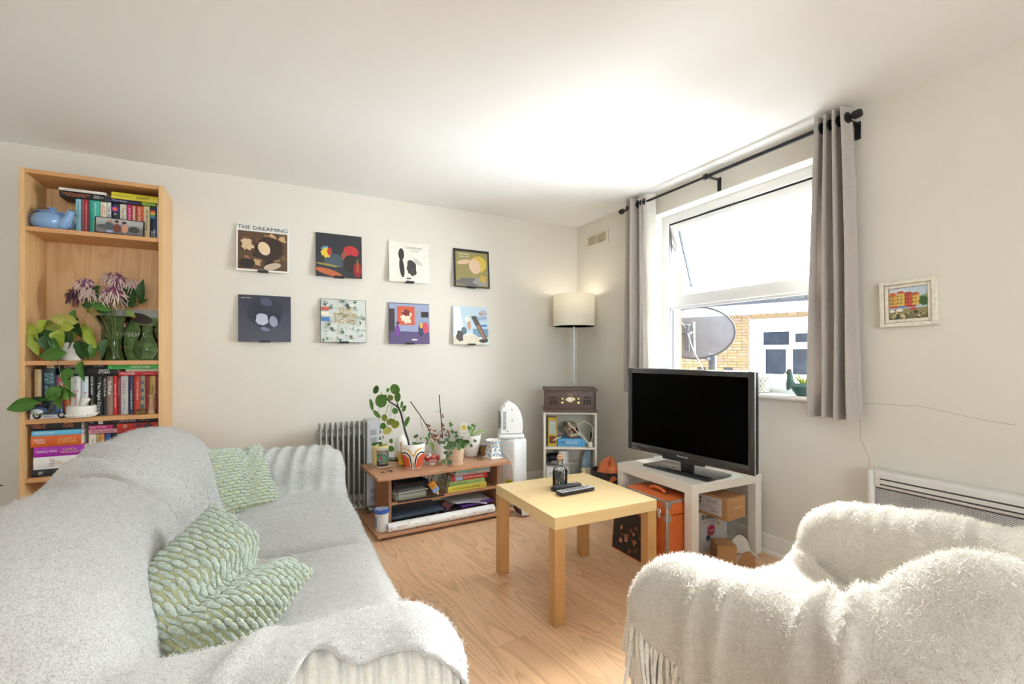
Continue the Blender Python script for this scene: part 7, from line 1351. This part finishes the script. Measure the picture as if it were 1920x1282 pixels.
# ---- red bowl
p = basepx(922, 682); rbw = T('ceramic_bowl', 'small red and white ceramic bowl holding trinkets', 'bowl', p); MB().lathe([(0.022, 0), (0.024, 0.004), (0.022, 0.01), (0.034, 0.018), (0.046, 0.028)], 30).build('foot', paint((236, 226, 214), 0.3), rbw); MB().lathe([(0.045, 0.027), (0.0535, 0.042), (0.056, 0.052), (0.053, 0.052), (0.04, 0.034), (0.001, 0.026)], 30).build('bowl', mat('bowl_glaze_red', (190, 52, 44), 0.25, coat=0.4), rbw)
for k in range(12): MB().ball((rj.uniform(-0.032, 0.032), rj.uniform(-0.032, 0.032), 0.046 + rj.uniform(0, 0.012)), rj.uniform(0.007, 0.011), nu=8, nv=6).build('trinket', paint(rj.choice([(226, 110, 76), (236, 230, 220), (206, 90, 70), (240, 240, 236)])), rbw)
lettering('ambh', 0.05, 0.012, W, rbw, Vector((0.054 * math.cos(a_), 0.054 * math.sin(a_), 0.04)) + Vector((0.002 * math.cos(a_), 0.002 * math.sin(a_), 0)), (R(90), 0, a_ + R(90)))
# ---- withered orchid in white pot
p = basepx(982, 640); og = pot('plant_pot', 'withered plant with two dark stakes in a plain white pot', 'potted plant', p, [(0.042, 0), (0.045, 0.003), (0.053, 0.125), (0.054, 0.13), (0.05, 0.13), (0.048, 0.11), (0.001, 0.105)], WG, (0.048, 0.112)); yp = p.y
def P3(x, y, dy=0.0): return onY(*zx(ZP, x, y), yp + dy)
MB().tube(local(og, [P3(870, 820), P3(760, 610), P3(690, 500), P3(573, 335)]), [0.0035] * 4, 6).build('stake', STB, og); MB().tube(local(og, [P3(960, 780), P3(945, 560), P3(930, 400), P3(920, 256)]), [0.0035] * 4, 6).build('stake', STB, og)
for x, y, w_, h_, a in [(780, 622, 30, 76, 60), (798, 680, 26, 44, 100), (850, 740, 40, 56, 30), (885, 745, 34, 50, -40), (935, 745, 34, 46, 10), (960, 508, 22, 56, 5), (960, 615, 34, 64, 15), (972, 668, 34, 44, 50), (1022, 695, 32, 46, 0), (860, 690, 24, 46, 70), (905, 800, 36, 50, -20), (1000, 740, 30, 40, 30), (1040, 720, 26, 36, -20), (870, 790, 40, 40, 20), (830, 770, 24, 40, 80), (775, 800, 24, 34, 40)]:
    put_leaf(og, 'heart', 'dead', P3(x, y, rj.uniform(-0.02, 0.02)), w_ * sc1, h_ * sc1, a, 15, 25, 'dead_leaf')
for pts in (((690, 530), (705, 590), (725, 680)), ((930, 465), (900, 455), (875, 452)), ((860, 830), (880, 760), (930, 690), (1000, 690)), ((900, 850), (930, 780), (1020, 700)), ((820, 660), (850, 690), (888, 686)), ((720, 755), (750, 780), (800, 800), (860, 830))): MB().tube(local(og, [P3(*q) for q in pts]), 0.0014, 5).build('dry_stem', mat('dry_stem', (120, 84, 66), 0.9), og)
for x, y, w_, h_, a in [(798, 760, 30, 90, 0), (838, 885, 46, 90, 5), (815, 850, 26, 56, -10), (770, 790, 26, 50, 20), (775, 840, 30, 44, -30)]: put_leaf(og, 'heart', 'pale' if y > 840 else 'green', P3(x, y, -0.03), w_ * sc1, h_ * sc1, a + 180, 10, 0)
# ---- trailing plant in peach terracotta
p = basepx(1105, 684); sc2 = (p - CAM).length * 0.99 / 880 / 7.12
pe = pot('plant_pot', 'trailing plant with small round leaves in a peach clay pot and saucer', 'potted plant', p, [(0.042, 0.01), (0.044, 0.012), (0.051, 0.1), (0.055, 0.101), (0.057, 0.128), (0.052, 0.128), (0.05, 0.11), (0.001, 0.108)], mat('clay_peach', (226, 194, 164), 0.6, var=0.04, vs=8), (0.05, 0.114)); MB().lathe([(0.05, 0), (0.053, 0.003), (0.057, 0.02), (0.054, 0.02), (0.05, 0.008), (0.001, 0.008)], 32).build('saucer', MATS['clay_peach'], pe); yp = p.y
def P4(x, y, dy=0.0): return onY(*zx(ZQ, x, y), yp + dy)
rt = random.Random(11)
MB().tube(local(pe, [P4(420, 810, -0.05), P4(330, 800, -0.07), P4(305, 880, -0.075), P4(290, 960, -0.075), P4(270, 1040, -0.08), P4(225, 1140, -0.12), P4(120, 1230, -0.12), P4(70, 1275, -0.12)]), 0.0016, 5).build('trailing_stem', STEM, pe)
for x, y, d in [(315, 800, 90), (345, 850, 60), (272, 845, 66), (255, 915, 60), (318, 920, 60), (276, 960, 44), (270, 1000, 50), (225, 1035, 56), (308, 1040, 64)]: put_leaf(pe, 'round', 'grey', P4(x, y, -0.085 + rt.uniform(-0.01, 0.01)), d * sc2, d * sc2 * 0.94, rt.uniform(-40, 40), rt.uniform(-20, 20), rt.uniform(-20, 20))
for k in range(44):
    a = rt.uniform(0, 6.28); rr_ = 0.085 * math.sqrt(rt.random()); q = p + Vector((rr_ * math.cos(a), rr_ * math.sin(a) * 0.8, 0.118 + rt.uniform(0, 0.045) - 0.25 * max(0, rr_ - 0.055)))
    put_leaf(pe, 'round', rt.choice(['grey', 'grey', 'dark', 'green']), q, 0.026, 0.024, rt.uniform(0, 360), rt.uniform(-55, 10), rt.uniform(-30, 30))
for x, y in [(330, 530), (340, 630), (390, 650), (570, 578), (620, 545), (400, 690), (300, 690), (265, 740), (210, 760), (180, 770), (640, 760), (600, 820), (540, 780)]:
    q = P4(x, y, rt.uniform(-0.02, 0.02)); MB().tube(local(pe, [p + Vector((rt.uniform(-0.02, 0.02), 0, 0.115)), q]), 0.001, 5).build('stem', STEM, pe)
    for j in range(4): put_leaf(pe, 'round', 'grey' if y > 600 else 'green', q + Vector((rt.uniform(-0.009, 0.009), 0, rt.uniform(-0.01, 0.006))), 0.018, 0.016, rt.uniform(0, 360), rt.uniform(-40, 20))
ptg = MB().box(-0.023, 0.023, 0, 0.001, 0, 0.092).build('plant_tag', paint((238, 236, 228)), pe, False); q = P4(497, 692, 0.0); ptg.matrix_basis = pe.matrix_basis.inverted() @ Matrix.Translation(q) @ Matrix.Rotation(-YAW, 4, 'Z')
for r_, c in ((0.018, (206, 180, 70)), (0.0155, (232, 214, 110)), (0.009, (206, 180, 70))): MB().lathe([(r_, 0), (r_, 0.0006 + 0.0004 * (0.018 - r_) * 100)], 22).build('printed_badge', paint(c), ptg, False, (0, -0.0003, 0.057), (R(90), 0, 0))
MB().tube([(0, 0.001, 0.0), (0, 0.001, -0.06)], 0.002, 5).build('tag_spike', paint((230, 228, 220)), ptg); lettering('MARVEL', 0.032, 0.008, (90, 90, 90), ptg, (0, -0.0006, 0.018))
# ---- spider plant in white pot
p = basepx(1215, 618); wp = pot('plant_pot', 'sparse spiky plant in a white rounded pot', 'potted plant', p, [(0.04, 0), (0.045, 0.003), (0.06, 0.06), (0.071, 0.13), (0.073, 0.155), (0.068, 0.155), (0.064, 0.13), (0.001, 0.125)], WG, (0.066, 0.138)); yp = p.y
def blade(parent, pts, w_, m_):
    pts = bez(pts, 10); mb = MB(); vs = []
    for i, q in enumerate(pts):
        t = i / 10; ww = w_ * (math.sin(math.pi * (0.12 + 0.88 * t)) if t < 1 else 0.02); d = Vector((_c, -_s, 0)).cross(Vector((0, 0, 1))); side = (pts[min(10, i + 1)] - pts[max(0, i - 1)]).cross(Vector((-_s, -_c, 0.3))).normalized(); vs += [q - side * ww, q + Vector((0, 0, -ww * 0.3)), q + side * ww]
    mb.add(vs, [(3 * i + k, 3 * i + k + 1, 3 * i + k + 4, 3 * i + k + 3) for i in range(10) for k in (0, 1)]); mb.build('blade', m_, parent, True, ang=70)
for pts in [((600, 690), (610, 620), (640, 560), (690, 480)), ((590, 690), (600, 640), (650, 580), (675, 545)), ((600, 690), (560, 640), (590, 600), (575, 575)), ((610, 690), (660, 620), (740, 600), (820, 650)), ((640, 690), (700, 760), (720, 690), (790, 640)), ((580, 690), (640, 650), (700, 640), (760, 620)), ((600, 680), (610, 600), (600, 560), (570, 570))]: blade(wp, local(wp, [P4(x, y, -0.01 * i) for i, (x, y) in enumerate(pts)]), 0.0045, G['pale'])
# ---- brown jars, keys, blue burner
for k, (x, y, h_, c, lab) in enumerate(((1318, 612, 0.075, (150, 112, 66), 'amber glass candle jar beside the blue burner'), (1290, 600, 0.06, (120, 92, 60), 'small brown jar behind the amber candle jar'))):
    p = basepx(x, y); j = T('candle_jar', lab, 'jar', p); MB().lathe([(0.03, 0), (0.032, 0.003), (0.032, h_), (0.029, h_), (0.029, 0.008), (0.001, 0.006)], 24).build('glass', mat('amber_glass_%d' % k, c, 0.15, var=0.15, spec=0.7), j); MB().lathe([(0.0295, h_ - 0.014), (0.001, h_ - 0.013)], 20).build('wax', paint((226, 210, 180)), j); MB().lathe([(0.0325, h_), (0.033, h_ + 0.003), (0.028, h_ + 0.006), (0.001, h_ + 0.006)], 22).build('lid', mat('lid_pewter', (150, 150, 152), 0.35, 0.7), j)
p = basepx(1275, 650); ky = T('key_bunch', 'bunch of steel keys lying on the low unit', 'keys', p); KM = mat('key_steel', (130, 126, 118), 0.35, 0.8, var=0.1)
for k in range(6): mb = MB().lathe([(0.009, 0), (0.009, 0.002)], 14).box(0.006, 0.036, -0.003, 0.003, 0.0, 0.002).box(0.02, 0.024, -0.006, -0.002, 0, 0.002).box(0.03, 0.033, -0.005, -0.002, 0, 0.002); mb.build('key', KM if k % 2 else GLD, ky, True, (0.006 * math.cos(k * 2.0), 0.008 * math.sin(k * 1.7), 0.0005 + 0.0021 * k), (0, 0, R(-60 + 42 * k)))
MB().tube([(0.013 * math.cos(6.28 * i / 16), 0.013 * math.sin(6.28 * i / 16), 0.008) for i in range(17)], 0.001, 5, False).build('key_ring', CHR, ky)
p = basepx(1380, 632); bn = T('oil_burner', 'white ceramic oil burner painted with blue leaves', 'oil burner', p, R(10)); CW = mat('burner_ceramic', (236, 232, 220), 0.3, coat=0.3)
MB().rbox(-0.056, 0.056, -0.056, 0.056, 0, 0.006, 0.003, 2).build('base', CW, bn)
sq = [(0.048, 0.006), (0.042, 0.05), (0.036, 0.085), (0.036, 0.1)]; vs = []; 
for r_, z_ in sq:
    for i in range(24): a = 2 * math.pi * i / 24; rr_ = r_ / max(abs(math.cos(a)), abs(math.sin(a))) ** 0.75; vs.append((rr_ * math.cos(a), rr_ * math.sin(a), z_))
MB().add(vs, [(j * 24 + i, j * 24 + (i + 1) % 24, (j + 1) * 24 + (i + 1) % 24, (j + 1) * 24 + i) for j in range(3) for i in range(24)]).build('body', CW, bn); MB().lathe([(0.036, 0.098), (0.054, 0.106), (0.056, 0.128), (0.052, 0.13), (0.045, 0.118), (0.001, 0.112)], 30).build('bowl', CW, bn)
BL_ = paint((116, 164, 200), 0.3)
for side in range(4):
    for x, z_, a in ((-0.024, 0.03, 0.6), (-0.012, 0.06, 0.8), (0.014, 0.03, -0.6), (0.026, 0.055, -0.5), (-0.022, 0.085, 0.4), (0.01, 0.082, -0.9), (0.03, 0.02, -0.8)):
        if abs(x) < 0.006: continue
        mb = MB(); r_ = float(np.interp(z_, [q[1] for q in sq], [q[0] for q in sq])) + 0.0016; mb.add([(xx, -r_ - 0.0006, zz_) for xx, zz_ in ell(x, z_, 0.013, 0.006, 12, a)], [tuple(range(12))]); mb.build('painted_leaf', BL_, bn, False, (0, 0, 0), (0, 0, R(90 * side)))
for k in range(14): a = 6.28 * k / 14; o = MB().add([(xx, 0, zz_) for xx, zz_ in ell(0, 0, 0.008, 0.009, 10)], [tuple(range(10))]).build('painted_leaf', BL_, bn, False, (0.0555 * math.cos(a), 0.0555 * math.sin(a), 0.117), (0, 0, a + R(90)))
for k in range(6): MB().ball((0, 0, 0), 0.0035, nu=8, nv=6).build('vent_hole', paint((40, 40, 44)), bn, True, (-0.003, -float(np.interp(0.02 + 0.013 * k, [q[1] for q in sq], [q[0] for q in sq])) - 0.001, 0.02 + 0.013 * k))

# ================================================================== second bookcase shelf: pothos, flowers, glass
ZB = (5.828, 20, 480); yv = -0.17
def PB(x, y, yy): return onY(*zx(ZB, x, y), yy)
p = PB(650, 1120, -0.19); p.z = SH[1]; sc3 = (p - CAM).length * 0.9 / 880 / 5.828
po = pot('plant_pot', 'lime green trailing vine in a ribbed white bowl pot on the bookcase', 'potted plant', p, [(0.04, 0), (0.044, 0.003)] + [(0.046 + 0.026 * (k / 14) ** 0.8 + 0.0016 * (k % 2), 0.006 + 0.0062 * k) for k in range(15)] + [(0.068, 0.098), (0.001, 0.088)], mat('pot_ribbed_white', (236, 234, 228), 0.4), (0.066, 0.09))
lv_ = [(262, 945, 120, 235, 12, 'lime'), (240, 808, 100, 96, 60, 'lime'), (342, 785, 92, 130, -20, 'lime'), (448, 832, 100, 205, -78, 'lime'), (530, 918, 130, 150, 5, 'lime'), (555, 692, 108, 210, -100, 'yellow'), (600, 762, 90, 140, -100, 'lime'), (686, 842, 92, 150, 5, 'lime'), (738, 792, 112, 180, 20, 'dark'), (695, 655, 62, 104, 20, 'green'), (836, 802, 78, 125, 65, 'lime'), (892, 915, 110, 190, 25, 'lime'), (612, 950, 165, 175, -30, 'grey'), (432, 1080, 110, 215, -80, 'green'), (372, 880, 100, 130, -60, 'dark'), (758, 1012, 100, 120, 0, 'dark'), (835, 1035, 84, 170, 12, 'green'), (905, 1045, 80, 130, -8, 'green'), (876, 940, 58, 115, -15, 'grey'), (1012, 1020, 90, 160, -18, 'grey'), (772, 1085, 110, 80, -30, 'dark'), (400, 975, 110, 150, 10, 'dark'), (460, 770, 90, 110, 60, 'olive'), (340, 920, 80, 120, 30, 'dark'), (500, 980, 70, 130, 15, 'green')]
rp = random.Random(6)
for i, (x, y, w_, h_, a, c) in enumerate(lv_):
    yy = -0.305 + 0.005 * rp.randint(0, 12) if y < 1050 else -0.30; q = PB(x, y, yy); put_leaf(po, 'heart', c, q, w_ * sc3, h_ * sc3, a + 180, rp.uniform(-15, 15), rp.uniform(-12, 12)); MB().tube(local(po, bez([p + Vector((0, 0, 0.09)), (p + q) / 2 + Vector((0, -0.01, 0.07)), q], 7)), 0.0013, 5).build('petiole', STEM, po)
def PV(x, y): return onY(*zx(Z3, x, y), -0.302)
MB().tube(local(po, [p + Vector((-0.03, -0.05, 0.09)), PB(505, 1090, -0.27), PV(430, 70), PV(445, 130), PV(462, 200), PV(440, 320), PV(410, 450), PV(350, 545), PV(240, 590), PV(160, 500), PV(120, 470)]), 0.0017, 6).build('vine_stem', STEM, po)
sc4 = sc3 * 5.828 / 4.931
for x, y, w_, h_, a, c in [(505, 207, 76, 112, -70, 'green'), (535, 275, 70, 140, 15, 'green'), (662, 185, 62, 150, 15, 'green'), (380, 400, 100, 120, -50, 'green'), (445, 430, 100, 160, 10, 'mid'), (500, 390, 90, 110, 40, 'pale'), (545, 385, 70, 100, 70, 'green'), (85, 500, 100, 190, -75, 'green'), (235, 440, 44, 110, -85, 'dark'), (470, 330, 40, 80, 60, 'green')]: put_leaf(po, 'heart', c, PV(x, y), w_ * sc4, h_ * sc4, a + 180, 10, 0)
# vase of fading chrysanthemums
p = PB(1135, 1120, -0.15); p.z = SH[1]; fv = T('flower_vase', 'flared glass vase of fading pink chrysanthemums on the bookcase', 'flower vase', p); VG = glass('vase_glass', (0.98, 0.99, 0.985), 0.01, 1.35, 0.0)
k_ = (p - CAM).length * 0.9 / 880 / 5.828
MB().lathe([(0.001, 0.006), (0.056, 0.0), (0.058, 0.006), (0.045, 0.05), (0.0405, 0.1), (0.046, 0.16), (0.064, 0.215), (0.083, 0.25), (0.081, 0.252)], 40).build('vase', VG, fv); MB().lathe([(0.001, 0.01), (0.052, 0.009), (0.042, 0.05), (0.038, 0.1), (0.04, 0.12), (0.001, 0.12)], 32).build('water', glass('vase_water', (0.94, 0.96, 0.88), 0.02, 1.2), fv)
FP = [mat('petal_pale_pink', (226, 200, 190), 0.7, var=0.08), mat('petal_magenta', (150, 84, 118), 0.7, var=0.15), mat('petal_brown_tip', (96, 62, 76), 0.8, var=0.2)]
rq = random.Random(13)
def mum(x, y, r_, cols, yy):
    q = PB(x, y, yy); ql = local(fv, [q])[0]; r_ *= k_; fh_ = MB().ball((0, 0, 0), r_ * 0.42, nu=10, nv=7).build('flower_head', FP[cols[0]], fv, True, ql)
    for layer, (n, ci, l0) in enumerate(((40, cols[0], 0.66), (30, cols[0], 0.84), (44, cols[1], 0.98))):
        mb = MB()
        for i in range(n):
            d = Vector((rq.gauss(0, 1), rq.gauss(0, 1) - 0.5, rq.gauss(0, 0.8) + 0.1)).normalized(); t_ = d.orthogonal().normalized(); L = r_ * l0 * rq.uniform(0.85, 1.12); cv = Vector((0, 0, -1)) * r_ * 0.22 * layer + t_ * r_ * rq.uniform(-0.3, 0.3)
            mb.tube([d * r_ * 0.3, d * L * 0.7 + cv * 0.15, d * L + cv, d * L * 0.92 + cv * 1.7], [r_ * 0.04, r_ * 0.055, r_ * 0.045, r_ * 0.02], 5)
        mb.build('petals', FP[ci], fh_, True, ang=70)
    b = p + Vector((rq.uniform(-0.02, 0.02), rq.uniform(-0.02, 0.02), 0.015)); n_ = p + Vector(((q.x - p.x) * 0.45, (q.y - p.y) * 0.3, 0.235)); MB().tube(local(fv, bez([b, (b + n_) / 2 + Vector(((p.x - q.x) * 0.12, 0, 0)), n_, q], 10)), 0.003, 6).build('stem', STEM, fv)
for a in [(1070, 225, 62, (1, 0), -0.12), (1168, 265, 95, (1, 0), -0.15), (1335, 315, 82, (0, 0), -0.14), (1130, 405, 100, (1, 0), -0.2), (822, 315, 88, (1, 0), -0.15), (862, 410, 74, (0, 0), -0.18), (712, 415, 78, (2, 2), -0.16)]: mum(*a)
for x, y, w_, h_, a, c in [(1280, 440, 140, 220, 5, 'dark'), (1425, 385, 80, 230, -12, 'dark'), (965, 440, 60, 250, 35, 'dark'), (935, 535, 70, 235, 65, 'green'), (822, 540, 46, 85, 75, 'dark'), (862, 590, 40, 90, -60, 'olive'), (1005, 592, 60, 130, 80, 'dark'), (1440, 495, 36, 110, -75, 'dark'), (1300, 622, 50, 90, 60, 'pale'), (950, 345, 40, 60, -70, 'dark'), (1345, 395, 40, 80, 0, 'dark')]: put_leaf(fv, 'lance', c, PB(x, y, -0.2 + 0.02 * rq.random()), w_ * k_, h_ * k_, a, 12, 10)
p = PB(1495, 1115, -0.1); p.z = SH[1]; gv = T('glass_vase', 'round bellied clear glass vase in front of the green art book', 'vase', p)
MB().lathe([(0.001, 0.004), (0.04, 0.0), (0.052, 0.008), (0.066, 0.04), (0.068, 0.07), (0.06, 0.105), (0.042, 0.14), (0.032, 0.17), (0.036, 0.198), (0.042, 0.205), (0.041, 0.206)], 40).build('vase', glass('vase_glass_grey', (0.95, 0.965, 0.955), 0.01, 1.35, 0.0), gv)

# ================================================================== window sill
def onS(px, py): return onZ(px, py, SILL)
p = onS(1413, 737); p.x = min(p.x, 0.055); p.x = 0.03; p.y = onX(1424, 735, 0.03).y
kp = T('textured_pot', 'small white honeycomb textured pot on the window sill', 'plant pot', (p.x, p.y, SILL)); MB().lathe([(0.042, 0), (0.046, 0.003), (0.056, 0.06), (0.058, 0.1), (0.053, 0.1), (0.048, 0.02), (0.001, 0.012)], 30).build('pot', WG, kp); mb = MB()
for j in range(6):
    for i in range(16): a = 6.28 * (i + 0.5 * (j % 2)) / 16; z_ = 0.01 + 0.0155 * j; r_ = float(np.interp(z_, [0, 0.06, 0.1], [0.045, 0.056, 0.058])); mb.ball((r_ * math.cos(a), r_ * math.sin(a), z_), 0.0085, nu=6, nv=5)
mb.build('raised_pattern', paint((214, 212, 206), 0.3), kp); MB().lathe([(0.05, 0.085), (0.001, 0.09)], 20).build('soil', SOIL, kp)
hn = T('hen_planter', 'teal glazed hen shaped planter with a succulent on the sill', 'planter', (0.02, onX(1501, 738, 0.02).y - 0.02, SILL), R(100)); TEAL = mat('hen_glaze_teal', (62, 104, 104), 0.2, var=0.12, vs=14, coat=0.6)
MB().lathe([(0.03, 0), (0.036, 0.004), (0.058, 0.03), (0.062, 0.05), (0.05, 0.068), (0.044, 0.066), (0.05, 0.05), (0.001, 0.045)], 28, (0, 0, 0), 1.2, 0.85).build('body', TEAL, hn); MB().tube(bez([(0.055, 0, 0.035), (0.075, 0, 0.07), (0.068, 0, 0.1), (0.072, 0, 0.122)], 8), [0.032, 0.03, 0.026, 0.022, 0.019, 0.017, 0.016, 0.015, 0.012], 14).build('neck', TEAL, hn); MB().ball((0.074, 0, 0.122), 0.0165).build('head', TEAL, hn)
MB().tube([(0.086, 0, 0.12), (0.102, 0, 0.116)], [0.006, 0.001], 8).build('beak', paint((226, 196, 120)), hn)
for k in range(3): MB().ball((0.066 + 0.008 * k, 0, 0.138 - 0.002 * abs(k - 1)), 0.006, nu=8, nv=6).build('comb', paint((110, 70, 60)), hn)
for s in (-1, 1): MB().ball((0.08, s * 0.012, 0.127), 0.003, nu=8, nv=6).build('eye', paint((20, 20, 20)), hn)
MB().lathe([(0.046, 0.052), (0.001, 0.058)], 18, (0, 0, 0), 1.2, 0.85).build('soil', SOIL, hn)
for k in range(11): a = 0.57 * k; MB().tube(bez([(0.01 * math.cos(a), 0.01 * math.sin(a), 0.05), (0.02 * math.cos(a), 0.02 * math.sin(a), 0.08), (0.045 * math.cos(a), 0.04 * math.sin(a), 0.1 + 0.012 * (k % 3))], 5), [0.003, 0.004, 0.0045, 0.004, 0.003, 0.001], 6).build('succulent_leaf', G['olive'], hn)
sp_ = T('small_sill_plant', 'thin dark leaved seedling standing on the sill behind the television', 'potted plant', (0.03, onX(1335, 700, 0.03).y, SILL)); MB().lathe([(0.03, 0), (0.034, 0.05), (0.03, 0.05), (0.001, 0.045)], 20).build('pot', paint((150, 120, 96)), sp_)
for x, y in ((1327, 688), (1333, 686), (1340, 687), (1345, 692)): q = local(sp_, [onX(x, y, 0.03)])[0]; MB().tube(bez([(0, 0, 0.045), (q.x * 0.2, q.y * 0.2, q.z * 0.6), q], 6), [0.002, 0.003, 0.004, 0.0045, 0.004, 0.003, 0.001], 6).build('leaf', G['dark'], sp_)
bxp = onX(1237, 693, 0.03); bb = T('blue_box', 'pale blue plastic box on the sill by the far curtain', 'box', (0.03, bxp.y, SILL)); MB().rbox(-0.03, 0.05, -0.045, 0.045, 0, bxp.z - SILL - 0.012, 0.004, 2).build('box', paint((170, 206, 228)), bb); MB().rbox(-0.033, 0.053, -0.048, 0.048, bxp.z - SILL - 0.014, bxp.z - SILL + 0.006, 0.004, 2).build('lid', paint((140, 192, 226)), bb)
# a dry twig in a dark pot behind the sofa, at the left wall
tp_ = onY(2, 912, -0.9); dt = T('twig_pot', 'dark pot with a dry twig standing on a stool behind the sofa', 'potted plant', (-3.95, -0.75, 0)); MB().lathe([(0.08, 0), (0.11, 0.3), (0.12, 0.56), (0.11, 0.56), (0.001, 0.5)], 24).build('pot', mat('pot_dark_brown', (58, 46, 42), 0.6), dt)
q = local(dt, [onY(5, 910, -0.75)])[0]; MB().tube(bez([(0, 0, 0.5), (q.x * 0.5, q.y * 0.5, 0.6), (q.x, q.y, max(0.5, q.z))], 6), 0.003, 5).build('twig', STB, dt)
